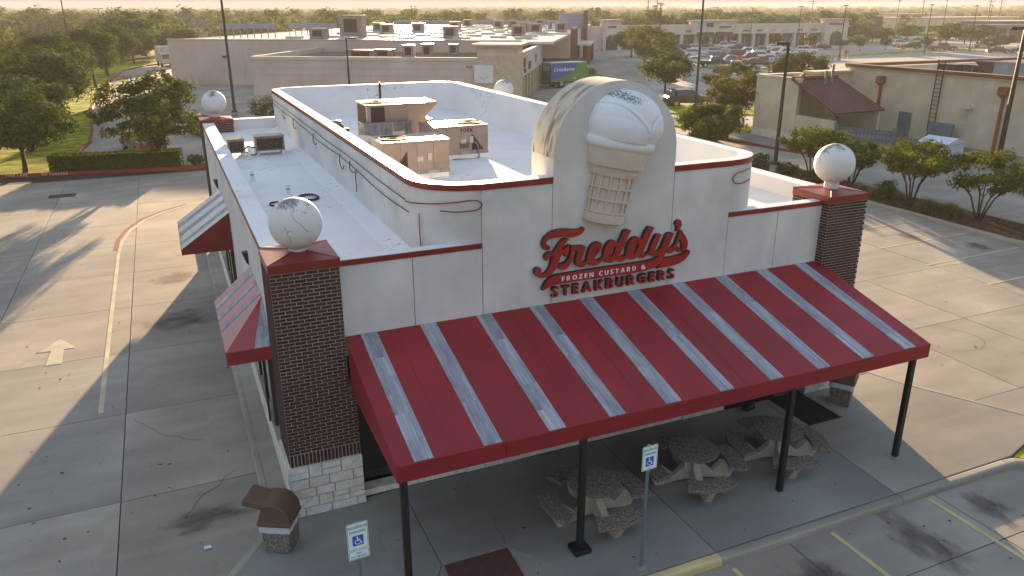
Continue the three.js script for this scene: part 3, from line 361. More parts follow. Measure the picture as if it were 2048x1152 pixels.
const SG={F1:[6.13,4.96,6.147,4.94,6.132,4.902,6.102,4.865,6.053,4.828,5.99,4.805,5.915,4.795,5.828,4.792,5.778,4.791,5.703,4.805,5.604,4.821,5.53,4.823,5.445,4.821,5.384,4.811,5.329,4.79,5.293,4.76,5.285,4.732,5.312,4.706,5.349,4.685,5.374,4.659,5.377,4.624,5.357,4.592,5.326,4.582,5.29,4.586,5.247,4.606,5.21,4.656,5.189,4.704,5.193,4.76,5.214,4.815,5.249,4.867,5.297,4.907,5.357,4.945,5.43,4.97,5.503,4.982,5.576,4.985,5.674,4.982,5.774,4.968,5.873,4.952,5.974,4.941,6.024,4.943,6.061,4.956,6.098,4.972],F2:[5.655,4.774,5.717,4.776,5.782,4.759,5.767,4.732,5.731,4.696,5.695,4.654,5.665,4.612,5.647,4.573,5.672,4.567,5.709,4.589,5.745,4.616,5.782,4.638,5.805,4.638,5.802,4.56,5.789,4.492,5.765,4.425,5.728,4.397,5.694,4.432,5.662,4.462,5.63,4.477,5.613,4.433,5.595,4.377,5.566,4.288,5.536,4.222,5.494,4.157,5.445,4.105,5.384,4.055,5.31,4.03,5.224,4.025,5.138,4.042,5.064,4.094,5.027,4.151,5.024,4.209,5.051,4.246,5.099,4.257,5.148,4.245,5.179,4.223,5.191,4.192,5.173,4.154,5.18,4.124,5.223,4.112,5.272,4.123,5.321,4.169,5.357,4.234,5.38,4.301,5.403,4.379,5.421,4.434,5.396,4.455,5.354,4.42,5.324,4.378,5.293,4.368,5.262,4.391,5.241,4.435,5.245,4.48,5.273,4.517,5.321,4.539,5.388,4.548,5.45,4.544,5.468,4.567,5.51,4.631,5.558,4.694,5.606,4.745],B:[5.839,4.631,5.908,4.605,6.009,4.602,6.105,4.59,6.176,4.558,6.164,4.515,6.135,4.425,6.106,4.346,6.085,4.284,6.094,4.251,6.129,4.241,6.173,4.253,6.201,4.281,6.206,4.357,6.225,4.437,6.26,4.515,6.309,4.579,6.372,4.616,6.442,4.625,6.501,4.613,6.537,4.575,6.55,4.527,6.539,4.469,6.509,4.413,6.465,4.372,6.415,4.331,6.394,4.286,6.412,4.25,6.458,4.239,6.516,4.249,6.561,4.276,6.585,4.303,6.585,4.368,6.599,4.438,6.635,4.516,6.684,4.581,6.741,4.616,6.807,4.616,6.874,4.592,6.928,4.552,6.947,4.573,6.989,4.663,7.036,4.764,7.063,4.802,7.113,4.812,7.18,4.797,7.228,4.772,7.216,4.743,7.174,4.677,7.125,4.588,7.078,4.486,7.036,4.395,7,4.316,6.996,4.262,7.031,4.246,7.084,4.251,7.126,4.288,7.125,4.36,7.137,4.431,7.17,4.511,7.226,4.582,7.297,4.621,7.378,4.624,7.447,4.591,7.492,4.566,7.514,4.602,7.55,4.681,7.593,4.754,7.624,4.798,7.677,4.81,7.746,4.797,7.789,4.768,7.771,4.734,7.722,4.649,7.669,4.535,7.621,4.432,7.579,4.34,7.549,4.277,7.551,4.246,7.593,4.235,7.647,4.247,7.687,4.272,7.704,4.325,7.738,4.418,7.786,4.521,7.829,4.595,7.862,4.621,7.924,4.62,7.981,4.602,7.969,4.566,7.927,4.48,7.879,4.376,7.853,4.306,7.855,4.269,7.895,4.252,7.949,4.276,7.987,4.327,8.034,4.443,8.076,4.536,8.106,4.593,8.16,4.623,8.23,4.618,8.3,4.595,8.291,4.566,8.242,4.467,8.182,4.34,8.148,4.245,8.112,4.163,8.07,4.07,8.026,4.001,7.974,3.945,7.893,3.9,7.825,3.878,7.714,3.862,7.577,3.846,7.303,3.834,7.032,3.836,6.765,3.839,6.448,3.841,5.977,3.847,5.487,3.837,5.401,3.817,5.302,3.784,5.218,3.752,5.194,3.787,5.217,3.836,5.261,3.91,5.326,3.97,5.408,4.021,5.501,4.047,5.594,4.052,5.971,4.059,6.439,4.063,6.754,4.061,7.155,4.06,7.508,4.062,7.7,4.068,7.824,4.083,7.905,4.119,7.947,4.15,7.889,4.148,7.82,4.145,7.749,4.166,7.691,4.21,7.664,4.202,7.612,4.159,7.544,4.14,7.461,4.16,7.412,4.185,7.352,4.156,7.285,4.14,7.217,4.155,7.162,4.175,7.122,4.168,7.07,4.138,7.003,4.129,6.936,4.143,6.888,4.18,6.855,4.172,6.803,4.143,6.764,4.136,6.697,4.148,6.63,4.177,6.589,4.225,6.551,4.194,6.488,4.148,6.41,4.129,6.332,4.136,6.267,4.16,6.22,4.196,6.189,4.164,6.139,4.132,6.075,4.128,6.011,4.149,5.958,4.189,5.934,4.239,5.936,4.31,5.958,4.401,5.975,4.483,5.911,4.498,5.884,4.492,5.882,4.41,5.88,4.352,5.867,4.295,5.831,4.229,5.782,4.171,5.72,4.138,5.657,4.129,5.6,4.155,5.562,4.201,5.557,4.231,5.579,4.263,5.629,4.27,5.679,4.279,5.74,4.312,5.789,4.376,5.818,4.465,5.831,4.557],T:[8.77,4.143,8.747,4.083,8.695,4.014,8.6,3.938,8.475,3.892,8.305,3.864,8.135,3.861,7.994,3.855,7.924,3.852,7.989,3.931,8.04,3.999,8.075,4.056,8.119,4.073,8.26,4.07,8.402,4.083,8.529,4.098,8.641,4.134,8.71,4.163],S:[8.15,4.22,8.196,4.165,8.268,4.153,8.336,4.185,8.381,4.247,8.407,4.325,8.439,4.395,8.465,4.429,8.498,4.375,8.532,4.309,8.537,4.253,8.518,4.227,8.477,4.235,8.442,4.277,8.407,4.271,8.381,4.239,8.399,4.195,8.467,4.158,8.553,4.147,8.63,4.173,8.676,4.23,8.689,4.315,8.667,4.405,8.608,4.498,8.544,4.579,8.511,4.632,8.475,4.642,8.442,4.615,8.406,4.534,8.372,4.44,8.336,4.358,8.284,4.302,8.229,4.278,8.186,4.29,8.153,4.269],A:[8.325,4.835,8.378,4.872,8.442,4.865,8.485,4.818,8.493,4.756,8.464,4.686,8.412,4.637,8.356,4.625,8.347,4.651,8.371,4.697,8.353,4.747,8.315,4.788],H:[[6.466,4.513,6.48,4.488,6.463,4.431,6.426,4.388,6.388,4.364,6.399,4.415,6.429,4.483],[6.845,4.502,6.879,4.486,6.881,4.438,6.853,4.347,6.81,4.274,6.765,4.256,6.733,4.29,6.747,4.36,6.782,4.439,6.813,4.489],[7.392,4.502,7.427,4.48,7.437,4.436,7.414,4.361,7.372,4.281,7.326,4.253,7.293,4.279,7.301,4.338,7.33,4.419,7.36,4.476]]};
// ---------- things fixed to the restaurant ----------
const T_globe = (() => { // white plaster with black mildew specks round the crown and two cracks
  const W = 1024, H = 512; const r = RNG(77); const cracks = [[[-0.2, 0.5], [-0.15, 0.3], [-0.04, 0.12], [0.08, 0.0], [0.2, -0.12], [0.25, -0.22], [0.4, -0.35]], [[-0.44, -0.12], [-0.36, -0.3], [-0.22, -0.27]], [[-0.36, -0.3], [-0.38, -0.4], [-0.3, -0.5], [-0.32, -0.62], [-0.3, -0.8]]].map(c => c.map(([a, b]) => [0.235 + a * 0.165, 0.57 + b * 0.32])).concat([[[0.60, 0.62], [0.62, 0.56], [0.61, 0.5]]]);
  const dseg = (px, py, a, b) => { const dx = b[0] - a[0], dy = (b[1] - a[1]) / 2, t = Math.max(0, Math.min(1, ((px - a[0]) * dx + (py - a[1]) / 2 * dy) / (dx * dx + dy * dy + 1e-9))); return Math.hypot(px - a[0] - dx * t, (py - a[1]) / 2 - dy * t); };
  return tex(W, H, (u, v) => { const cover = fbm(u * 10, v * 5, 10, 4); const spots = fbm(u * 110, v * 40, 110, 4); const zone = (v - 0.72) * 4.5 + (cover - 0.5) * 3.0; const fine = fbm(u * 230, v * 110, 230, 2); const k = zone > 0 ? Math.max(0, Math.min(1, (0.30 + Math.min(0.3, zone * 0.25) - spots * 0.45 - fine * 0.3) * 6)) : 0; const n = fbm(u * 8, v * 4, 8, 4) - 0.5; let l = 236 + n * 14 + (r() - 0.5) * 6;
    let d = 1; for (const c of cracks) for (let i = 0; i < c.length - 1; i++) { if (Math.abs(u - c[i][0]) < 0.06) d = Math.min(d, dseg(u, v, c[i], c[i + 1])); }
    if (d < 0.0013) l = 92; l = l * (1 - k) + (104 + fine * 60) * k; return [cl(l * 1.0), cl(l), cl(l * 0.99)]; }); })();
mat('globe', srgb(244, 243, 240), { map: T_globe, roughness: 0.6 });
const globes = [['large white globe finial with long cracks on the front left brick pillar', 0.6, -0.6, 0, 5.01], ['large white globe finial with sooty crown on the front right brick pillar', LX - 0.59, -0.59, 2.4, 5.11], ['white globe finial on the back left pillar beside the service yard', 0.6, DZ + 0.59, 4, 5.08], ['white globe finial on the back right pillar, half hidden by the raised parapet', LX - 0.59, DZ + 0.59, 1.2, 5.05]];
{ let proto; globes.forEach(([label, x, z, turn, gy], i) => { let g; if (!i) { g = thing('globe_finial', label, 'finial', [x, gy, z], 0, 'globe finials on the pillars'); const s = new THREE.SphereGeometry(0.46, 48, 32); put('globe', s.translate(0, 0.53, 0), M.globe, g); put('neck', new THREE.LatheGeometry([[0.17, -0.1], [0.17, 0.1], [0.19, 0.13], [0.19, 0.17]].map(p => new THREE.Vector2(...p)), 24), M.globe, g); proto = g; } else { g = proto.clone(); g.name = numbered('globe_finial'); scene.add(g); g.position.set(x, gy, z); tag(g, label, 'finial', 'globe finials on the pillars'); } g.rotation.y = turn; }); }

{ // giant soft-serve cone in half relief on the arch, leaning right
  const c = thing('ice_cream_cone_sculpture', 'giant leaning ice cream cone sculpture with white scoop on the stucco arch', 'sculpture', [6.58, 5.02, ZF + 0.005], 0); c.rotation.z = -0.2;
  const cone = mat('cone', srgb(236, 218, 194), { map: T_stucco, roughness: 0.85 });
  const half = (prof, n = 28, sz = 0.75) => { const g = new THREE.LatheGeometry(prof.map(p => new THREE.Vector2(...p)), n, -PI / 2, PI); return g.scale(1, 1, sz); };
  put('cone_tip', half([[0.0, 0], [0.45, 0], [0.47, 0.02], [0.475, 0.16], [0.455, 0.175], [0.45, 0.2]]), cone, c);
  put('waffle_core', half([[0.425, 0.17], [0.445, 0.95]]), cone, c);
  // raised waffle lattice
  for (let k = 0; k < 4; k++) { const y = 0.2 + k * 0.245, R = 0.448 + k * 0.008; put('waffle_rib', half([[R - 0.03, y], [R + 0.022, y + 0.004], [R + 0.022, y + 0.036], [R - 0.03, y + 0.04]]), cone, c); }
  for (let k = 0; k < 7; k++) { const a = (-76 + k * 25.3) * PI / 180; const p = y => { const R = 0.446 + y * 0.031; return [R * Math.sin(a), y, R * Math.cos(a) * 0.75]; }; put('waffle_rib', beam(p(0.17), p(0.97), 0.022, 0.022, 5), cone, c); }
  put('cone_band', half([[0.45, 0.95], [0.52, 0.955], [0.545, 1.14], [0.5, 1.14]]), cone, c);
  put('cone_rim', half([[0.5, 1.13], [0.6, 1.13], [0.635, 1.14], [0.675, 1.49], [0.6, 1.5]]), cone, c);
  const T_ice = tex(512, 512, (u, v) => { const cover = fbm(u * 5, v * 5, 5, 4), sp = fbm(u * 120, v * 90, 120, 3), dx = (u - 0.36) / 0.17, dy = (v - 0.79) / 0.085, zone = 1.0 - Math.hypot(dx + dy * 0.5, dy) + (cover - 0.5) * 1.6; const kk = Math.max(0, Math.min(1, zone * 1.4)) * Math.max(0, Math.min(1, (0.66 - sp) * 3.5)) + (v > 0.78 ? Math.max(0, 0.42 - sp) * 3 : 0); const k = Math.min(1, kk); const n = fbm(u * 6, v * 6, 6, 4) - 0.5; const l = (246 + n * 12) * (1 - k) + (84 + sp * 60) * k; return [cl(l * 0.99), cl(l), cl(l * 1.0)]; });
  const ice = mat('ice', srgb(248, 248, 248), { map: T_ice, roughness: 0.6 });
  const uvf = g => { const p = g.attributes.position, u = new Float32Array(p.count * 2); for (let i = 0; i < p.count; i++) { u[2 * i] = (p.getX(i) + 1) / 2; u[2 * i + 1] = (p.getY(i) - 1.3) / 1.5; } g.setAttribute('uv', new THREE.BufferAttribute(u, 2)); return g; };
  { // rolled skirt under the scoop
    const p = []; for (let i = 0; i <= 10; i++) { const a = -PI / 2 + i / 10 * PI; p.push([0.62 + 0.15 * Math.cos(a), 1.61 + 0.135 * Math.sin(a)]); } const g = half([[0.3, 1.475], ...p, [0.3, 1.745]], 36); put('scoop_skirt', uvf(g), ice, c); }
  { // scoop: heightfield on a half dome with two folded grooves
    const NU = 240, NV = 170, pos = [], idx = []; const fold = (x, y) => { let d = 0; const seg = (pts, w, h) => { let m = 9; for (let i = 0; i < pts.length - 1; i++) { const a = pts[i], b = pts[i + 1], dx = b[0] - a[0], dy = b[1] - a[1], t = Math.max(0, Math.min(1, ((x - a[0]) * dx + (y - a[1]) * dy) / (dx * dx + dy * dy))); m = Math.min(m, Math.hypot(x - a[0] - dx * t, y - a[1] - dy * t)); } d += h * Math.exp(-m * m / (w * w)); };
      seg([[-0.66, 2.28], [-0.5, 2.31], [-0.36, 2.29], [-0.2, 2.21], [-0.03, 2.11], [0.13, 1.99], [0.26, 1.84], [0.3, 1.72]], 0.022, 0.075); seg([[0.66, 2.32], [0.42, 2.2], [0.31, 2.05], [0.28, 1.87]], 0.022, 0.075); seg([[0.01, 2.6], [0.12, 2.51], [0.17, 2.44]], 0.016, 0.04); return d; };
    const lobe = (x, y) => { const below = (2.34 - 0.55 * (x + 0.1) * (x + 0.1) - 0.55 * (x + 0.25)) - y; return x < 0.3 && below > 0 ? 0.05 * Math.min(1, below / 0.12) : x > 0.3 ? 0.03 * Math.min(1, (x - 0.3) / 0.1) : 0; };
    for (let j = 0; j <= NV; j++) for (let i = 0; i <= NU; i++) { const a = -PI / 2 + PI * i / NU, t = j / NV; const y = 1.66 + t * 0.97; const prof = t < 0.42 ? 0.70 + 0.095 * Math.sin(t / 0.42 * PI * 0.72) : 0.772 * Math.sqrt(Math.max(0, 1 - Math.pow((t - 0.34) / 0.66, 2.1))); const sh = 0.04 * Math.sin(t * 2.2); let R = prof * (1 - 0.02 * Math.sin(a * 3 + t * 5)); let x = R * Math.sin(a) + sh, z = R * Math.cos(a) * 0.78; const k = R > 0.05 ? (1 - (fold(x, y) - lobe(x, y)) / Math.max(0.25, Math.hypot(x, z))) : 1; z *= k; x = sh + (x - sh) * (1 - (1 - k) * 0.3); pos.push(x, y, z); }
    for (let j = 0; j < NV; j++) for (let i = 0; i < NU; i++) { const a = j * (NU + 1) + i; idx.push(a, a + 1, a + NU + 1, a + 1, a + NU + 2, a + NU + 1); }
    const g = new THREE.BufferGeometry(); g.setAttribute('position', new THREE.Float32BufferAttribute(pos, 3)); g.setIndex(idx); g.computeVertexNormals(); put('scoop', uvf(g), ice, c); }
}

{ // script sign: channel letters, red faces on dark returns
  const s = thing('restaurant_sign', 'large red script channel-letter sign with dark edges above the striped awning', 'sign', [0, 0, 0]);
  const face = mat('signFace', srgb(192, 36, 30), { map: T_paint, roughness: 0.5 }), ret = mat('signReturn', srgb(46, 42, 38), { roughness: 0.6 }), face2 = mat('signBanner', srgb(178, 34, 36), { map: T_paint, roughness: 0.5 });
  const shp = (a, holes = []) => { const f = q => { const o = []; for (let i = 0; i < q.length; i += 2) o.push(new THREE.Vector2(q[i], q[i + 1])); return o; }; const S = new THREE.Shape(new THREE.SplineCurve([...f(a), f(a)[0]]).getPoints(a.length * 1.5)); holes.forEach(h => S.holes.push(new THREE.Path(new THREE.SplineCurve([...f(h), f(h)[0]]).getPoints(h.length * 2)))); return S; };
  const zb = ZF + 0.015, zt = -0.128; let dz = 0;
  const letter = (n, a, holes) => { const S = shp(a, holes); const g = new THREE.ExtrudeGeometry(S, { depth: zt - zb - dz, bevelEnabled: false, curveSegments: 4 }); g.translate(0, 0, zb); const m = put(n, g, ret, s); const fz = new THREE.ExtrudeGeometry(S, { depth: 0.012, bevelEnabled: true, bevelSize: 0.004, bevelOffset: -0.012, bevelThickness: 0.004, bevelSegments: 1, curveSegments: 4 }); fz.translate(0, 0, zt - dz + 0.001); put('letter_face', uvw(fz, 1), face, m); dz += 0.004; };
  letter('script_letters', SG.B, SG.H); letter('script_letter', SG.F2); letter('script_letter', SG.F1); letter('banner_tail', SG.T); letter('script_letter', SG.S); letter('apostrophe', SG.A);
  { const [gs, w] = text3('FROZEN CUSTARD &', 0.098, 0.008, 0.026); const k = 1.985 / w; const mw = mat('signWhite', srgb(240, 236, 232), { roughness: 0.5 }); gs.forEach(g => put('white_letter', g.scale(k, 1, 1).translate(5.63, 3.9, -0.108), mw, s)); }
  { const [gs, w] = text3('STEAKBURGERS', 0.215, 0.085, 0.03); const k = 2.96 / w; gs.forEach(g => { const gg = g.scale(k, 1, 1).translate(5.42, 3.575, zb); const m = put('block_letter', gg, ret, s); }); const [g2] = text3('STEAKBURGERS', 0.215, 0.006, 0.03); g2.forEach((g, i) => { g.scale(k, 1, 1).translate(5.42, 3.575, 0); g.computeBoundingBox(); const b = g.boundingBox, cx = (b.min.x + b.max.x) / 2, cy = (b.min.y + b.max.y) / 2; g.translate(-cx, -cy, 0).scale(0.95, 0.95, 1).translate(cx, cy, zb + 0.087); put('letter_face', g, face2, s.children.filter(o => o.name === 'block_letter')[i]); }); }
}

{ // front awning: sheet-metal slope in red panels and weathered metal stripes, deep fascia, four posts
  const a = thing('front_awning', 'long sloped red awning with ten weathered silver stripes over the patio', 'awning');
  const x0 = 1.225, x1 = 12.545, yT = 3.412, yB = 2.575, zT = ZF, zB = 3.06, th = 0.012; const Y = z => yT + (yB - yT) * (z - zT) / (zB - zT);
  const r = RNG(41); const sx = i => 1.515 + i * 1.1465, sw = 0.315; const per = []; let prev = x0; for (let i = 0; i < 10; i++) { per.push([prev, sx(i) - 0.004, 0]); per.push([sx(i), sx(i) + sw, 1]); prev = sx(i) + sw + 0.004; } per.push([prev, x1, 0]);
  const reds = [0, 1, 2].map(i => { const m = M.awnRed.clone(); const k = [1, 0.97, 1.03][i]; m.color.multiplyScalar(k); return m; });
  const strip = (xa, xb, za, zb, lift) => slab([xa, Y(zb) + lift, zb], [xb, Y(zb) + lift, zb], [xb, Y(za) + lift, za], [xa, Y(za) + lift, za], th);
  for (const [xa, xb, st] of per) { const cuts = [0]; let z = 0; if (st) { while (z < 1) { z += 0.28 + r() * 0.24; cuts.push(Math.min(1, z > 0.86 ? 1 : z)); if (z > 0.86) break; } } else { const o = r() * 0.15; cuts.push(0.42 + o * 2, 1); }
    const L = zB - zT; for (let i = 0; i < cuts.length - 1; i++) { const za = zT + cuts[i] * L + (i ? 0.001 : 0), zb2 = zT + cuts[i + 1] * L - 0.001; const g = strip(xa, xb, za, zb2, st ? 0.006 : (i % 2) * 0.002);
      if (st) { const p = g.attributes.position, u = g.attributes.uv, o = r() * 7; for (let q = 0; q < p.count; q++) u.setXY(q, (p.getX(q) - xa) / 0.4 + o, p.getZ(q) / 3 + o); } else uvw(g, 3, r() * 3, r() * 3);
      put(st ? 'stripe' : 'panel', g, st ? M.stripe : reds[r() * 3 | 0], a); }
    if (st && r() < 0.6) { const xx = xa + sw * (0.25 + r() * 0.6); put('stripe_seam', strip(xx, xx + 0.012, zT + 0.05, zB - 0.02, 0.012), M.stripe, a); }
    if (!st && xb - xa > 0.6 && r() < 0.55) { const xx = xa + (xb - xa) * (0.3 + r() * 0.4); put('panel_seam', strip(xx, xx + 0.01, zT + 0.03, zB - 0.02, 0.006), reds[0], a); } }
  // ends and fascia
  const endShape = new THREE.Shape([[zT + 0.26, 2.42], [zB - 0.004, 2.285], [zB - 0.004, yB - 0.02], [zT + 0.26, Y(zT + 0.26) - 0.02]].map(p => new THREE.Vector2(...p)));
  for (const [x, t] of [[x0, 1], [x1 - 0.02, 1]]) { const g = new THREE.ExtrudeGeometry(endShape, { depth: 0.018, bevelEnabled: false }); g.rotateY(-PI / 2); g.translate(x + 0.019, 0, 0); put('end_panel', uvw(g, 3), reds[0], a); }
  let fx = x0; for (const nx of [3.03, 5.83, 9.12, x1]) { put('fascia', rbx(fx + 0.002, nx - 0.002, 2.28, yB + 0.004, zB, zB + 0.03, 0.006), reds[fx > 9 ? 2 : 0], a); fx = nx; }
  put('frame_beam', [bx(x0 + 0.04, x1 - 0.04, 2.3, 2.4, zB - 0.11, zB - 0.01), bx(x0 + 0.04, x1 - 0.04, 3.25, 3.33, ZF + 0.01, ZF + 0.09)], M.black, a);
  for (let i = 0; i < 9; i++) { const x = x0 + 0.1 + i * (x1 - x0 - 0.2) / 8; put('rafter', beam([x, 3.3, 0.0], [x, 2.42, zB - 0.08], 0.03, 0.03, 5), M.black, a); }
  for (const [x, plate] of [[1.33, 1], [4.46, 1], [8.98, 0], [12.15, 0]]) { const m = put('post', rbx(x - 0.055, x + 0.055, 0.0, 2.3, 2.99, 3.1, 0.012), M.black, a); if (plate) put('base_plate', rbx(x - 0.16, x + 0.16, 0.0, 0.09, 2.88, 3.2, 0.01), M.black, m); }
}
{ // two small awnings on the drive-through wall
  const a = thing('window_awning', 'small red and silver striped awning with hipped end nearest the front pillar', 'awning', [0, 0, 0], 0, 'awnings on the drive-through wall'); const W = 0.055, X = -0.79, yt = 3.6, yb = 2.88, y0 = 2.6, z0 = -4.68, z1 = -1.61, zw0 = -4.68, zw1 = -2.55; const br = mat('awnBright', srgb(186, 36, 34), { map: T_paint, roughness: 0.4, clearcoat: 1, clearcoatRoughness: 0.14 });
  const f = (t, z) => [W + (X - W) * t, yt + (yb - yt) * t, z]; const cut = [-4.68, -4.32, -4.05, -3.62, -3.38, -2.95, -2.72, -1.61];
  for (let i = 0; i < 7; i++) { const a0 = cut[i] + 0.003, a1 = cut[i + 1] - 0.003, top = Math.min(a1, zw1); let g; if (i < 6) g = slab(f(1, a0), f(1, a1), f(0, Math.min(a1, zw1)), f(0, a0), 0.012); else g = slab(f(1, a0), f(1, z1), f(0, zw1), f(0, a0 + 0.005), 0.012); if (i % 2) g.translate(-0.004, 0.006, 0); put(i % 2 ? 'stripe' : 'panel', uvw(g, 2), i % 2 ? M.stripe : br, a); }
  const tri = (p, q, s2, m, n) => { const g = new THREE.BufferGeometry(); g.setAttribute('position', new THREE.Float32BufferAttribute([...p, ...q, ...s2], 3)); g.computeVertexNormals(); put(n, uvw(g, 2), m, a); };
  const q1 = [-0.27, yb, z1], wq = [W, yb, z1]; tri([X, yb, z1], q1, [W, yt, zw1], br, 'panel'); tri(q1, wq, [W, yt, zw1], M.stripe, 'stripe');
  put('valance', [rbx(X - 0.012, X + 0.006, y0, yb + 0.004, z0, z1 + 0.01, 0.004), rbx(X, W, y0, yb, z1 - 0.004, z1 + 0.014, 0.004), rbx(X, W, y0, yb, z0 - 0.01, z0 + 0.008, 0.004)], br, a);
  put('rail', [bx(X + 0.02, W, y0, y0 + 0.04, z1 - 0.1, z1 - 0.06), bx(-0.12, -0.08, 1.0, y0, z1 - 0.5, z1 - 0.46)], M.black, a);
}
{ const a = thing('window_awning', 'deeper awning farther back on the drive-through wall, with pale cream panels', 'awning', [0, 0, 0], 0, 'awnings on the drive-through wall'); const W = 0.055, X = -1.33, yt = 3.6, yb = 2.66, y0 = 2.49, z0 = -13.45, z1 = -10.08; const f = (t, z) => [W + (X - W) * t, yt + (yb - yt) * t, z]; const gl = mat('awnCream', srgb(226, 208, 188), { map: T_paint, roughness: 0.35, clearcoat: 1, clearcoatRoughness: 0.2 }); const rd = mat('awnDull', srgb(140, 38, 30), { map: T_paint, roughness: 0.5 });  // sloped panels have a pale cream base colour under clearcoat; ends and valance red
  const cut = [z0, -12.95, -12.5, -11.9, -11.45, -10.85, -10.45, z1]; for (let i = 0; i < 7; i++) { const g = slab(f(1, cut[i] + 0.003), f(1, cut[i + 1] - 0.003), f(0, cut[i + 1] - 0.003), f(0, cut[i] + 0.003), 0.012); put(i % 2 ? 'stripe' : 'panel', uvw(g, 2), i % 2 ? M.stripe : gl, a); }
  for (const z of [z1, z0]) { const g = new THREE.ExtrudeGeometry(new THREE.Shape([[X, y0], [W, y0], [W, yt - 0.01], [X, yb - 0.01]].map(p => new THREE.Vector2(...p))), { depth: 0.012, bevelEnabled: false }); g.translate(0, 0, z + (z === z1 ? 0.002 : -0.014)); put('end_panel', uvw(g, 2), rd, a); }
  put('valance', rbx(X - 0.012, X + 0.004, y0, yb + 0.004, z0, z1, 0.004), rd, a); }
for (const [z, y, lb] of [[-4.95, 3.72, 'grey half-cone wall light between the two side awnings'], [-14.2, 3.62, 'grey half-cone wall light behind the far side awning']]) { const s = thing('wall_light', lb, 'wall light', [0.06, y, z], 0, 'wall lights on the drive-through side'); const g = new THREE.CylinderGeometry(0.13, 0.05, 0.26, 12, 1, false, PI, PI); put('shade', g, M.bronze, s); put('back_plate', bx(-0.02, 0.0, -0.15, 0.15, -0.08, 0.08), M.bronze, s); put('cap', new THREE.CylinderGeometry(0.13, 0.13, 0.015, 12, 1, false, PI, PI).translate(0, 0.137, 0), M.bronze, s); }
{ // dead neon tubing and sagging wires on the raised walls
  const neon = mat('neon', srgb(150, 62, 50), { roughness: 0.5 }), wire = mat('wire', srgb(70, 60, 54), { roughness: 0.7 });
  const zf = ZF + 0.02, n1 = thing('neon_tube', 'loop of unlit red neon tubing round the raised front left corner', 'neon tube');
  const arc = (a0, a1, y0, y1, n = 8) => { const o = []; for (let i = 0; i <= n; i++) { const a = a0 + (a1 - a0) * i / n; o.push([3.95 - 1.13 * Math.sin(a), y0 + (y1 - y0) * i / n, -1.35 + 1.13 * Math.cos(a)]); } return o; };
  put('tube', tube([...arc(PI / 2, 0.35, 5.56, 5.70), [3.75, 5.725, zf - 0.01], [3.9, 5.70, zf], [3.965, 5.63, zf], [3.9, 5.55, zf], [3.75, 5.53, zf], [3.45, 5.53, zf - 0.04], [3.2, 5.54, zf - 0.2]], 0.013, 90, 6), neon, n1);
  put('drop', tube([[2.93, 5.42, -0.85], [2.925, 5.1, -0.84], [2.93, 4.8, -0.83], [2.92, 4.56, -0.83]], 0.011, 16, 5), neon, n1);
  const n2 = thing('neon_tube', 'short loop of unlit red neon tubing on the raised front right corner', 'neon tube'); put('tube', tube([[10.35, 5.78, zf - 0.16], [10.05, 5.76, zf - 0.02], [9.9, 5.74, zf], [9.8, 5.68, zf], [9.78, 5.6, zf], [9.86, 5.52, zf], [10.05, 5.5, zf - 0.02], [10.4, 5.52, zf - 0.2]], 0.013, 50, 6), neon, n2);
  const r = RNG(8), xw = XL0 - 0.025; const run = (z0, z1, y0, y1, sag) => { const p = []; const n = 14; for (let i = 0; i <= n; i++) { const t = i / n; p.push([xw - r() * 0.01, y0 + (y1 - y0) * t - sag * Math.sin(t * PI * 5) * 0.3 + (r() - 0.5) * 0.035, z0 + (z1 - z0) * t]); } return tube(p, 0.010, 90, 5); };
  const w1 = thing('wire_run', 'sagging upper wire along the raised left wall', 'cable'); put('cable', run(-20.2, -1.4, 5.66, 5.58, 0.05), wire, w1);
  const w2 = thing('wire_run', 'sagging lower wire with loose loops along the raised left wall', 'cable'); put('cable', run(-20.2, -1.2, 5.5, 5.36, 0.08), wire, w2);
  for (const [z, h] of [[-17.4, 0.25], [-15, 0.3], [-11.2, 0.28], [-7.4, 0.34], [-6.2, 0.2]]) put('loose_loop', tube([[xw - 0.01, 5.52, z], [xw - 0.05, 5.5 - h * 0.6, z + 0.12], [xw - 0.03, 5.5 - h, z + 0.3], [xw - 0.02, 5.42 - h * 0.4, z + 0.5]], 0.013, 20, 5), wire, w2);
  put('loose_loop', tube([[xw, 5.42, -5.6], [xw - 0.05, 5.25, -5.5], [xw - 0.03, 5.05, -5.55], [xw - 0.05, 4.9, -5.48]], 0.012, 16, 5), wire, w2);
}
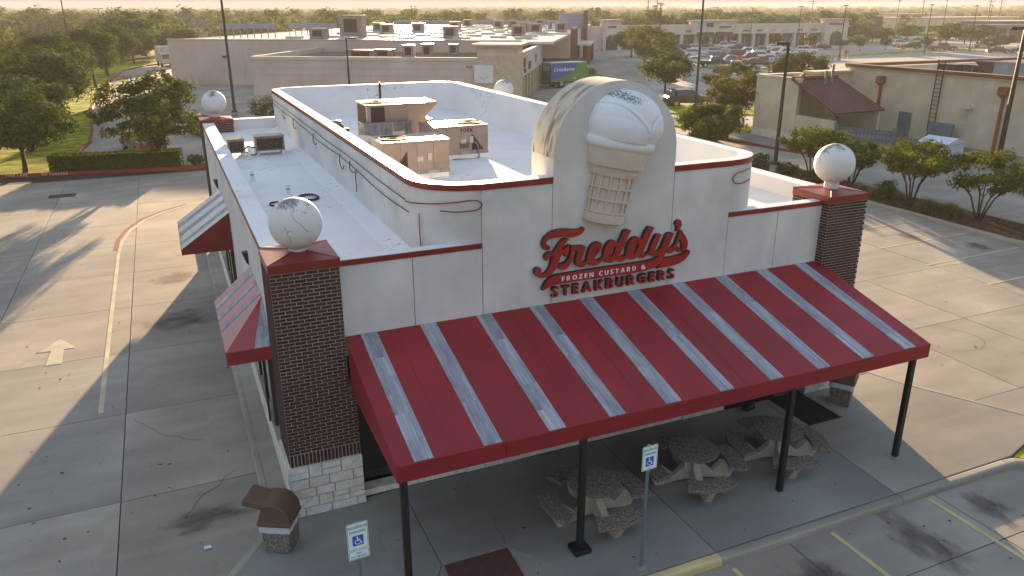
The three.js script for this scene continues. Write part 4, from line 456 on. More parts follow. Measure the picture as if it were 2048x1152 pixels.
// ---------- rooftop plant ----------
function louvre(p, x0, x1, y0, y1, z, n, m) { const l = []; for (let i = 0; i < n; i++) { const y = y0 + (i + 0.5) * (y1 - y0) / n; l.push(bx(x0, x1, y - 0.006, y + 0.006, z, z + 0.01)); } return put('coil_fins', l, m, p); }
function rooftopUnit(name, label, x0, x1, z0, z1, yb, yt, opt = {}) { // packaged unit: casing panels, top with fan grille, rails, hood
  const u = thing(name, label, 'air conditioner', [x0, yb, z1], 0, 'packaged units on the raised roof'); const w = x1 - x0, d = z1 - z0, h = yt - yb; const c = (n, g, m) => put(n, uvw(g, 2, x0 * 3), m || M.hvac, u);
  c('curb', bx(0.02, w - 0.02, -0.13, 0, -d + 0.02, -0.02), M.membrane); c('base_rail', bx(-0.01, w + 0.01, 0.0, 0.09, -d - 0.01, 0.01), M.galv);
  c('casing', bx(0, w, 0.09, h - 0.03, -d, 0));
  const n = opt.panels || 3; for (let i = 0; i < n; i++) { const a = w * i / n, b = w * (i + 1) / n; c('panel', rbx(a + 0.012, b - 0.012, 0.12 + (i % 2) * 0.16, h - 0.06, 0, 0.012, 0.004)); if (i % 2) c('panel', rbx(a + 0.012, b - 0.012, 0.12, 0.265, 0, 0.012, 0.004)); }
  c('top', rbx(-0.02, w + 0.02, h - 0.03, h, -d - 0.02, 0.02, 0.006), M.hvacTop);
  const fx = opt.fan === 'r' ? w * 0.78 : w * 0.25; const fan = put('fan_grille', new THREE.TorusGeometry(Math.min(d, w) * 0.3, 0.014, 6, 28).rotateX(PI / 2).translate(fx, h + 0.014, -d / 2), M.bronze, u); put('fan_well', new THREE.CylinderGeometry(Math.min(d, w) * 0.29, Math.min(d, w) * 0.29, 0.01, 28).translate(fx, h + 0.006, -d / 2), M.coil, u);
  for (let i = 1; i < 4; i++) put('grille_ring', new THREE.TorusGeometry(Math.min(d, w) * 0.07 * i, 0.006, 5, 24).rotateX(PI / 2).translate(fx, h + 0.014, -d / 2), M.bronze, fan);
  if (opt.hood) { const hx = opt.hood === 'r' ? w * 0.70 : w * 0.36, s = opt.hood === 'r' ? 1 : -1; const g = new THREE.BufferGeometry(); const A = [hx, h * 0.72, 0.016], B = [hx, 0.12, 0.016], C2 = [hx + s * w * 0.22, 0.12, 0.016]; g.setAttribute('position', new THREE.Float32BufferAttribute(s > 0 ? [...A, ...B, ...C2] : [...A, ...C2, ...B], 3)); g.computeVertexNormals(); put('coil_opening', uvw(g), M.coil, u); }
  put('diamond_plate', box(0.11, 0.11, 0.006).rotateZ(PI / 4).translate(opt.dia || w * 0.12, h * 0.56, 0.017), M.hvacTop, u); put('data_plate', box(0.16, 0.12, 0.006).translate(w * 0.55, h * 0.45, 0.017), M.whitePaint, u); put('disconnect', rbx(w * 0.66, w * 0.72, h * 0.4, h * 0.62, 0.012, 0.06, 0.006), M.whitePaint, u);
  return u; }
rooftopUnit('rooftop_unit', 'packaged air conditioner nearest the red parapet, its top glinting in the sun', 3.8, 5.62, -8.0, -6.76, 4.93, 5.82, { panels: 4, hood: 'l', fan: 'l' });
const yk = rooftopUnit('rooftop_unit', 'packaged air conditioner with dark lettering and a gas pipe on its front', 5.9, 7.68, -10.35, -9.08, 4.93, 5.79, { panels: 4, hood: 'r', fan: 'r', dia: 1.6 });
{ const [gs, w] = text3('YORK', 0.12, 0.004, 0.0); const m = mat('unitLetter', srgb(80, 50, 40)); gs.forEach(g => put('lettering', g.scale(0.42 / w, 1, 1).translate(0.87, 0.66, 0.014), m, yk)); put('gas_pipe', tube([[1.24, 0.4, 0.03], [1.4, 0.3, 0.06], [1.44, 0.05, 0.08], [1.44, -0.1, 0.1], [0.6, -0.11, 0.12]], 0.022, 30, 6), M.galv, yk); louvre(yk, 0.86, 1.16, 0.18, 0.36, 0.013, 7, M.bronze); }
{ const u = rooftopUnit('rooftop_unit', 'largest packaged air conditioner, farthest back, with two pointed intake hoods', 4.5, 6.42, -12.6, -11.2, 4.93, 6.28, { panels: 3, fan: 'l', dia: 0.95 });
  for (const [a, b] of [[0.02, 0.5]]) put('coil_opening', bx(0.12, 0.56, 0.66, 1.28, 0.012, 0.018), M.coil, u); put('coil_opening', bx(-0.012, -0.004, 0.6, 1.28, -1.2, -0.15), M.coil, u);
  const hood = (y0, y1, dp) => { const g = new THREE.ExtrudeGeometry(new THREE.Shape([[0, y0], [dp, y1 - 0.06], [dp * 0.9, y1], [0, y1]].map(p => new THREE.Vector2(...p))), { depth: 1.2, bevelEnabled: false }); g.translate(1.92, 0, -1.3); put('intake_hood', uvw(g), M.hvac, u); }; hood(0.92, 1.36, 0.42); hood(0.35, 0.82, 0.26); }
{ const u = thing('air_handler', 'low grey louvred cabinet between the parapet and the largest unit', 'air conditioner', [4.35, 4.8, -11.0], 0); const c = (n, g, m = M.galv) => put(n, uvw(g, 2), m, u); c('casing', bx(0, 1.5, 0.1, 0.9, -0.7, 0)); c('lid', rbx(-0.04, 1.54, 0.9, 0.96, -0.75, 0.05, 0.01)); c('door', rbx(0.06, 0.62, 0.16, 0.84, 0, 0.014, 0.004)); c('door', rbx(0.8, 1.44, 0.16, 0.84, 0, 0.014, 0.004)); put('label_plate', bx(0.88, 1.28, 0.52, 0.66, 0.015, 0.02), M.whitePaint, u); put('disconnect', rbx(0.66, 0.76, 0.45, 0.75, 0.0, 0.08, 0.006), M.galv, u); c('base_rail', bx(-0.02, 1.52, 0, 0.1, -0.72, 0.02)); }
{ const u = thing('exhaust_fan', 'white mushroom exhaust fan beside the left parapet', 'exhaust fan', [3.95, 4.8, -9.6]); put('curb', bx(-0.26, 0.26, 0, 0.3, -0.26, 0.26), M.membrane, u); put('housing', new THREE.LatheGeometry([[0.2, 0.3], [0.24, 0.5], [0.22, 0.62], [0.3, 0.66], [0.31, 0.72], [0.24, 0.78], [0, 0.8]].map(p => new THREE.Vector2(...p)), 24), mat('fanWhite', srgb(214, 206, 196), { roughness: 0.5 }), u); put('motor_box', rbx(0.22, 0.36, 0.4, 0.56, -0.06, 0.1, 0.01), M.galv, u); }
{ const u = thing('exhaust_fan', 'grey drum exhaust fan by the left parapet, farthest back', 'exhaust fan', [3.75, 4.8, -12.4]); put('curb', bx(-0.24, 0.24, 0, 0.35, -0.24, 0.24), M.membrane, u); put('housing', new THREE.LatheGeometry([[0.18, 0.35], [0.25, 0.4], [0.25, 0.75], [0.17, 0.82], [0.17, 0.9], [0, 0.92]].map(p => new THREE.Vector2(...p)), 20), M.galv, u); put('motor_box', rbx(0.2, 0.4, 0.45, 0.65, -0.1, 0.1, 0.01), M.bronze, u); }
function condenser(label, x0, x1, z, h) { const u = thing('condenser_unit', label, 'air conditioner', [x0, 4.5, z], 0, 'small condensers on the low roof'); const w = x1 - x0; put('casing', [bx(0, w, 0.14, h, -0.55, -0.03), bx(0, 0.05, 0.14, h, -0.03, 0.02), bx(w - 0.05, w, 0.14, h, -0.03, 0.02), bx(0.05, w - 0.05, h - 0.05, h, -0.03, 0.02), bx(0.05, w - 0.05, 0.14, 0.18, -0.03, 0.02)], M.hvac, u); put('lid', rbx(-0.02, w + 0.02, h, h + 0.03, -0.58, 0.04, 0.008), M.hvacTop, u); put('coil', uvw(bx(0.05, w - 0.05, 0.18, h - 0.05, -0.028, -0.01), 1.5), mat('coilDirty', srgb(150, 126, 110), { map: T_aggr, roughness: 0.9 }), u); for (const [a, b] of [[0.05, -0.05], [w - 0.05, -0.05], [0.05, -0.5], [w - 0.05, -0.5]]) put('foot', rbx(a - 0.06, a + 0.06, 0, 0.14, b - 0.06, b + 0.06, 0.01), M.membrane, u); return u; }
condenser('smaller square condenser in the back corner of the low left roof', 0.5, 1.02, -13.9, 0.56); condenser('wider condenser on the low left roof beside the raised wall', 1.36, 2.3, -13.95, 0.6);
{ const c = thing('refrigerant_lines', 'black insulated pipes looping between the two small condensers', 'pipes', [0, 0, 0]); put('pipe', tube([[1.0, 4.75, -13.85], [1.12, 4.86, -13.8], [1.22, 4.8, -13.82], [1.34, 4.8, -13.85]], 0.022, 20, 6), M.black, c); put('pipe', tube([[1.02, 4.68, -13.8], [1.15, 4.6, -13.75], [1.25, 4.56, -13.75], [1.4, 4.62, -13.8]], 0.02, 20, 6), M.black, c); put('pipe', tube([[1.1, 4.52, -13.4], [1.1, 4.8, -13.4], [1.1, 4.85, -13.5]], 0.05, 10, 6), M.membrane, c); }
for (const [x, z, h, lb] of [[0.78, -9.75, 0.3, 'white roof vent pipe nearer the drive-through parapet'], [1.42, -7.45, 0.3, 'white roof vent pipe beside the coiled hose']]) { const v = thing('vent_pipe', lb, 'vent pipe', [x, 4.5, z], 0, 'vent pipes on the low roof'); put('pipe', cyl(0.055, 0.05, h, 0, 0, 0, 14), M.membrane, v); put('boot', cyl(0.1, 0.06, 0.08, 0, 0, 0, 14), M.membrane, v); put('band', cyl(0.058, 0.058, 0.03, 0, h * 0.6, 0, 14), M.galv, v); }
{ const h = thing('coiled_hose', 'loose coils of black hose lying on the low white roof', 'hose'); const co = (cx, cz, R, n, ph) => { const p = []; for (let i = 0; i <= n * 10; i++) { const a = i / 10 * 2 * PI + ph; const k = R * (1 - 0.1 * Math.sin(a * 0.7)); p.push([cx + k * Math.cos(a) * 1.15, 4.52 + i * 0.0012, cz + k * Math.sin(a) * 1.5]); } return tube(p, 0.018, n * 50, 6); }; put('coil', co(1.85, -6.95, 0.2, 3, 0), M.black, h); put('coil', co(0.98, -6.6, 0.13, 2, 1), M.black, h); put('end', tube([[1.15, 4.53, -6.9], [1.35, 4.53, -7.05], [1.6, 4.54, -7.1]], 0.018, 16, 6), M.black, h); }
// ---------- patio things ----------
function picnicTable(label, x, z, turn) {
  const t = thing('picnic_table', label, 'picnic table', [x, 0, z], turn, 'round concrete picnic tables on the patio');
  const top = new THREE.LatheGeometry([[0, 0.655], [0.44, 0.655], [0.485, 0.67], [0.5, 0.69], [0.5, 0.705], [0.488, 0.722], [0, 0.724]].map(p => new THREE.Vector2(...p)), 48); put('table_top', uvw(top, 0.8), M.aggr, t);
  for (let k = 0; k < 4; k++) { const a = k * PI / 2; const leg = new THREE.ExtrudeGeometry(new THREE.Shape([[0.03, 0.655], [0.17, 0.655], [0.2, 0.36], [0.42, 0.17], [0.62, 0.355], [1.0, 0.355], [0.8, 0.0], [0.64, 0.0], [0.32, 0.07], [0.03, 0.07]].map(p => new THREE.Vector2(...p))), { depth: 0.13, bevelEnabled: true, bevelSize: 0.01, bevelThickness: 0.01, bevelSegments: 1 }); leg.translate(0, 0, -0.065); leg.rotateY(-a); const L = put('pedestal_leg', uvw(leg, 0.8), M.aggrPale, t);
    const s = new THREE.Shape(), h = 0.50; s.absarc(0, 0, 1.06, -h, h, false); s.absarc(0, 0, 0.70, h * 1.12, -h * 1.12, true); const g = new THREE.ExtrudeGeometry(s, { depth: 0.05, curveSegments: 16, bevelEnabled: true, bevelSize: 0.012, bevelOffset: -0.012, bevelThickness: 0.012, bevelSegments: 2 }); g.rotateX(-PI / 2); g.translate(0, 0.368, 0); g.rotateY(-a); put('bench_seat', uvw(g, 0.8), M.aggr, t); }
  return t; }
picnicTable('round concrete picnic table behind the second awning post, nearest the parking sign', 5.22, 2.2, 0.05); picnicTable('middle round concrete picnic table, clear of the posts', 7.62, 2.0, -0.22); picnicTable('round concrete picnic table beside the black doormat', 9.75, 2.05, -0.3);

function litterBin(label, x, z, turn, flap) {
  const b = thing('litter_bin', label, 'litter bin', [x, 0, z], turn, 'concrete litter bins by the front corners'); const T = new THREE.BoxGeometry(0.5, 0.62, 0.5); { const p = T.attributes.position; for (let i = 0; i < p.count; i++) { const k = p.getY(i) < 0 ? 0.88 : 1.02; p.setX(i, p.getX(i) * k); p.setZ(i, p.getZ(i) * k); } } put('base', uvw(T.translate(0, 0.31, 0), 0.8), M.aggr, b);
  const r = RNG(x * 10 | 0), bag = new THREE.CylinderGeometry(0.375, 0.372, 0.17, 32, 5, true).rotateY(PI / 4); { const p = bag.attributes.position; for (let i = 0; i < p.count; i++) { const a = Math.atan2(p.getZ(i), p.getX(i)), q = 0.27 / Math.max(Math.abs(Math.cos(a)), Math.abs(Math.sin(a))), k = q * (1.0 + 0.03 * Math.sin(a * 9 + p.getY(i) * 30) + 0.02 * r()); p.setX(i, Math.cos(a) * k); p.setZ(i, Math.sin(a) * k); } bag.computeVertexNormals(); } put('bin_liner', bag.translate(0, 0.55, 0), mat('liner', srgb(206, 210, 212), { roughness: 0.35, clearcoat: 0.4, side: THREE.DoubleSide }), b);
  const br = mat('binLid', srgb(104, 80, 62), { roughness: 0.55 });
  put('lid_rim', rbx(-0.3, 0.3, 0.6, 0.68, -0.3, 0.3, 0.02), br, b);
  const hood = new THREE.ExtrudeGeometry(new THREE.Shape((() => { const o = [[-0.28, 0.68]]; for (let i = 0; i <= 10; i++) { const a = PI / 2 * i / 10; o.push([0.28 * Math.cos(a) - 0.0, 0.68 + 0.34 * Math.sin(a)]); } o.push([-0.16, 1.02]); return o.map(p => new THREE.Vector2(...p)); })()), { depth: 0.52, bevelEnabled: true, bevelSize: 0.015, bevelThickness: 0.02, bevelSegments: 2 }); put('hood', hood.translate(0, 0, -0.26), br, b);
  if (flap) { const f = new RoundedBoxGeometry(0.42, 0.13, 0.5, 2, 0.03); f.translate(-0.2, 0, 0); f.rotateZ(-0.22); f.translate(-0.14, 0.96, 0); put('open_flap', f, br, b); }
  return b; }
litterBin('square aggregate litter bin with open brown flap left of the front pillar', -0.36, 0.78, -0.5, true); litterBin('square aggregate litter bin half hidden beneath the right end of the awning', 12.95, 0.72, 0.6, false);

{ // reserved parking signs
  const face = (van) => { const c = document.createElement('canvas'); c.width = 256; c.height = 384 + (van ? 130 : 0); const g = c.getContext('2d'); g.fillStyle = '#e9f3f1'; g.fillRect(0, 0, c.width, c.height); g.strokeStyle = '#1f8a78'; g.lineWidth = 6; const rr = (x, y, w, h, r) => { g.beginPath(); g.moveTo(x + r, y); g.lineTo(x + w - r, y); g.quadraticCurveTo(x + w, y, x + w, y + r); g.lineTo(x + w, y + h - r); g.quadraticCurveTo(x + w, y + h, x + w - r, y + h); g.lineTo(x + r, y + h); g.quadraticCurveTo(x, y + h, x, y + h - r); g.lineTo(x, y + r); g.quadraticCurveTo(x, y, x + r, y); g.stroke(); }; rr(10, 10, 236, 364, 22); g.fillStyle = '#1f8a78'; g.textAlign = 'center'; g.font = 'bold 50px sans-serif'; g.fillText('RESERVED', 128, 84, 224); g.fillText('PARKING', 128, 146, 200);
    g.fillStyle = '#1b5fb8'; g.fillRect(62, 182, 132, 140); g.strokeStyle = '#f4f6f6'; g.fillStyle = '#f4f6f6'; g.lineWidth = 10; g.lineCap = 'round'; g.beginPath(); g.arc(122, 206, 10, 0, 7); g.fill(); g.beginPath(); g.moveTo(122, 220); g.lineTo(124, 256); g.lineTo(156, 256); g.lineTo(170, 296); g.lineTo(180, 292); g.stroke(); g.beginPath(); g.moveTo(124, 236); g.lineTo(152, 236); g.stroke(); g.beginPath(); g.arc(126, 272, 32, -2.0, -0.1, true); g.stroke();
    if (van) { g.strokeStyle = '#1f8a78'; g.lineWidth = 6; rr(10, 392, 236, 112, 20); g.fillStyle = '#1f8a78'; g.font = 'bold 32px sans-serif'; g.fillText('VAN', 128, 440); g.font = 'bold 34px sans-serif'; g.fillText('ACCESSIBLE', 128, 484, 210); }
    const t = new THREE.CanvasTexture(c); t.colorSpace = THREE.SRGBColorSpace; return t; };
  const plate = (w, h) => { const r = 0.025, s = new THREE.Shape(); s.moveTo(-w / 2 + r, 0); s.lineTo(w / 2 - r, 0); s.quadraticCurveTo(w / 2, 0, w / 2, r); s.lineTo(w / 2, h - r); s.quadraticCurveTo(w / 2, h, w / 2 - r, h); s.lineTo(-w / 2 + r, h); s.quadraticCurveTo(-w / 2, h, -w / 2, h - r); s.lineTo(-w / 2, r); s.quadraticCurveTo(-w / 2, 0, -w / 2 + r, 0); return s; };
  const mk = (label, x, z, H, h, van, turn) => { const s = thing('parking_sign', label, 'sign', [x, 0, z], turn, 'reserved parking signs on grey posts'); put('post', cyl(0.03, 0.03, H - 0.04, 0, 0, -0.035, 14), mat('signPost', srgb(120, 132, 140), { roughness: 0.5, metalness: 0.4 }), s); put('base_collar', cyl(0.09, 0.085, 0.025, 0, 0, -0.035, 20), M.curb, s); put('post_cap', new THREE.SphereGeometry(0.034, 12, 8).translate(0, H - 0.03, -0.035), M.signPost, s);
    const P_ = put('sign_plate', new THREE.ExtrudeGeometry(plate(0.305, h), { depth: 0.004, bevelEnabled: false }).translate(0, H - h, 0), M.galv, s); const g = new THREE.ShapeGeometry(plate(0.303, h - 0.002), 8); const p = g.attributes.position, u = g.attributes.uv; for (let i = 0; i < p.count; i++) u.setXY(i, p.getX(i) / 0.305 + 0.5, p.getY(i) / h); g.translate(0, H - h + 0.001, 0.0055); put('sign_face', g, new THREE.MeshStandardMaterial({ map: face(van), roughness: 0.45 }), P_);
    for (const q of [0.05, h - 0.04]) put('bolt', cyl(0.008, 0.008, 0.006, 0, 0, 0, 8).rotateX(PI / 2).translate(0, H - q, 0.006), M.black, P_); };
  mk('blue and white reserved parking sign with extra van plate, nearest the litter bin', 0.42, 3.88, 2.37, 0.61, true, 0.05); mk('blue and white reserved parking sign on a post between the first two picnic tables', 5.22, 3.9, 2.43, 0.457, false, 0.05);
}
{ const m = thing('door_mat', 'black rubber mat in front of the entrance door', 'mat', [11.9, 0, 0.6]); put('rubber', uvw(rbx(-0.48, 0.48, 0.002, 0.016, -0.68, 0.68, 0.004), 1), M.rubber, m); put('edge', [bx(-0.52, 0.52, 0.001, 0.007, 0.68, 0.72), bx(-0.52, 0.52, 0.001, 0.007, -0.72, -0.68)], M.black, m); }
{ const s = thing('bait_box', 'small black rounded bait box on the patio by the wall', 'bait box', [10.65, 0, 0.1], 0.2); put('shell', rbx(-0.16, 0.16, 0, 0.13, -0.1, 0.1, 0.045, 4), M.black, s); put('entry_hole', new THREE.CylinderGeometry(0.03, 0.03, 0.004, 12).rotateX(PI / 2).translate(0.07, 0.06, 0.1), M.rubber, s); put('lid', rbx(-0.1, 0.1, 0.128, 0.14, -0.06, 0.06, 0.005), M.rubber, s); }
{ const s = thing('crumpled_paper', 'scrap of crumpled white paper on the drive-through lane', 'litter', [-1.6, YL + 0.012, 0.1]); const g = new THREE.PlaneGeometry(0.13, 0.1, 5, 4); g.rotateX(-PI / 2); const p = g.attributes.position, r = RNG(3); for (let i = 0; i < p.count; i++) { p.setY(i, r() * 0.03); p.setX(i, p.getX(i) * (0.8 + r() * 0.4)); } g.computeVertexNormals(); put('paper', g, mat('paper', srgb(226, 230, 240), { side: THREE.DoubleSide }), s); }
{ const b = thing('red_bollard', 'thin red guard post by the drive-through kerb', 'bollard', [-0.25, 0, -8.0]); put('post', cyl(0.055, 0.055, 0.95, 0, 0, 0, 14), mat('bollardRed', srgb(150, 24, 30), { roughness: 0.5 }), b); put('cap', new THREE.SphereGeometry(0.055, 14, 8).translate(0, 0.95, 0), M.bollardRed, b); }

{ // dark gum spots and grit scattered over the paving
  const r = RNG(123), disc = new THREE.CircleGeometry(1, 7).rotateX(-PI / 2), lst = []; const add = (x, z, y, s) => { const g = disc.clone(); g.scale(s * (0.6 + r()), 1, s * (0.6 + r())); g.rotateY(r() * 6); lst.push(g.translate(x, y, z)); };
  for (let i = 0; i < 260; i++) add(-8 + r() * 7.4, -22 + r() * 24, YL + 0.005, 0.008 + r() * r() * 0.035); for (let i = 0; i < 90; i++) add(7 + r() * 8, 4.5 + r() * 4, YL + 0.005, 0.008 + r() * r() * 0.03); for (let i = 0; i < 110; i++) add(0 + r() * 13, 0.3 + r() * 3.6, 0.004, 0.006 + r() * r() * 0.02); for (let i = 0; i < 160; i++) add(15.2 + r() * 14.5, -14 + r() * 16, YL + 0.005, 0.01 + r() * r() * 0.04);
  const m = put('paving_specks', lst, M.joint); m.userData = { kind: 'stuff', label: 'dark gum spots and grit on the paving' }; m.castShadow = false; }
// ---------- vegetation ----------
const leafMat = (k, c) => (M[k] = new THREE.MeshPhysicalMaterial({ color: c, vertexColors: true, roughness: 1, transmission: 0.42, thickness: 0, specularIntensity: 0.12, side: THREE.DoubleSide }));
leafMat('leafOak', lin(0.48, 0.62, 0.24)); leafMat('leafGrey', lin(0.58, 0.62, 0.38)); leafMat('leafLime', lin(0.85, 0.85, 0.42)); leafMat('leafRust', lin(0.80, 0.62, 0.42)); leafMat('leafMyrtle', lin(0.8, 0.84, 0.36)); leafMat('leafHedge', lin(0.5, 0.66, 0.34));
function leaves(seed, n, size, sample) { // diamond leaves; sample(r) -> [x,y,z,outward dir]
  const r = RNG(seed), pos = new Float32Array(n * 18), col = new Float32Array(n * 18), nor = new Float32Array(n * 18); const a = V(0, 0, 0), b = V(0, 0, 0), nn = V(0, 0, 0);
  for (let i = 0; i < n; i++) { const s = sample(r); a.set(r() - 0.5, r() - 0.5, r() - 0.5).normalize(); nn.set(s[3] + (r() - 0.5) * 1.3, s[4] + 0.35 + (r() - 0.5) * 1.3, s[5] + (r() - 0.5) * 1.3).normalize(); b.crossVectors(nn, a).normalize(); a.crossVectors(b, nn); const L = size * (0.6 + r() * 0.8), w = L * (0.34 + r() * 0.22);
    const P4 = [[-L / 2, 0], [0, -w / 2], [L / 2, 0], [0, w / 2]].map(q => [s[0] + a.x * q[0] + b.x * q[1], s[1] + a.y * q[0] + b.y * q[1], s[2] + a.z * q[0] + b.z * q[1]]); const t = 0.45 + r() * 1.1, hue = r(); const c = [0.115 * t * (0.8 + hue * 0.5), 0.15 * t, 0.034 * t * (1.2 - hue * 0.5)];
    [0, 1, 2, 0, 2, 3].forEach((q, k) => { const o = i * 18 + k * 3; pos[o] = P4[q][0]; pos[o + 1] = P4[q][1]; pos[o + 2] = P4[q][2]; nor[o] = nn.x; nor[o + 1] = nn.y; nor[o + 2] = nn.z; col[o] = c[0]; col[o + 1] = c[1]; col[o + 2] = c[2]; }); }
  const g = new THREE.BufferGeometry(); g.setAttribute('position', new THREE.BufferAttribute(pos, 3)); g.setAttribute('normal', new THREE.BufferAttribute(nor, 3)); g.setAttribute('color', new THREE.BufferAttribute(col, 3)); return g; }
function clumpSampler(seed, nc, cx, cy, cz, rx, ry, rz, cr, flat = 0) { // leaf clumps spread over an uneven ellipsoid shell
  const r = RNG(seed), C = []; for (let i = 0; i < nc; i++) { const a = r() * 2 * PI, u = r() * 2 - 1, q = Math.sqrt(1 - u * u); const k = (0.5 + 0.54 * Math.pow(r(), 0.5)) * (0.86 + 0.28 * vn(a * 1.3 + seed, u * 2 + 7, 64)); let y = u * ry * k; if (y < 0) y *= (1 - flat); C.push([cx + q * Math.cos(a) * rx * k, cy + y, cz + q * Math.sin(a) * rz * k, cr * (0.6 + r() * 0.8)]); }
  return rr => { const c = C[rr() * C.length | 0]; const a = rr() * 2 * PI, u = rr() * 2 - 1, q = Math.sqrt(1 - u * u), k = c[3] * Math.pow(rr(), 0.38); const d = [q * Math.cos(a), u, q * Math.sin(a)]; return [c[0] + d[0] * k, c[1] + d[1] * k * 0.8, c[2] + d[2] * k, (c[0] - cx) / rx + d[0] * 0.7, (c[1] - cy) / ry + d[1] * 0.7, (c[2] - cz) / rz + d[2] * 0.7]; }; }
function limbs(seed, th, tr, cy, rx, ry, n) { // trunk and limbs, tapered
  const r = RNG(seed), list = []; const lean = (r() - 0.5) * 0.3; let p = [0, -0.2, 0]; const segs = 4; for (let i = 1; i <= segs; i++) { const q = [lean * i / segs + (r() - 0.5) * 0.06, -0.2 + (th + 0.2) * i / segs, (r() - 0.5) * 0.12]; list.push(beam(p, q, tr * (1.15 - 0.12 * i), tr * (1.03 - 0.12 * i), 8)); p = q; }
  for (let i = 0; i < n; i++) { const a = i / n * 2 * PI + r(), l = 0.45 + r() * 0.4; const e = [p[0] + Math.cos(a) * rx * l, cy + (r() - 0.2) * ry * 0.5, p[2] + Math.sin(a) * rx * l]; const m = [p[0] + (e[0] - p[0]) * 0.45, p[1] + (e[1] - p[1]) * 0.6, p[2] + (e[2] - p[2]) * 0.45]; list.push(beam(p, m, tr * 0.5, tr * 0.32, 6), beam(m, e, tr * 0.32, tr * 0.1, 5)); const a2 = a + 0.7, e2 = [m[0] + Math.cos(a2) * rx * 0.35, m[1] + ry * 0.45, m[2] + Math.sin(a2) * rx * 0.35]; list.push(beam(m, e2, tr * 0.24, tr * 0.07, 5)); }
  return uvw(merge(list), 0.6); }
const treeGeo = {};
function treeKind(k, o) { treeGeo[k] = { h: o.h, crown: leaves(o.seed, o.n, o.leaf, clumpSampler(o.seed + 1, o.nc, 0, o.cy, 0, o.rx, o.ry, o.rx, o.cr, o.flat || 0)), wood: limbs(o.seed + 2, o.th, o.tr, o.cy, o.rx, o.ry, o.nl || 6) }; }
// unit-size kinds (heights in metres at scale 1)
treeKind('oak', { h: 6, seed: 100, n: 19000, leaf: 0.27, nc: 90, cy: 3.7, rx: 3.1, ry: 2.1, cr: 0.75, th: 1.7, tr: 0.19, flat: 0.35, nl: 8 });
treeKind('oak2', { h: 6, seed: 140, n: 18000, leaf: 0.27, nc: 70, cy: 3.6, rx: 2.9, ry: 2.2, cr: 0.8, th: 1.6, tr: 0.18, flat: 0.3, nl: 7 });
treeKind('elm', { h: 6, seed: 180, n: 13000, leaf: 0.21, nc: 110, cy: 3.55, rx: 2.75, ry: 2.35, cr: 0.5, th: 1.1, tr: 0.13, flat: 0.1, nl: 10 });
treeKind('small', { h: 4, seed: 220, n: 2600, leaf: 0.26, nc: 34, cy: 2.7, rx: 1.6, ry: 1.3, cr: 0.55, th: 1.4, tr: 0.1, flat: 0.2, nl: 5 });
treeKind('round', { h: 5, seed: 260, n: 5200, leaf: 0.24, nc: 50, cy: 3.4, rx: 2.0, ry: 1.6, cr: 0.6, th: 1.8, tr: 0.13, flat: 0.25, nl: 6 });
function tree(name, label, kind, x, z, h, w, mt, group, turn = 0, y = -0.12) { const k = treeGeo[kind]; const t = thing(name, label, 'tree', [x, y, z], turn, group); const s = h / k.h, b = kind[0] === 'o' ? 6.4 : kind === 'elm' ? 5.6 : kind === 'small' ? 3.4 : 4.2; t.scale.set(w / b, s, w / b); put('trunk', k.wood, M.bark, t); put('crown', k.crown, mt, t); return t; }
const ord = ['nearest', 'second', 'third', 'fourth', 'fifth', 'sixth', 'seventh', 'eighth', 'ninth', 'tenth', 'eleventh', 'twelfth'];
tree('oak_tree', 'dark spreading oak on the lawn, closest to the red kerb lettering', 'oak', -9.3, -40.6, 4.7, 6.0, M.leafOak, 'oaks along the service road verge', 0.4);
tree('oak_tree', 'broad oak in a mulch ring behind the lawn\'s front oak', 'oak2', -9.9, -48.8, 5.1, 7.0, M.leafOak, 'oaks along the service road verge', 2.0);
tree('oak_tree', 'widest dark oak, third along the service road verge', 'oak', -10.6, -58.8, 5.9, 8.4, M.leafOak, 'oaks along the service road verge', 3.5);
tree('oak_tree', 'dark oak, fourth along the service road verge', 'oak2', -11, -71, 6.2, 7.6, M.leafOak, 'oaks along the service road verge', 5.0);
tree('oak_tree', 'dark oak, fifth along the service road verge', 'oak', -11, -86, 6.6, 7.2, M.leafOak, 'oaks along the service road verge', 1.1);
tree('oak_tree', 'dark oak, sixth along the service road verge where the kerb bends', 'oak2', -8.6, -99, 7.2, 8.4, M.leafOak, 'oaks along the service road verge', 2.6);
tree('oak_tree', 'dark oak beyond the bend, seventh along the verge', 'oak', -8, -118, 6.8, 8.8, M.leafOak, 'oaks along the service road verge', 4.1);
tree('oak_tree', 'dark oak on the grass left of the white delivery truck', 'oak2', -5, -146, 6.0, 8.6, M.leafOak, 'oaks along the service road verge', 0.2);
tree('oak_tree', 'dark oak right behind the white delivery truck', 'oak', 3, -152, 5.6, 8.2, M.leafOak, 'oaks along the service road verge', 3.2);
tree('street_tree', 'yellow-green tree beside the side street at the left edge', 'round', -20, -112, 6.4, 6.2, M.leafLime, 'trees by the side street'); tree('street_tree', 'small rust-coloured tree by the side street, cut by the left edge', 'small', -21.2, -110, 3.2, 2.6, M.leafRust, 'trees by the side street', 1); tree('street_tree', 'tall green tree by the side street behind the yellow-green one', 'round', -20.5, -128, 6.6, 6.5, M.leafGrey, 'trees by the side street', 2);
tree('street_tree', 'pale lime tree standing out of the dark wood behind the verge', 'round', -6, -178, 7.6, 8.5, M.leafLime, null, 2.5);
tree('elm_tree', 'airy grey-green tree growing out of the clipped hedge', 'elm', -2.0, -39.5, 5.7, 6.2, M.leafGrey, null, 0.8);
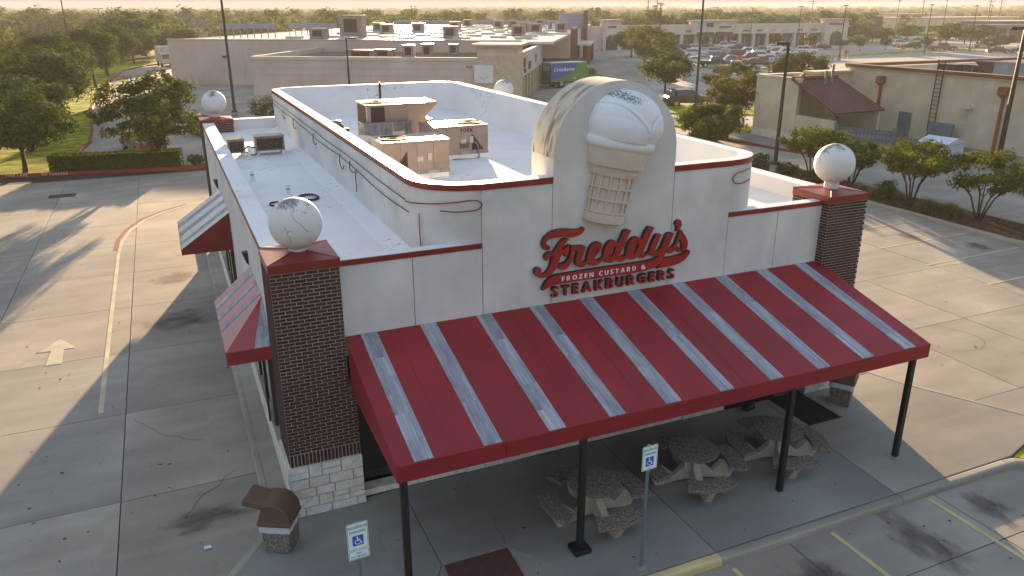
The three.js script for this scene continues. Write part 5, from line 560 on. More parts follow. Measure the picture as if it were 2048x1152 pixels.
// car-park and island trees on the right
const ip = 'trees on the car park islands';
tree('island_tree', 'leafy tree just behind the top of the stucco arch', 'round', 47, -57, 5.1, 5.4, M.leafGrey, ip, 0.3); tree('island_tree', 'loose tree leaning over the black sport utility car', 'elm', 51, -51, 4.2, 5.4, M.leafGrey, ip, 1.3); tree('island_tree', 'round russet-green tree beside the corner of the tan building', 'round', 40, -37.2, 4.5, 4.3, M.leafRust, ip, 2.2);
tree('island_tree', 'yellow-green island tree near the middle of the forecourt', 'round', 66, -88, 5.6, 6.6, M.leafLime, ip, 1); tree('island_tree', 'rusty island tree in the middle of the forecourt row', 'oak2', 74, -100, 6.2, 8.0, M.leafRust, ip, 2); tree('island_tree', 'tall yellow-green island tree behind the rusty one', 'round', 80, -112, 6.4, 7.4, M.leafLime, ip, 3); tree('island_tree', 'island tree nearest the arched shop entrance', 'oak', 86, -126, 5.6, 7.4, M.leafRust, ip, 4);
[[143.6, -122.5, 3.2, 3.2], [154, -125, 2.8, 2.6], [166, -119, 6.2, 7.2], [183.4, -124, 5.6, 7.6], [184.7, -157, 3.4, 5], [163.4, -121.5, 3.0, 3.2], [169.5, -110, 3.0, 4.6], [178, -113.3, 3.2, 4.6], [136, -141, 3.4, 3.8], [147.6, -141.6, 3.0, 3.6], [150, -134, 2.0, 3.4], [146, -131, 2.4, 2.6], [176, -146, 4.4, 6], [190, -150, 4.8, 7], [200, -140, 4.4, 6.4]].forEach(([x, z, h, w], i) => tree('car_park_tree', ['first', 'second', 'third', 'fourth', 'fifth', 'sixth', 'seventh', 'eighth', 'ninth', 'tenth', 'eleventh', 'twelfth', 'thirteenth', 'fourteenth', 'fifteenth'][i] + ' of the young trees scattered over the far right car park', 'small', x, z, h, w, [M.leafGrey, M.leafOak, M.leafLime][i % 3], 'young trees on the far right car park', i * 1.3));
// shrubs
function shrub(name, label, x, z, w, h, mt, seed, group, n = 2600, leaf = 0.12, y = -0.04, d = w) { const s = thing(name, label, 'shrub', [x, y, z], 0, group); put('foliage', leaves(seed, n, leaf, clumpSampler(seed + 1, 60, 0, h * 0.52, 0, w / 2, h * 0.5, d / 2, Math.min(w, h) * 0.2)), mt, s); put('stems', [0, 1, 2, 3].map(i => beam([0, 0, 0], [Math.cos(i * 1.6) * w * 0.25, h * 0.6, Math.sin(i * 1.6) * w * 0.25], 0.02, 0.008, 5)), M.bark, s); return s; }
shrub('shrub', 'low dark bush at the end of the red kerb beside the building', 0.15, -38.9, 0.95, 0.65, M.leafHedge, 301, null, 1400, 0.1, -0.05); shrub('shrub', 'sunlit shrub at the foot of the long tan shop wall', 6.8, -58.5, 2.8, 2.2, M.leafMyrtle, 305, null, 2600, 0.16, -0.17); shrub('large_shrub', 'wide yellow-green shrub behind the right-hand raised parapet', 35.2, -33.8, 4.8, 2.7, M.leafMyrtle, 309, null, 13000, 0.22, -0.12, 3.8); shrub('large_shrub', 'broad bushy tree behind the low tan wall and the lamp post', 62, -54, 8.2, 4.4, M.leafGrey, 313, null, 13000, 0.28, -0.15, 5);
{ // clipped hedge in one length
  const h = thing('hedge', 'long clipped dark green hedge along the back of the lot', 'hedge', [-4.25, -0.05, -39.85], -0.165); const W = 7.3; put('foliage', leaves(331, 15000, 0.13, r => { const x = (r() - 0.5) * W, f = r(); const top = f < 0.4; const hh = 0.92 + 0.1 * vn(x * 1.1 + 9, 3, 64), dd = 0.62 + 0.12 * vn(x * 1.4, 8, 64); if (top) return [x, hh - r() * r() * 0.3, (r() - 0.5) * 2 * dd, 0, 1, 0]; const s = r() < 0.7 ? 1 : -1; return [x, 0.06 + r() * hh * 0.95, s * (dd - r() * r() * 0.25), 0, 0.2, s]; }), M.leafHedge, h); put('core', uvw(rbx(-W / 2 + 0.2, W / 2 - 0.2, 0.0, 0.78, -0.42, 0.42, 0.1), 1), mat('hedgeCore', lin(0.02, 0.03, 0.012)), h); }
// crape myrtles on the planted strip: several stems from one foot, spreading crown
function myrtle(label, x, z, h, w, seed) { const t = thing('crape_myrtle', label, 'tree', [x, -0.05, z], 0, 'crape myrtles on the planted strip'); const r = RNG(seed); const st = [], cy = h * 0.70, rx = w / 2; const tips = []; for (let i = 0; i < 5; i++) { const a = i / 5 * 2 * PI + r(), f = [Math.cos(a) * 0.08, 0, Math.sin(a) * 0.08], k = [Math.cos(a) * rx * 0.22, h * 0.34, Math.sin(a) * rx * 0.22], e = [Math.cos(a) * rx * 0.66, h * (0.6 + r() * 0.1), Math.sin(a) * rx * 0.66]; st.push(beam(f, k, 0.05, 0.036, 6), beam(k, e, 0.036, 0.015, 5)); for (let q = 0; q < 2; q++) { const b = a + (q - 0.5) * 1.4; st.push(beam([k[0] * 1.2, k[1] * 1.1, k[2] * 1.2], [k[0] + Math.cos(b) * rx * 0.4, h * 0.74, k[2] + Math.sin(b) * rx * 0.4], 0.022, 0.008, 5)); } }
  put('stems', uvw(merge(st), 0.5), M.bark, t); put('crown', leaves(seed, 7000, 0.15, clumpSampler(seed + 1, 75, 0, cy, 0, rx, h * 0.28, rx, 0.32, 0.15)), M.leafMyrtle, t); }
myrtle('crape myrtle nearest the bronze lamp post on the planted strip', 32.4, -20.7, 2.85, 3.7, 401); myrtle('crape myrtle partly hidden behind the front right globe', 32.6, -17.9, 2.5, 3.0, 411); myrtle('crape myrtle in front of the white garden shed', 31.4, -13.1, 3.35, 2.8, 421); myrtle('wide crape myrtle with forked stems in front of the tan wall', 32.0, -9.9, 3.15, 4.3, 431); myrtle('crape myrtle cut by the right edge of the view', 32.2, -6.3, 3.4, 4.2, 441);
shrub('shrub', 'dark round shrub between the globe and the third crape myrtle', 31.4, -14.6, 1.1, 1.0, M.leafHedge, 451, 'low shrubs on the planted strip', 1500, 0.11, -0.04); shrub('shrub', 'dark shrub at the foot of the lamp post', 31.6, -24.2, 1.5, 0.8, M.leafHedge, 455, 'low shrubs on the planted strip', 1500, 0.12, -0.04); shrub('shrub', 'low shrub between the lamp post and the first crape myrtle', 31.5, -21.6, 1.2, 0.7, M.leafHedge, 459, 'low shrubs on the planted strip', 1300, 0.12, -0.04); shrub('shrub', 'low shrub at the foot of the first crape myrtle', 31.5, -19.2, 1.4, 0.7, M.leafHedge, 463, 'low shrubs on the planted strip', 1300, 0.12, -0.04);
{ // feathery ornamental grasses
  const blade = (seed, n, R, h) => { const r = RNG(seed), pos = [], col = []; for (let i = 0; i < n; i++) { const a = r() * 2 * PI, l = h * (0.5 + r() * 0.6), o = R * (0.25 + r() * 0.9), bx0 = Math.cos(a) * R * 0.3 * r(), bz0 = Math.sin(a) * R * 0.3 * r(), w = 0.012; let p = [bx0, 0, bz0]; const px = -Math.sin(a) * w, pz = Math.cos(a) * w; const t = r(); const c = t < 0.25 ? [0.34, 0.29, 0.14] : [0.12 + t * 0.08, 0.14 + t * 0.05, 0.05]; for (let k = 1; k <= 3; k++) { const f = k / 3, q = [bx0 + Math.cos(a) * o * f * f, l * (f - 0.18 * f * f * (1 + o)), bz0 + Math.sin(a) * o * f * f], s0 = 1 - (k - 1) / 3.3, s1 = 1 - k / 3.3; pos.push(p[0] - px * s0, p[1], p[2] - pz * s0, p[0] + px * s0, p[1], p[2] + pz * s0, q[0] + px * s1, q[1], q[2] + pz * s1, p[0] - px * s0, p[1], p[2] - pz * s0, q[0] + px * s1, q[1], q[2] + pz * s1, q[0] - px * s1, q[1], q[2] - pz * s1); for (let z = 0; z < 6; z++) col.push(...c); p = q; } }
    const g = new THREE.BufferGeometry(); g.setAttribute('position', new THREE.Float32BufferAttribute(pos, 3)); g.setAttribute('color', new THREE.Float32BufferAttribute(col, 3)); g.computeVertexNormals(); return g; };
  const gm = new THREE.MeshPhysicalMaterial({ vertexColors: true, roughness: 1, transmission: 0.35, thickness: 0, specularIntensity: 0.15, side: THREE.DoubleSide }); const G = [blade(1, 700, 0.5, 0.75), blade(2, 700, 0.55, 0.7), blade(3, 700, 0.5, 0.8)];
  [[31.35, -16.0], [31.3, -15.4], [31.45, -13.8], [31.4, -12.2], [31.35, -11.6], [31.5, -11.0], [31.4, -10.5], [31.45, -18.3], [31.5, -22.8]].forEach(([x, z], i) => { const t = thing('ornamental_grass', ['first', 'second', 'third', 'fourth', 'fifth', 'sixth', 'seventh', 'eighth', 'ninth'][i] + ' tuft of feathery ornamental grass on the planted strip, counted from the globe', 'grass', [x, -0.04, z], i, 'tufts of ornamental grass on the planted strip'); put('blades', G[i % 3], gm, t); }); }
{ // woodland beyond the shops, in depth, to the hills
  const g = leaves(501, 420, 1.15, clumpSampler(502, 26, 0, 4.6, 0, 3.4, 3.2, 3.4, 1.2, 0.2)), r = RNG(509); const m4 = new THREE.Matrix4(), q = new THREE.Quaternion(), col = new THREE.Color(); const spots = []; const cam = [-1.24, 13.06];
  const wood = (n, a0, a1, r0, r1, s0, s1, skip) => { for (let i = 0; i < n; i++) { const a = (a0 + (a1 - a0) * r()) * PI / 180, d = Math.sqrt(r0 * r0 + (r1 * r1 - r0 * r0) * r()); const x = cam[0] + Math.sin(a) * d, z = cam[1] - Math.cos(a) * d; if (skip && skip(x, z, d, a)) continue; spots.push([x, z, s0 + (s1 - s0) * r(), d]); } };
  wood(240, -14, 9, 165, 420, 0.75, 1.15, (x, z, d) => (x > -26 && x < -12 && d < 240) || (x > 6 && d < 230)); wood(420, -14, 62, 330, 620, 0.7, 1.1, (x, z, d, a) => a > 0.9 && d < 420 && r() < 0.5); wood(170, 28, 48, 215, 300, 0.6, 1.0, (x, z) => z > -168 ); wood(90, 10, 30, 230, 330, 0.7, 1.1); wood(1000, -18, 66, 600, 950, 0.8, 1.2); wood(2200, -20, 68, 930, 1480, 0.8, 1.2);
  const mk = (name, list, label) => { const im = new THREE.InstancedMesh(g, M.leafWood || leafMat('leafWood', lin(0.6, 0.68, 0.44)), list.length); list.forEach(([x, z, s, d], i) => { q.setFromAxisAngle(V(0, 1, 0), r() * 6.28); m4.compose(V(x, hillY(x, z) - 0.3, z), q, V(s * 1.15, s * (0.85 + r() * 0.3), s * 1.15)); im.setMatrixAt(i, m4); const t = 0.75 + r() * 0.6, y = r() < 0.12 ? 1.6 : 1; col.setRGB(t * y, t * (y > 1 ? 1.4 : 1), t * 0.9); im.setColorAt(i, col); }); im.name = name; im.userData = { kind: 'stuff', label }; im.castShadow = true; scene.add(im); };
  mk('woodland', spots.filter(s => s[3] < 620), 'mixed woodland beyond the shops'); mk('far_woodland', spots.filter(s => s[3] >= 620), 'hazy wooded hills on the horizon'); }
// ---------- neighbouring buildings ----------
mat('tan', srgb(232, 212, 194), { map: T_stucco, roughness: 0.92 }); mat('tan2', srgb(212, 190, 170), { map: T_stucco, roughness: 0.92 }); mat('cream', srgb(228, 216, 198), { map: T_stucco, roughness: 0.92 }); mat('khaki', srgb(226, 212, 182), { map: T_stucco, roughness: 0.95 }); mat('brownPost', srgb(138, 98, 74), { map: T_stucco }); mat('gravel', srgb(190, 165, 135), { map: T_aggr, roughness: 1 }); mat('whiteRoof', srgb(220, 216, 208), { map: T_roof, roughness: 0.35 }); mat('slate', srgb(150, 158, 172), { map: T_stucco, roughness: 0.8 }); mat('stoneFace', srgb(214, 196, 170), { map: T_stone, bumpMap: T_stoneB, bumpScale: 0.03 }); mat('rustSign', srgb(120, 62, 44)); mat('glass', srgb(52, 54, 54), { roughness: 0.1, clearcoat: 1 }); mat('skylight', srgb(190, 196, 180), { roughness: 0.4 }); mat('copper', srgb(168, 104, 58), { map: T_paint, roughness: 0.6 }); mat('seamRoof', srgb(124, 72, 52), { map: T_paint, roughness: 0.55 }); mat('greyWood', srgb(150, 156, 164), { map: T_streak, roughness: 0.9 }); mat('blueGrey', srgb(120, 138, 148), { map: T_paint, roughness: 0.6 });
const TH = -0.55;
function acBox(label, x, y, z, w, h, d, turn, group, grille = true) { const u = thing('rooftop_unit', label, 'air conditioner', [x, y, z], turn, group); put('casing', uvw(rbx(-w / 2, w / 2, 0.12, h, -d / 2, d / 2, 0.02), 2), M.hvac, u); put('top', rbx(-w / 2 - 0.04, w / 2 + 0.04, h, h + 0.05, -d / 2 - 0.04, d / 2 + 0.04, 0.01), M.hvacTop, u); put('base_rail', bx(-w / 2, w / 2, 0, 0.12, -d / 2, d / 2), M.galv, u); if (grille) put('coil_opening', bx(-w * 0.3, w * 0.3, h * 0.25, h * 0.85, d / 2, d / 2 + 0.01), M.coil, u); return u; }
const frame = (o, s, t) => [o[0] + Math.cos(0.55) * s + Math.sin(0.55) * t, o[1] + Math.sin(0.55) * s - Math.cos(0.55) * t];
const OB = [7.62, -73.44], OA = [0.36, -100.87];
{ // nearer shop unit with stone corner tower
  const b = thing('shop_building', 'low tan shop building with a rough stone corner tower behind the restaurant', 'building', [OB[0], -0.16, OB[1]], TH); const p = (n, g, m, s = 9) => put(n, uvw(g, s), m, b); const D = 19.4, W = 27.5, H = 4.7;
  p('wall', bx(0, 23.5, 0, H - 0.35, -0.3, 0), M.tan); p('wall', bx(0, 0.3, 0, H - 0.35, -D, -0.3), M.tan); p('cornice', rbx(-0.08, 23.5, H - 0.35, H, -0.4, 0.08, 0.04), M.cream); p('cornice_line', bx(-0.02, 23.5, H - 0.5, H - 0.42, -0.02, 0.03), M.cream); p('cornice', bx(-0.08, 0.32, H - 0.35, H - 0.002, -D, -0.4), M.cream);
  for (const y of [3.55, 2.85]) p('reveal_strip', bx(0, 23.5, y, y + 0.04, 0.001, 0.012), M.tan2); for (const x of [7.6, 15.4]) p('control_joint', bx(x, x + 0.03, 0, H - 0.5, 0.001, 0.012), M.tan2); p('water_table', bx(-0.04, 23.5, 0.85, 1.2, 0.0, 0.06), M.cream);
  p('roof', bx(0.3, W - 0.4, 3.9, 4.15, -D, -0.3), M.gravel, 2);
  // tower
  p('tower_stone', bx(23.5, W, 0, 4.9, -4, 0.25), M.stoneFace, 1.4); p('tower_top', bx(23.5, W, 4.9, 5.75, -4, 0.2), M.tan); p('tower_eave', rbx(23.0, W + 0.5, 5.75, 6.0, -4.5, 0.75, 0.04), M.tan2); for (const x of [24.2, 25.5, 26.8]) p('bracket', bx(x, x + 0.12, 5.55, 5.75, 0.2, 0.6), M.tan2);
  const sg = p('blank_sign', rbx(23.2, 25.1, 2.3, 4.0, 0.26, 0.36, 0.02), mat('paleSign', srgb(232, 226, 226))); put('sign_mark', [beam([23.65, 3.0, 0.37], [24.15, 2.65, 0.37], 0.03), beam([24.15, 2.65, 0.37], [24.65, 3.0, 0.37], 0.03)], M.tan2, sg);
  { const [gs] = text3('930', 0.22, 0.02, 0.03); gs.forEach(g => put('number', g.translate(22.35, 3.7, 0.01), M.bronze, b)); }
  // arcade side
  p('wall', bx(W - 0.35, W, 2.6, 4.9, -23, -4), M.cream); p('parapet_cap', bx(W - 0.42, W + 0.08, 4.9, 5.05, -23, -4), M.cream); p('wall', bx(W - 4, W - 3.7, 0, 3.9, -23, -4), M.tan2); p('wall', bx(22, W, 0, 4.9, -23.3, -23), M.tan); for (let i = 0; i < 7; i++) p('arcade_column', rbx(W - 0.5, W + 0.05, 0, 2.62, -5.2 - i * 2.85, -4.7 - i * 2.85, 0.03), M.stoneFace, 1.4); for (let i = 0; i < 6; i++) p('shop_window', bx(W - 3.72, W - 3.66, 0.3, 2.6, -7.6 - i * 2.85, -5.6 - i * 2.85), M.glass);
  const blob = (t, y, h, w) => { const o = p('wall_sign', bx(W + 0.01, W + 0.1, y, y + h, -t - w, -t), M.rustSign); }; blob(4.6, 3.5, 0.9, 1.2); blob(4.9, 2.9, 0.45, 1.3); blob(9, 3.0, 0.8, 1.6); blob(16, 3.4, 0.9, 0.4); for (const t of [8, 12, 15, 18]) p('pilaster_strip', bx(W + 0.002, W + 0.03, 3.6, 4.6, -t - 0.06, -t), M.tan2);
  const U = (lb, s, t, w, h, d) => { const [x, z] = frame(OB, s, t); acBox(lb, x, 4.0, z, w, h, d, TH, 'units on the nearer shop roof'); };
  U('long low unit at the left of the gravel shop roof', 9.2, 8, 3.4, 0.8, 1.6); U('second low unit on the gravel shop roof', 11.6, 8.4, 1.9, 0.85, 1.6); U('tall square unit, left of the pair on the gravel shop roof', 14.6, 7.6, 1.15, 1.35, 1.1); U('tall square unit, right of the pair on the gravel shop roof', 16.2, 9.5, 1.15, 1.4, 1.1); U('square unit farthest back on the gravel shop roof', 18.2, 14, 1.05, 1.2, 1.0);
}
{ // large store with bright roof
  const b = thing('department_store', 'long tan department store with a bright white roof full of skylights', 'building', [OA[0], -0.16, OA[1]], TH); const p = (n, g, m, s = 12) => put(n, uvw(g, s), m, b); const H = 5.75;
  p('wall', bx(0, 45.8, 0, H - 0.25, -0.3, 0), M.tan); p('wall', bx(0, 0.3, 0, H - 0.25, -105, -0.3), M.tan2); p('coping', bx(-0.06, 45.86, H - 0.25, H - 0.12, -0.36, 0.06), M.tan2); for (let i = 1; i < 9; i++) p('control_joint', bx(i * 5.05, i * 5.05 + 0.04, 0, H - 0.3, 0.001, 0.014), M.tan2);
  p('wall', bx(45.5, 45.8, 0, H - 0.25, -28, -0.3), M.tan); p('wall', bx(45.8, 50, 1.9, H - 0.1, -28.3, -28), M.tan); p('wall_base', bx(45.8, 50, 0, 1.9, -28.3, -27.95), M.brownPost); p('wall', bx(49.7, 50, 0, H - 0.1, -105, -28.3), M.tan);
  p('roof', bx(0.3, 49.7, H - 0.6, H - 0.3, -105, -0.3), M.whiteRoof, 6); p('back_parapet', bx(0, 50, H - 0.6, H + 0.6, -105.3, -105), M.slate);
  for (const t of [28.6, 31.5, 35]) p('pillar', bx(50, 50.7, 0, H + 0.6, -t - 0.7, -t), M.brownPost);
  // entrance canopy and sign tower on the east side
  p('sign_tower', bx(45.6, 50.4, 3.6, 8.3, -60.6, -60), M.slate); p('sign_tower_edge', bx(50.4, 51.2, 0, 8.9, -61, -59.6), M.brownPost); p('sign_tower_cap', bx(45.5, 50.5, 8.3, 8.42, -60.7, -59.9), M.tan2); for (let i = 0; i < 5; i++) p('panel_joint', bx(45.6, 50.4, 4.3 + i * 0.8, 4.34 + i * 0.8, -60, -59.985), M.tan2); p('side_sign', bx(45.2, 47.2, 4.6, 6.7, -50.3, -50), mat('paleBlue', srgb(176, 196, 222))); p('canopy_roof', bx(49.7, 52.6, 3.1, 3.4, -60, -44), M.cream); for (const t of [44.5, 52, 59]) p('canopy_pillar', bx(51.9, 52.5, 0, 3.1, -t - 0.6, -t), M.brownPost); p('store_glass', bx(50.0, 50.05, 0.2, 2.9, -58, -46), M.glass);
  for (const [s, y] of [[7.4, 3.4], [25, 3.6]]) p('wall_pack_light', rbx(s, s + 0.55, y, y + 0.22, 0.0, 0.3, 0.04), M.bronze);
  const r = RNG(61); for (let i = 0; i < 9; i++) for (let k = 0; k < 9; k++) { const s = 12.5 + i * 3.9 + (r() - 0.5), t = 8 + k * 9.5 + (i % 2) * 4; if (s > 48 || t > 100) continue; p('skylight', rbx(s, s + 2.2, H - 0.3, H - 0.02, -t - 1.2, -t, 0.05), M.skylight); }
  // pipe racks along the left of the roof
  for (let q = 0; q < 2; q++) { const y = H + 0.95 - q * 0.0, s0 = q ? 10.8 : 2.5, s1 = q ? 18 : 10.6, t = q ? 13.5 : 9.0; p('screen_panel', bx(s0, s1, y, y + 0.62, -t - 0.12, -t), M.slate, 2); for (let i = 0; i <= 8; i++) p('screen_post', bx(s0 + (s1 - s0) * i / 8 - 0.05, s0 + (s1 - s0) * i / 8 + 0.05, H - 0.4, y, -t - 0.3, -t - 0.2), M.galv); }
  const U = (lb, s, t, w, h, d) => { const [x, z] = frame(OA, s, t); acBox(lb, x, H - 0.46, z, w, h, d, TH, 'units on the department store roof'); };
  U('largest white cabinet on the department store roof, beside the pipe screens', 20.5, 13, 3.2, 2.9, 2.2); U('small cabinet below the largest one on the department store roof', 17.6, 7.5, 2.2, 1.3, 1.6);
  [[21, 28], [24, 36], [35, 10.5], [43, 20], [27.4, 50], [41, 43], [16, 40], [33, 66], [36, 66], [45, 56], [24, 80], [30, 84], [40, 80], [44, 34], [47.5, 42], [47, 66]].forEach(([s, t], i) => U(['first', 'second', 'third', 'fourth', 'fifth', 'sixth', 'seventh', 'eighth', 'ninth', 'tenth', 'eleventh', 'twelfth', 'thirteenth', 'fourteenth', 'fifteenth', 'sixteenth'][i] + ' of the square cabinets dotted over the department store roof', s, t, 1.9, 1.5, 1.7));
}
{ // shopping strip across the far car park
  const b = thing('shopping_strip', 'long cream shopping strip with raised gables across the far car park', 'building', [93, -0.17, -153.5], -0.055); const p = (n, g, m, s = 4) => put(n, uvw(g, s), m, b); const r = RNG(71);
  p('wall', bx(-8, 3, 0, 5.4, -0.4, 0), M.tan); const gable = (x0, x1, h) => { p('gable', bx(x0, x1, 3.2, h - 0.3, -1.2, 0.7), M.cream); p('gable_cap', bx(x0 - 0.3, x1 + 0.3, h - 0.3, h, -1.6, 1.1), M.tan2); };
  p('roof', bx(-8, 75, 4.6, 4.9, -22, -0.4), M.whiteRoof, 6); p('parapet', bx(6.4, 26, 3.2, 5.5, -0.4, 0), M.cream); p('parapet', bx(38.5, 66, 3.2, 5.6, -0.4, 0), M.cream);
  gable(1.8, 6.4, 6.8); gable(26, 38.5, 6.5); gable(66, 73.5, 6.6);
  const bays = []; for (let x = 6.6; x < 65; x += 4.2) bays.push(x); bays.forEach((x, i) => { p('pier', bx(x - 0.3, x + 0.45, 0, 3.2, -0.5, 0.1), M.cream); p('shop_window', bx(x + 0.45, x + 3.9, 0, 3.2, -0.9, -0.8), M.glass); p('door_frame', bx(x + 1.2, x + 1.32, 0, 2.4, -0.8, -0.72), M.whitePaint); p('door_frame', bx(x + 2.1, x + 2.22, 0, 2.4, -0.8, -0.72), M.whitePaint); if (i % 2 === 0 || i > 8) { const n = 4 + (r() * 3 | 0); for (let k = 0; k < n; k++) p('sign_letter', bx(x + 0.9 + k * 0.42, x + 1.16 + k * 0.42, 3.75, 4.05 + (k % 2) * 0.12, 0.0, 0.1), [M.bronze, M.rustSign, M.yellowPaint, M.whitePaint][i % 4]); } if (i % 3 === 1) p('wall_vent', bx(x + 1.6, x + 2.3, 4.5, 5.2, 0, 0.05), M.whitePaint); });
  for (const [x0, x1] of [[27.2, 32], [32.6, 37.4]]) { const g = new THREE.ExtrudeGeometry(new THREE.Shape([[0, 2.7], [1.4, 2.7], [0, 3.7]].map(q => new THREE.Vector2(...q))), { depth: x1 - x0, bevelEnabled: false }); g.rotateY(-PI / 2); g.translate(x1, 0, 0.7); p('shop_awning', g, M.bronze); }
  p('panel_sign', bx(27.4, 29.6, 5.0, 5.9, 0.7, 0.8), mat('paleBlue2', srgb(170, 200, 225))); p('panel_sign', bx(29.8, 31.8, 4.9, 5.9, 0.7, 0.8), M.bronze); for (let k = 0; k < 7; k++) p('sign_letter', bx(33.6 + k * 0.5, 33.95 + k * 0.5, 4.7, 5.05, 0.7, 0.8), M.bronze); for (let k = 0; k < 8; k++) p('sign_letter', bx(67.2 + k * 0.6, 67.6 + k * 0.6, 5.1, 5.6, 0.7, 0.8), mat('redSign', srgb(150, 40, 36))); for (let k = 0; k < 6; k++) p('sign_letter', bx(3.0 + k * 0.38, 3.28 + k * 0.38, 5.0, 5.3, 0.7, 0.8), M.bronze);
  const arch = (x0, x1, hh) => { const s = new THREE.Shape(), w = (x1 - x0) / 2; s.moveTo(-w, 0); s.lineTo(w, 0); s.lineTo(w, hh - w * 0.6); s.absellipse(0, hh - w * 0.6, w, w * 0.6, 0, PI, false); s.lineTo(-w, 0); const g = new THREE.ExtrudeGeometry(s, { depth: 0.06, bevelEnabled: false, curveSegments: 12 }); g.translate((x0 + x1) / 2, 0, 0.72); p('arched_entrance', g, M.glass); }; p('gable_wall', bx(1.8, 6.4, 0, 3.2, -1, 0.7), M.cream); arch(2.6, 5.6, 3.4); p('gable_wall', bx(66, 73.5, 0, 3.2, -1, 0.7), M.cream); arch(68, 71.6, 3.5);
}
// more distant buildings at the right
function farBlock(label, x, z, w, h, d, m, turn, extra) { const b = thing('distant_building', label, 'building', [x, -0.2, z], turn); put('wall', uvw(bx(-w / 2, w / 2, 0, h, -d, 0), 4), m, b); put('roof_edge', uvw(bx(-w / 2 - 0.2, w / 2 + 0.2, h, h + 0.3, -d - 0.2, 0.2), 4), M.tan2, b); for (let i = 0; i < Math.floor(w / 4); i++) put('window', bx(-w / 2 + 1 + i * 4, -w / 2 + 3.4 + i * 4, 0.3, 2.6, 0.0, 0.05), M.glass, b); if (extra) extra(b); return b; }
farBlock('grey and blue shop block behind the strip\'s right gable', 226, -203, 22, 5.2, 16, M.cream, -0.1, b => { put('tower', uvw(bx(1, 6, 0, 6.8, -3, 0.6), 4), M.slate, b); put('sign_panel', bx(7, 11, 3.0, 6.4, 0.06, 0.5), mat('navy', srgb(40, 58, 96)), b); });
farBlock('long pale low building behind the lone dark car park trees', 300, -215, 70, 5.4, 20, M.khaki, -0.05); farBlock('white shed-like building among the far trees', 330, -262, 30, 6.5, 16, M.cream, 0, null);
{ const b = farBlock('orange brick shop beside the blue fuel canopy at the right edge', 232, -143, 26, 5.4, 14, M.copper, -0.25); const c = thing('fuel_canopy', 'flat blue-grey fuel station canopy before the orange brick shop', 'canopy', [221, -0.2, -140], -0.2); put('roof', uvw(rbx(-13, 13, 4.1, 4.9, -4, 4, 0.1), 3), M.blueGrey, c); for (const x of [-10, -3.3, 3.3, 10]) put('column', bx(x - 0.25, x + 0.25, 0, 4.1, -0.25, 0.25), M.whitePaint, c); }
{ // dark pitched roof among the trees on the left
  const b = thing('distant_house', 'dark pitched house roof rising out of the wood at the left', 'house', [8, -1, -265], 0.3); put('wall', bx(-6, 6, 0, 5, -5, 5), M.tan2, b); const g = new THREE.ConeGeometry(9.5, 4.6, 4).rotateY(PI / 4).translate(0, 7.2, 0); put('roof', uvw(g, 3), mat('darkRoof', srgb(70, 66, 62)), b); }
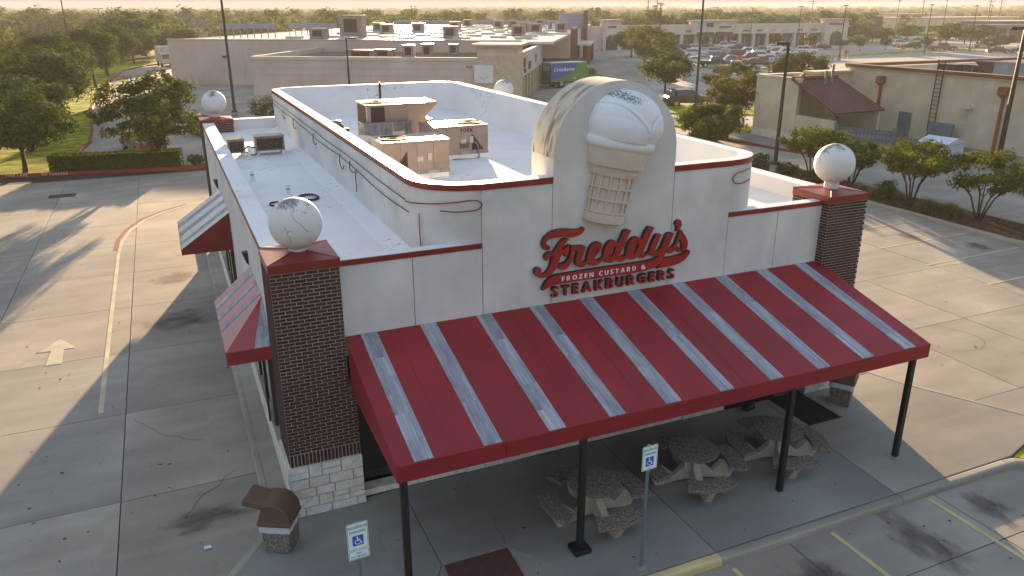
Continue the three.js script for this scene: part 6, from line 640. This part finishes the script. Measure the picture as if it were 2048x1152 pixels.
{ // tan building to the right with sloped metal roof and service yard
  const b = thing('tan_building', 'tan stucco building on the right with brown cornice, ladder and copper downpipes', 'building', [0, 0, 0]); const p = (n, g, m, s = 3) => put(n, uvw(g, s), m, b); const g0 = -0.2, X = 47.8;
  p('wall', bx(X, X + 0.3, g0, 4.75, -33.6, 6), M.khaki); p('wall', bx(X + 0.3, 78, g0, 4.75, -33.6, -33.3), M.khaki); const cor = (x0, x1, z0, z1, y) => { p('cornice', rbx(x0 - 0.1, x1, y - 0.35, y - 0.22, z0, z1, 0.03), M.khaki); p('cornice', rbx(x0 - 0.22, x1, y - 0.22, y, z0, z1, 0.03), M.brownPost); }; cor(X, X + 0.4, -33.9, 6, 5.05); p('cornice', rbx(X + 0.4, 78, 4.83, 5.05, -33.9, -33.2, 0.03), M.brownPost);
  p('roof', bx(X + 0.3, 78, 4.1, 4.3, -33.3, 6), M.membrane, 6); p('far_parapet', bx(77.7, 78, 4.1, 5.2, -33.3, 6), M.membrane, 6);
  p('water_table', bx(X - 0.05, X, g0, 0.25, -33.6, 6), M.curb);
  p('stub_wall', bx(44.0, X, g0, 4.4, -34.2, -33.3), M.khaki); p('stub_cap', rbx(43.85, X + 0.1, 4.4, 4.58, -34.35, -33.15, 0.03), M.khaki);
  p('wing_wall', bx(40, 40.3, g0 + 0.7, 4.3, -34.9, -30.5), M.khaki); p('wing_wall', bx(40.3, 44, g0 + 0.7, 4.3, -34.9, -34.6), M.khaki); p('wing_cap', bx(39.95, 44, 4.3, 4.42, -35, -34.4), M.cream); p('wing_cap', bx(39.95, 40.35, 4.3, 4.42, -34.4, -30.5), M.cream); p('wing_base', bx(39.95, 40.32, g0, g0 + 0.7, -34.95, -30.5), M.stone3, 1.5);
  p('yard_wall', bx(40.05, 40.3, g0, 1.9, -30.5, -26.9), M.khaki); p('yard_back_wall', bx(43.9, 44.1, g0, 2.3, -31.2, -26.8), M.khaki); p('yard_inner_wall', bx(40.3, 44, g0, 4.2, -31.2, -30.9), M.khaki);
  { // standing-seam lean-to roof
    const A = [39.9, 4.28, -31], B2 = [44.0, 4.28, -31], E = [39.4, 2.55, -26.3], F = [44.0, 2.55, -26.6]; const g = slab(E, F, B2, A, 0.12); const R_ = p('metal_roof', g, M.seamRoof); for (let i = 0; i <= 13; i++) { const f = i / 13; put('standing_seam', beam([A[0] + (B2[0] - A[0]) * f, 4.31, -31], [E[0] + (F[0] - E[0]) * f, 2.58, -26.3 - 0.3 * f], 0.028, 0.028, 5), M.seamRoof, R_); } p('ridge_flashing', bx(39.85, 44.05, 4.22, 4.5, -31.15, -30.95), M.seamRoof); p('eave_gutter', beam([39.3, 2.5, -26.25], [44.1, 2.5, -26.55], 0.09, 0.09, 8), M.seamRoof); p('roof_support', bx(40.1, 40.25, 1.9, 2.7, -27.2, -27.05), M.galv); }
  const vp = (x, z, h) => { p('flue_pipe', cyl(0.09, 0.09, h, x, 3.9, z, 10), M.galv, 1); }; vp(42.1, -30.2, 1.0); vp(42.8, -30.3, 1.4);
  for (const z of [-30.3, -20.7]) { p('downpipe', bx(X - 0.2, X - 0.06, g0, 3.7, z - 0.08, z + 0.08), M.copper); p('hopper_head', rbx(X - 0.42, X - 0.02, 3.85, 4.35, z - 0.3, z + 0.3, 0.03), M.copper); const g = new THREE.CylinderGeometry(0.3, 0.1, 0.22, 4).rotateY(PI / 4); p('hopper_throat', g.translate(X - 0.2, 3.76, z), M.copper); }
  const lz = -25.5; p('ladder_rail', bx(X - 0.2, X - 0.15, 1.0, 5.75, lz - 0.28, lz - 0.23), M.bronze); p('ladder_rail', bx(X - 0.2, X - 0.15, 1.0, 5.75, lz + 0.23, lz + 0.28), M.bronze); for (let i = 0; i < 15; i++) p('ladder_rung', bx(X - 0.19, X - 0.16, 1.05 + i * 0.28, 1.09 + i * 0.28, lz - 0.25, lz + 0.25), M.bronze);
  p('wall_light', [rbx(X - 0.4, X, 2.75, 2.85, -23.3, -22.7, 0.02), bx(X - 0.12, X, 2.85, 3.0, -23.1, -22.9)], M.khaki); p('hanging_cord', [bx(X - 0.03, X - 0.01, 1.8, 2.75, -23.02, -23.0), rbx(X - 0.08, X, 1.6, 1.8, -23.08, -22.94, 0.02)], M.whitePaint);
  p('service_door', bx(X - 0.04, X, g0, 2.0, -28.4, -27.3), M.greyWood);
}
{ const U = (lb, x, z, w, h, d, m) => { const u = thing('rooftop_unit', lb, 'air conditioner', [x, 4.3, z], 0, 'units on the tan building roof'); put('casing', uvw(rbx(-w / 2, w / 2, 0, h, -d / 2, d / 2, 0.02), 2), m, u); put('top', rbx(-w / 2 - 0.05, w / 2 + 0.05, h, h + 0.05, -d / 2 - 0.05, d / 2 + 0.05, 0.01), M.hvacTop, u); put('seam', bx(-w / 2 - 0.01, -w / 2, 0.1, h - 0.1, -0.03, 0.03), M.galv, u); return u; };
  const h = U('blue-grey hooded unit behind the ladder top', 52.4, -23.2, 1.8, 1.25, 2.6, M.blueGrey); { const g = new THREE.ExtrudeGeometry(new THREE.Shape([[0, 0.15], [1.5, 1.25], [0, 1.25]].map(q => new THREE.Vector2(...q))), { depth: 1.6, bevelEnabled: false }); g.rotateY(PI / 2); put('intake_hood', g.translate(-0.8, 0, -1.4).rotateY(0), M.bronze, h); }
  U('blue-grey duct cabinet nearest the tall lamp post on the tan roof', 52, -18.8, 2.0, 1.05, 3.4, M.blueGrey); U('low dark-grilled unit at the left of the tan roof', 54, -29.5, 1.4, 0.75, 1.5, M.coil); U('second low dark-grilled unit on the tan roof', 54, -27.4, 1.4, 0.8, 1.6, M.coil); U('dark cabinet at the far back of the tan roof by the lamp post', 66, -22, 1.6, 1.6, 2.0, M.bronze); }
{ // yard gate with boards
  const g = thing('yard_gate', 'weathered grey double board gate of the tan building\'s yard', 'gate', [40.1, -0.18, -26.6], -1.03); for (let i = 0; i < 14; i++) put('board', uvw(bx(0.15 + i * 0.24, 0.375 + i * 0.24, 0.08, 1.75, 0, 0.025), 0.6, i * 0.37), M.greyWood, g); for (const y of [0.3, 1.1, 1.68]) put('rail', bx(0.12, 3.52, y, y + 0.07, 0.026, 0.06), M.blueGrey, g); for (const x of [0, 3.55]) put('gate_post', rbx(x - 0.1, x + 0.1, 0, 1.95, -0.08, 0.12, 0.02), M.greyWood, g); }
{ const l = thing('leaning_panel', 'dark grey panel leaning on the tan wall beside the shed', 'panel', [46.9, -0.18, -24.3], 0); put('panel', rbx(-0.05, 0.05, 0, 1.9, -0.9, 0.9, 0.01).rotateZ(-0.12), M.blueGrey, l); put('frame', [bx(-0.06, 0.06, 0, 1.9, -0.95, -0.88), bx(-0.06, 0.06, 0, 1.9, 0.88, 0.95)].map(q => q.rotateZ(-0.12)), M.galv, l); }
{ const s = thing('garden_shed', 'small white plastic shed with shallow gabled roof beside the tan wall', 'shed', [42.3, -0.17, -20.3], 0.12); const m = mat('shedWhite', srgb(206, 214, 220), { roughness: 0.6 }); put('body', rbx(-0.95, 0.95, 0, 1.5, -0.85, 0.85, 0.02), m, s); for (let i = 0; i < 9; i++) put('corrugation', bx(-0.97, -0.95, 0.05, 1.45, -0.78 + i * 0.19, -0.7 + i * 0.19), m, s); for (let i = 0; i < 9; i++) put('corrugation', bx(-0.85 + i * 0.2, -0.77 + i * 0.2, 0.05, 1.45, 0.85, 0.87), m, s); const g = new THREE.ExtrudeGeometry(new THREE.Shape([[-1.05, 1.5], [1.05, 1.5], [0, 1.82]].map(q => new THREE.Vector2(...q))), { depth: 1.9, bevelEnabled: false }); put('roof', g.translate(0, 0, -0.95), m, s); put('vent', bx(-0.98, -0.965, 1.1, 1.28, 0.1, 0.26), M.navy, s); }
{ const t = thing('gas_tank', 'round brass-coloured tank under the sloped metal roof', 'tank', [41.3, -0.18, -28.2]); put('body', new THREE.LatheGeometry([[0, 0], [0.45, 0], [0.45, 1.9], [0.36, 2.15], [0.2, 2.25], [0, 2.27]].map(q => new THREE.Vector2(...q)), 20), mat('brass', srgb(150, 120, 60), { roughness: 0.35, metalness: 0.7 }), t); put('lid', cyl(0.2, 0.18, 0.08, 0, 2.24, 0, 16), M.whitePaint, t); }
{ // red kerb and walk by the tan building
  struct('yard_walk', uvw(poly([[37.2, -36], [40, -36], [40, -26], [46.5, -22.5], [47.8, -22.5], [47.8, 6], [46.8, 6], [45.6, -20.5], [38.6, -24.5], [37.4, -28]], -0.2, -0.03), 6), M.walk); const k = struct('yard_kerb', curbAlong([[36.6, -36], [37.0, -31], [37.5, -27.6], [38.7, -24.6], [45.4, -20.6], [46.7, 6]], 0.18, -0.25, -0.01, 0.04), M.redPaint); }
grassSheet('island_lawn', [[39, -52.5], [45, -55], [51, -49], [54, -45], [50, -43.5], [43, -47]], -0.2, -0.06); grassSheet('corner_lawn', [[37.4, -42], [42, -40], [44, -36.4], [37.4, -36.4]], -0.2, -0.05); grassSheet('far_lawn', [[118, -112], [150, -118], [190, -126], [190, -122], [150, -114], [120, -108.5]], -0.2, -0.1); grassSheet('road_lawn', [[150, -150], [215, -168], [240, -170], [240, -160], [205, -158], [160, -146]], -0.2, -0.1);
for (let i = 0; i < 7; i++) { const [x, z] = [[56, -68], [57.5, -71], [60.5, -76], [62, -79], [66, -85], [68, -88], [57, -64]][i]; mark2('bay_line', [[x, z], [x + 6.5, z + 1.2]]); }
function mark2(n, pts) { const m = struct(n, ribbon(pts, 0.22, -0.148), M.whitePaint); }
{ const c = [[47.6, -66], [50.5, -73.5], [54, -82], [60, -97], [67, -112]]; struct('forecourt_kerb', curbAlong(c, 0.3, -0.2, 0.0, 0.04), M.curb); }
// ---------- vehicles, lamps, small far things ----------
const carGlass = mat('carGlass', srgb(40, 46, 52), { roughness: 0.08, clearcoat: 1 });
const paintOf = {}; const paintRGB = { white: [226, 226, 222], silver: [178, 180, 182], grey: [130, 132, 134], charcoal: [62, 64, 66], black: [26, 27, 29], maroon: [84, 36, 36], 'dark red': [110, 34, 32], red: [158, 52, 38], brown: [112, 84, 66], 'pale blue': [172, 196, 214], 'dark green': [56, 66, 60], bronzeRed: [126, 58, 40] };
const paint = c => paintOf[c] ||= new THREE.MeshPhysicalMaterial({ color: srgb(...paintRGB[c]), roughness: 0.35, clearcoat: 1, clearcoatRoughness: 0.08 });
const profiles = { // side outline [x, y]; x forward
  s: { body: [[-2.3, 0.35], [-2.3, 0.78], [-2.15, 0.95], [-1.5, 1.0], [1.0, 0.98], [2.05, 0.82], [2.28, 0.65], [2.28, 0.35]], cab: [[-1.75, 0.98], [-0.95, 1.4], [0.25, 1.43], [1.1, 0.98]], w: 1.78, ax: [-1.4, 1.4], r: 0.33 },
  v: { body: [[-2.3, 0.42], [-2.32, 0.9], [-2.2, 1.08], [1.0, 1.08], [2.1, 0.98], [2.3, 0.75], [2.3, 0.42]], cab: [[-2.2, 1.06], [-1.95, 1.66], [0.1, 1.7], [1.05, 1.06]], w: 1.88, ax: [-1.42, 1.42], r: 0.37 },
  p: { body: [[-2.85, 0.5], [-2.85, 1.12], [1.1, 1.14], [2.6, 1.08], [2.85, 0.9], [2.85, 0.5]], cab: [[-0.95, 1.12], [-0.75, 1.78], [0.55, 1.82], [1.3, 1.13]], w: 1.95, ax: [-1.75, 1.8], r: 0.42, bed: true } };
const vg = {}; for (const k in profiles) { const q = profiles[k], f = a => new THREE.Shape(a.map(p => new THREE.Vector2(...p))); const ex = (a, w, bv) => new THREE.ExtrudeGeometry(f(a), { depth: w - 2 * bv, bevelEnabled: true, bevelSize: bv, bevelOffset: -bv, bevelThickness: bv, bevelSegments: 2 }).translate(0, 0, -(w - 2 * bv) / 2);
  const inset = q.cab.map(([x, y]) => { const cx = (q.cab[0][0] + q.cab[3][0]) / 2, cy = 1.3; return [cx + (x - cx) * 0.90, Math.min(q.cab[1][1] - 0.1, Math.max(q.cab[0][1] + 0.04, y))]; });
  const taper = g => { const p = g.attributes.position; for (let i = 0; i < p.count; i++) { const t = Math.max(0, (p.getY(i) - q.cab[0][1]) / (q.cab[2][1] - q.cab[0][1])); p.setZ(i, p.getZ(i) * (1 - 0.16 * t)); } g.computeVertexNormals(); return g; };
  const arch = (x) => new THREE.CylinderGeometry(q.r * 1.16, q.r * 1.16, 0.1, 18).rotateX(PI / 2).translate(x, q.r, 0);
  vg[k] = { body: ex(q.body, q.w, 0.06), cab: taper(ex(q.cab, q.w - 0.14, 0.05)), side: taper(ex(inset, q.w - 0.12, 0.01)), screen: null, wheel: new THREE.CylinderGeometry(q.r, q.r, 0.22, 18).rotateX(PI / 2), rim: new THREE.CylinderGeometry(q.r * 0.6, q.r * 0.6, 0.235, 12).rotateX(PI / 2) }; }
function vehicle(name, label, k, col, x, z, turn, group, y = -0.165) { const q = profiles[k], g = vg[k], v = thing(name, label, k === 'p' ? 'pickup' : 'car', [x, y, z], turn, group); const pm = paint(col); put('body', g.body, pm, v); put('cabin', g.cab, pm, v); put('side_windows', g.side, carGlass, v);
  const c = q.cab, ws = (a, b, n) => { const w = q.w / 2 - 0.2, w2 = w * 0.88, dx = b[0] - a[0], dy = b[1] - a[1], l = Math.hypot(dx, dy), nx = dy / l * 0.016 * Math.sign(dx === 0 ? 1 : 1), ny = -dx / l * 0.016; const s = n === 'windscreen' ? -1 : 1; const P1 = [a[0] + dx * 0.08 + (s < 0 ? 0.045 : -0.045), a[1] + dy * 0.08 + 0.012], P2 = [a[0] + dx * 0.9 + (s < 0 ? 0.04 : -0.04), a[1] + dy * 0.9 + 0.012]; put(n, quad([P1[0], P1[1], -w], [P1[0], P1[1], w], [P2[0], P2[1], w2], [P2[0], P2[1], -w2]), M.carGlass2 ||= new THREE.MeshPhysicalMaterial({ color: srgb(40, 46, 52), roughness: 0.08, clearcoat: 1, side: THREE.DoubleSide }), v); }; ws(c[3], c[2], 'windscreen'); ws(c[0], c[1], 'rear_window');
  if (q.bed) put('load_bed', bx(-2.75, -1.05, 1.05, 1.135, -q.w / 2 + 0.12, q.w / 2 - 0.12), M.rubber, v);
  for (const ax of q.ax) for (const s of [-1, 1]) { const w = put('wheel', g.wheel, M.rubber, v); w.position.set(ax, q.r, s * (q.w / 2 - 0.09)); put('rim', g.rim, M.chrome, w); }
  const fx = q.body[q.body.length - 2][0], rx = q.body[0][0]; for (const s of [-1, 1]) { put('headlight', rbx(fx - 0.1, fx + 0.012, 0.66, 0.8, s * (q.w / 2 - 0.3) - 0.16, s * (q.w / 2 - 0.3) + 0.16, 0.02), M.chrome, v); put('tail_light', rbx(rx - 0.012, rx + 0.06, 0.72, 0.92, s * (q.w / 2 - 0.2) - 0.1, s * (q.w / 2 - 0.2) + 0.1, 0.02), M.redSign, v); }
  put('bumper', [rbx(fx - 0.06, fx + 0.05, 0.36, 0.52, -q.w / 2 + 0.06, q.w / 2 - 0.06, 0.03), rbx(rx - 0.05, rx + 0.06, 0.36, 0.52, -q.w / 2 + 0.06, q.w / 2 - 0.06, 0.03)], M.bronze, v); return v; }
vehicle('parked_car', 'red-brown saloon half hidden behind the airy tree on the service road', 's', 'bronzeRed', -2.9, -46.4, PI / 2 + 0.3, null, -0.17);
vehicle('parked_car', 'black sport utility car parked on the drive behind the stucco arch', 'v', 'black', 46.8, -52.6, -0.35, null);
{ const list = [[106.9, -139.2, 'v', 'maroon'], [109.1, -138.1, 'v', 'white'], [116.9, -143.3, 's', 'dark red'], [122.3, -143.6, 'p', 'white'], [126.8, -145.8, 'p', 'white'], [115.7, -122.3, 'p', 'silver'], [95.3, -123.1, 's', 'black'], [97.8, -120.8, 'v', 'white'], [106, -128.2, 's', 'white'], [99.8, -115.9, 's', 'grey'], [105.7, -124.1, 'v', 'silver'], [91.7, -111.2, 's', 'grey'], [94.4, -107.6, 'v', 'charcoal'], [101.8, -114, 'v', 'dark green'], [109.1, -119, 'p', 'white'], [84, -102.8, 's', 'white'], [83.2, -95.6, 'p', 'black'], [96.9, -103.2, 'p', 'charcoal'], [100.2, -101.6, 's', 'pale blue'], [90.9, -94.5, 's', 'black'], [87.8, -97.4, 'p', 'grey'], [78.8, -85, 'p', 'silver'], [130.6, -135.3, 's', 'white'], [117.4, -120.6, 's', 'brown'], [114.4, -113.9, 'p', 'white'], [126.3, -120.7, 'v', 'white'], [141.7, -132.6, 's', 'black'], [171.8, -151.6, 'p', 'black'], [210.2, -166, 'p', 'white'], [217.6, -175.2, 'p', 'silver'], [171.9, -136, 'v', 'white'], [162.3, -125.3, 'v', 'black'], [173.2, -131.4, 's', 'silver'], [163.1, -117.1, 'p', 'red'], [184.5, -122.9, 's', 'silver'], [164.4, -104.5, 's', 'charcoal'], [168.5, -102.5, 'v', 'black'], [113, -132.5, 's', 'silver'], [100.5, -131, 's', 'white'], [88.5, -106, 's', 'silver'], [120.5, -136, 'v', 'charcoal'], [103.6, -108, 'v', 'white']];
  // keep bumpers apart, then name each by its place counted from the left of the lot
  const r = RNG(17); const kindName = { s: 'saloon car', v: 'sport utility car', p: 'pickup truck' }; const seen = {}; list.sort((a, b) => Math.atan2(a[0] + 1.2, -(a[1] - 13)) - Math.atan2(b[0] + 1.2, -(b[1] - 13)));
  const ordn = ['leftmost', 'second from left', 'third from left', 'fourth from left', 'fifth from left', 'sixth from left', 'seventh from left', 'eighth from left'];
  const cnt = {}; list.forEach(c => { const k = c[3] + c[2]; cnt[k] = (cnt[k] || 0) + 1; });
  list.forEach(([x, z, k, col]) => { const key = col + k, n = seen[key] = (seen[key] ?? -1) + 1; const label = cnt[key] > 1 ? `${col} ${kindName[k]}, ${ordn[n]} of the ${col} ones in the far car park` : `only ${col} ${kindName[k]} in the far car park`; vehicle(k === 'p' ? 'pickup_truck' : 'parked_car', label, k, col, x, z, -0.55 + (r() < 0.5 ? PI : 0) + (r() - 0.5) * 0.3, 'vehicles in the far car park'); }); }
{ // box truck with wrapped sides
  const t = thing('box_truck', 'green and blue wrapped box truck outside the shop arcade', 'truck', [46.3, -0.16, -76.2], 0.1); const c = document.createElement('canvas'); c.width = 512; c.height = 256; const g = c.getContext('2d'); g.fillStyle = '#5d8f3c'; g.fillRect(0, 0, 512, 256); g.fillStyle = '#4a5f9a'; g.beginPath(); g.moveTo(0, 0); g.lineTo(380, 0); g.quadraticCurveTo(330, 130, 180, 190); g.quadraticCurveTo(90, 225, 0, 228); g.fill(); g.fillStyle = '#eef0f4'; g.font = 'italic bold 62px serif'; g.textAlign = 'center'; g.fillText('Crocketts', 176, 112); g.font = 'bold 26px sans-serif'; g.fillText('.com', 330, 222); const tx = new THREE.CanvasTexture(c); tx.colorSpace = THREE.SRGBColorSpace;
  const c2 = document.createElement('canvas'); c2.width = 128; c2.height = 128; const h = c2.getContext('2d'); h.fillStyle = '#6a7f58'; h.fillRect(0, 0, 128, 128); h.fillStyle = '#5c6488'; h.fillRect(14, 12, 100, 104); h.fillStyle = '#a7a9c0'; h.fillRect(22, 22, 80, 34); h.fillStyle = '#4e5570'; for (let i = 0; i < 5; i++) h.fillRect(14, 60 + i * 12, 100, 2); const tx2 = new THREE.CanvasTexture(c2); tx2.colorSpace = THREE.SRGBColorSpace;
  const bodyM = mat('truckGreen', srgb(96, 140, 66), { roughness: 0.4, clearcoat: 0.5 }); put('box', rbx(-3.9, 1.3, 0.75, 3.0, -1.2, 1.2, 0.04), mat('truckRoof', srgb(196, 216, 214), { roughness: 0.5 }), t);
  put('side_wrap', quad([-3.88, 0.77, 1.206], [1.28, 0.77, 1.206], [1.28, 2.98, 1.206], [-3.88, 2.98, 1.206]), new THREE.MeshStandardMaterial({ map: tx, roughness: 0.4 }), t); put('rear_wrap', quad([-3.906, 0.77, -1.18], [-3.906, 0.77, 1.18], [-3.906, 2.98, 1.18], [-3.906, 2.98, -1.18]), new THREE.MeshStandardMaterial({ map: tx2, roughness: 0.4 }), t);
  put('cab', new THREE.ExtrudeGeometry(new THREE.Shape([[1.35, 0.6], [3.9, 0.6], [3.9, 1.25], [3.0, 1.45], [2.6, 2.25], [1.35, 2.3]].map(q => new THREE.Vector2(...q))), { depth: 1.9, bevelEnabled: true, bevelSize: 0.05, bevelThickness: 0.05, bevelSegments: 2 }).translate(0, 0, -0.95), bodyM, t); put('cab_window', [bx(1.7, 2.55, 1.45, 2.1, 1.0, 1.012)], carGlass, t); put('windscreen', quad([3.04, 1.5, 0.9], [3.04, 1.5, -0.9], [2.7, 2.2, -0.85], [2.7, 2.2, 0.85]), M.carGlass2, t); put('bumper', rbx(3.9, 4.05, 0.4, 0.7, -1.0, 1.0, 0.03), M.chrome, t); put('mirror', rbx(2.7, 2.8, 1.5, 2.0, 1.15, 1.3, 0.02), M.chrome, t); put('step', bx(1.4, 2.6, 0.4, 0.6, -0.95, 0.95), M.bronze, t); put('chassis', bx(-3.7, 3.6, 0.5, 0.75, -0.5, 0.5), M.rubber, t); put('rear_bumper', rbx(-4.0, -3.88, 0.45, 0.7, -1.1, 1.1, 0.02), M.redSign, t);
  for (const ax of [-2.4, 3.1]) for (const s of [-1, 1]) { const w = put('wheel', new THREE.CylinderGeometry(0.48, 0.48, 0.3, 20).rotateX(PI / 2), M.rubber, t); w.position.set(ax, 0.48, s * 1.02); put('rim', new THREE.CylinderGeometry(0.26, 0.26, 0.31, 14).rotateX(PI / 2), M.chrome, w); } }
{ const t = thing('delivery_truck', 'white delivery truck parked behind the corner of the department store', 'truck', [0.2, -0.17, -138], -1.45); put('box', rbx(-3, 1.4, 0.8, 3.3, -1.15, 1.15, 0.05), M.whitePaint, t); put('cab', rbx(1.5, 3.2, 0.6, 2.3, -1.05, 1.05, 0.15), M.whitePaint, t); put('windscreen', bx(3.2, 3.21, 1.4, 2.1, -0.9, 0.9), carGlass, t); put('rear_door', bx(-3.02, -3.0, 0.9, 3.1, -1.0, 1.0), M.galv, t); for (const ax of [-2, 2.3]) for (const s of [-1, 1]) { const w = put('wheel', new THREE.CylinderGeometry(0.45, 0.45, 0.3, 16).rotateX(PI / 2), M.rubber, t); w.position.set(ax, 0.45, s * 0.98); } }
// lamp posts
function lampPost(label, x, z, h, r0, armTurn, two = false, base = true) { const l = thing('lamp_post', label, 'lamp post', [x, -0.16, z], armTurn, 'car park lamp posts'); put('pole', new THREE.CylinderGeometry(r0 * 0.62, r0, h, 4, 1).rotateY(PI / 4).translate(0, h / 2, 0), M.bronze, l); if (base) { put('footing', cyl(0.3, 0.28, 0.55, 0, -0.02, 0, 20), M.curb, l); put('base_cover', rbx(-0.2, 0.2, 0.53, 0.7, -0.2, 0.2, 0.02), M.bronze, l); } const hd = s => { put('arm', bx(Math.min(0, s * 0.4), Math.max(0, s * 0.4), h - 0.1, h - 0.03, -0.03, 0.03), M.bronze, l); const m = put('lamp_head', rbx(s > 0 ? 0.35 : -1.0, s > 0 ? 1.0 : -0.35, h - 0.14, h + 0.02, -0.2, 0.2, 0.03), M.bronze, l); put('lens', bx(s > 0 ? 0.42 : -0.93, s > 0 ? 0.93 : -0.42, h - 0.15, h - 0.141, -0.15, 0.15), M.skylight, m); }; hd(-1); if (two) hd(1); return l; }
lampPost('bronze lamp post with one arm rising from the planted strip', 31.4, -22.6, 7.45, 0.13, 0.35); lampPost('bronze lamp post rising through the top edge beyond the car park island', 44.9, -48.8, 12, 0.13, 0.4, true); lampPost('thick lamp post in front of the tan wall at the right edge', 44.3, -17.9, 8.2, 0.16, 0, false); lampPost('tall lamp post rising behind the back left globe past the top edge', 4.55, -62, 14, 0.14, 0.4, true); lampPost('lamp post in front of the nearer shop building\'s tan wall', 15.9, -66, 6.6, 0.12, PI + 0.3, false);
[[93, -127.2, 10.2], [132.2, -146.2, 9.3], [126.4, -123.8, 9.6], [116.3, -101.6, 9.7], [147.8, -109.2, 9.9], [165.3, -112.1, 9.7], [119, -168, 9.9], [112, -158, 9.7], [106, -146, 10], [192.6, -156.8, 11.2], [-12.7, -123.1, 11.2], [-10.8, -176.7, 9.4], [201.4, -148.6, 11.3], [222, -150, 9.8]].forEach(([x, z, h], i) => lampPost(['first', 'second', 'third', 'fourth', 'fifth', 'sixth', 'seventh', 'eighth', 'ninth', 'tenth', 'eleventh', 'twelfth', 'thirteenth', 'fourteenth'][i] + ' of the thin lamp posts standing far off beyond the neighbouring shops', x, z, h, 0.12, 0.5, true, i !== 10 && i !== 11));
{ // utility poles and far masts
  const up = (lb, x, z, h) => { const t = thing('utility_pole', lb, 'utility pole', [x, -0.5, z], -0.6, 'far utility poles'); put('pole', cyl(0.2, 0.14, h, 0, 0, 0, 8), M.bronze, t); put('crossarm', box(2.6, 0.16, 0.16, 0, h - 0.9, 0), M.bronze, t); put('crossarm', box(1.8, 0.12, 0.12, 0, h - 1.8, 0), M.bronze, t); };
  [[170, -250, 13.5], [174, -250, 13.5], [250, -250, 13], [290, -230, 13.5], [330, -225, 13], [300, -175, 12.5], [262, -180, 12.5]].forEach(([x, z, h], i) => up(['left', 'right', 'third', 'fourth', 'fifth', 'sixth', 'seventh'][i] + (i < 2 ? ' pole of the pair of utility poles behind the shopping strip' : ' wooden utility pole from the left beyond the shopping strip'), x, z, h));
  const w = thing('water_tower', 'pale water tower faint on the hazy horizon at the left', 'water tower', [-140, 1, -930]); put('stem', cyl(1.8, 1.3, 12, 0, 0, 0, 12), M.cream, w); put('tank', new THREE.SphereGeometry(3.6, 20, 14).scale(1, 0.75, 1).translate(0, 13, 0), M.cream, w);
}
// bins, dumpster, bollards, signs
{ const wb = (lb, x, z, turn) => { const b = thing('wheelie_bin', lb, 'wheelie bin', [x, -0.165, z], turn, 'dark wheelie bins at the store corner'); put('body', new THREE.CylinderGeometry(0.5, 0.4, 1.1, 4).rotateY(PI / 4).translate(0, 0.6, 0), mat('binDark', srgb(62, 60, 58)), b); put('lid', rbx(-0.4, 0.4, 1.15, 1.24, -0.4, 0.42, 0.03), M.binDark, b); for (const s of [-1, 1]) put('wheel', new THREE.CylinderGeometry(0.12, 0.12, 0.06, 12).rotateZ(PI / 2).translate(s * 0.32, 0.12, -0.36), M.rubber, b); }; wb('dark wheelie bin standing alone on the yard concrete', 0.6, -86.5, 0.4); wb('dark wheelie bin against the department store corner', -0.3, -103.5, 0.2); wb('dark wheelie bin behind the yellow bollards', -0.6, -112, 0.1); }
{ const d = thing('dumpster', 'dark green dumpster behind the airy tree at the back of the lot', 'dumpster', [1.6, -0.17, -52.5], 0.3); const m = mat('dumpGreen', srgb(44, 58, 48), { roughness: 0.6 }); put('body', new THREE.ExtrudeGeometry(new THREE.Shape([[-0.9, 0.1], [0.9, 0.1], [1.0, 1.3], [-1.0, 1.5]].map(q => new THREE.Vector2(...q))), { depth: 2.2, bevelEnabled: false }).translate(0, 0, -1.1), m, d); put('lid', bx(-1.02, 0, 1.5, 1.55, -1.12, -0.02), M.rubber, d); put('lid', bx(-1.02, 0, 1.5, 1.55, 0.02, 1.12), M.rubber, d); }
for (let i = 0; i < 4; i++) { const b = thing('yellow_bollard', ['first', 'second', 'third', 'fourth'][i] + ' yellow bollard from the left at the department store corner', 'bollard', [0.9 + i * 0.85, -0.17, -98.6 + i * 0.5], 0, 'yellow bollards at the store corner'); put('post', cyl(0.11, 0.11, 1.25, 0, 0, 0, 12), M.yellowPaint, b); put('cap', new THREE.SphereGeometry(0.11, 12, 6).translate(0, 1.25, 0), M.yellowPaint, b); }
{ const om = mat('orangeSign', srgb(214, 126, 84), { roughness: 0.6 }), pm = mat('pinkStop', srgb(190, 56, 44)); [[112, -134.4], [99.1, -113.8], [87.4, -94.8], [129.2, -121.5], [117.7, -101.5], [145.4, -113.7], [142.4, -137.7]].forEach(([x, z], i) => { const s = thing('work_sign', ['first', 'second', 'third', 'fourth', 'fifth', 'sixth', 'seventh'][i] + ' orange road-work board on thin legs in the far car park, counting by distance rows', 'sign', [x, -0.16, z], -0.6, 'orange boards in the far car park'); put('board', box(1.0, 0.75, 0.05, 0, 1.4, 0), om, s); put('disc', new THREE.CylinderGeometry(0.28, 0.28, 0.02, 8).rotateX(PI / 2).translate(0, 1.4, 0.04), pm, s); for (const q of [-0.4, 0.4]) put('leg', box(0.06, 1.1, 0.06, q, 0.55, 0), M.galv, s); }); }
renderer.render(scene, camera);
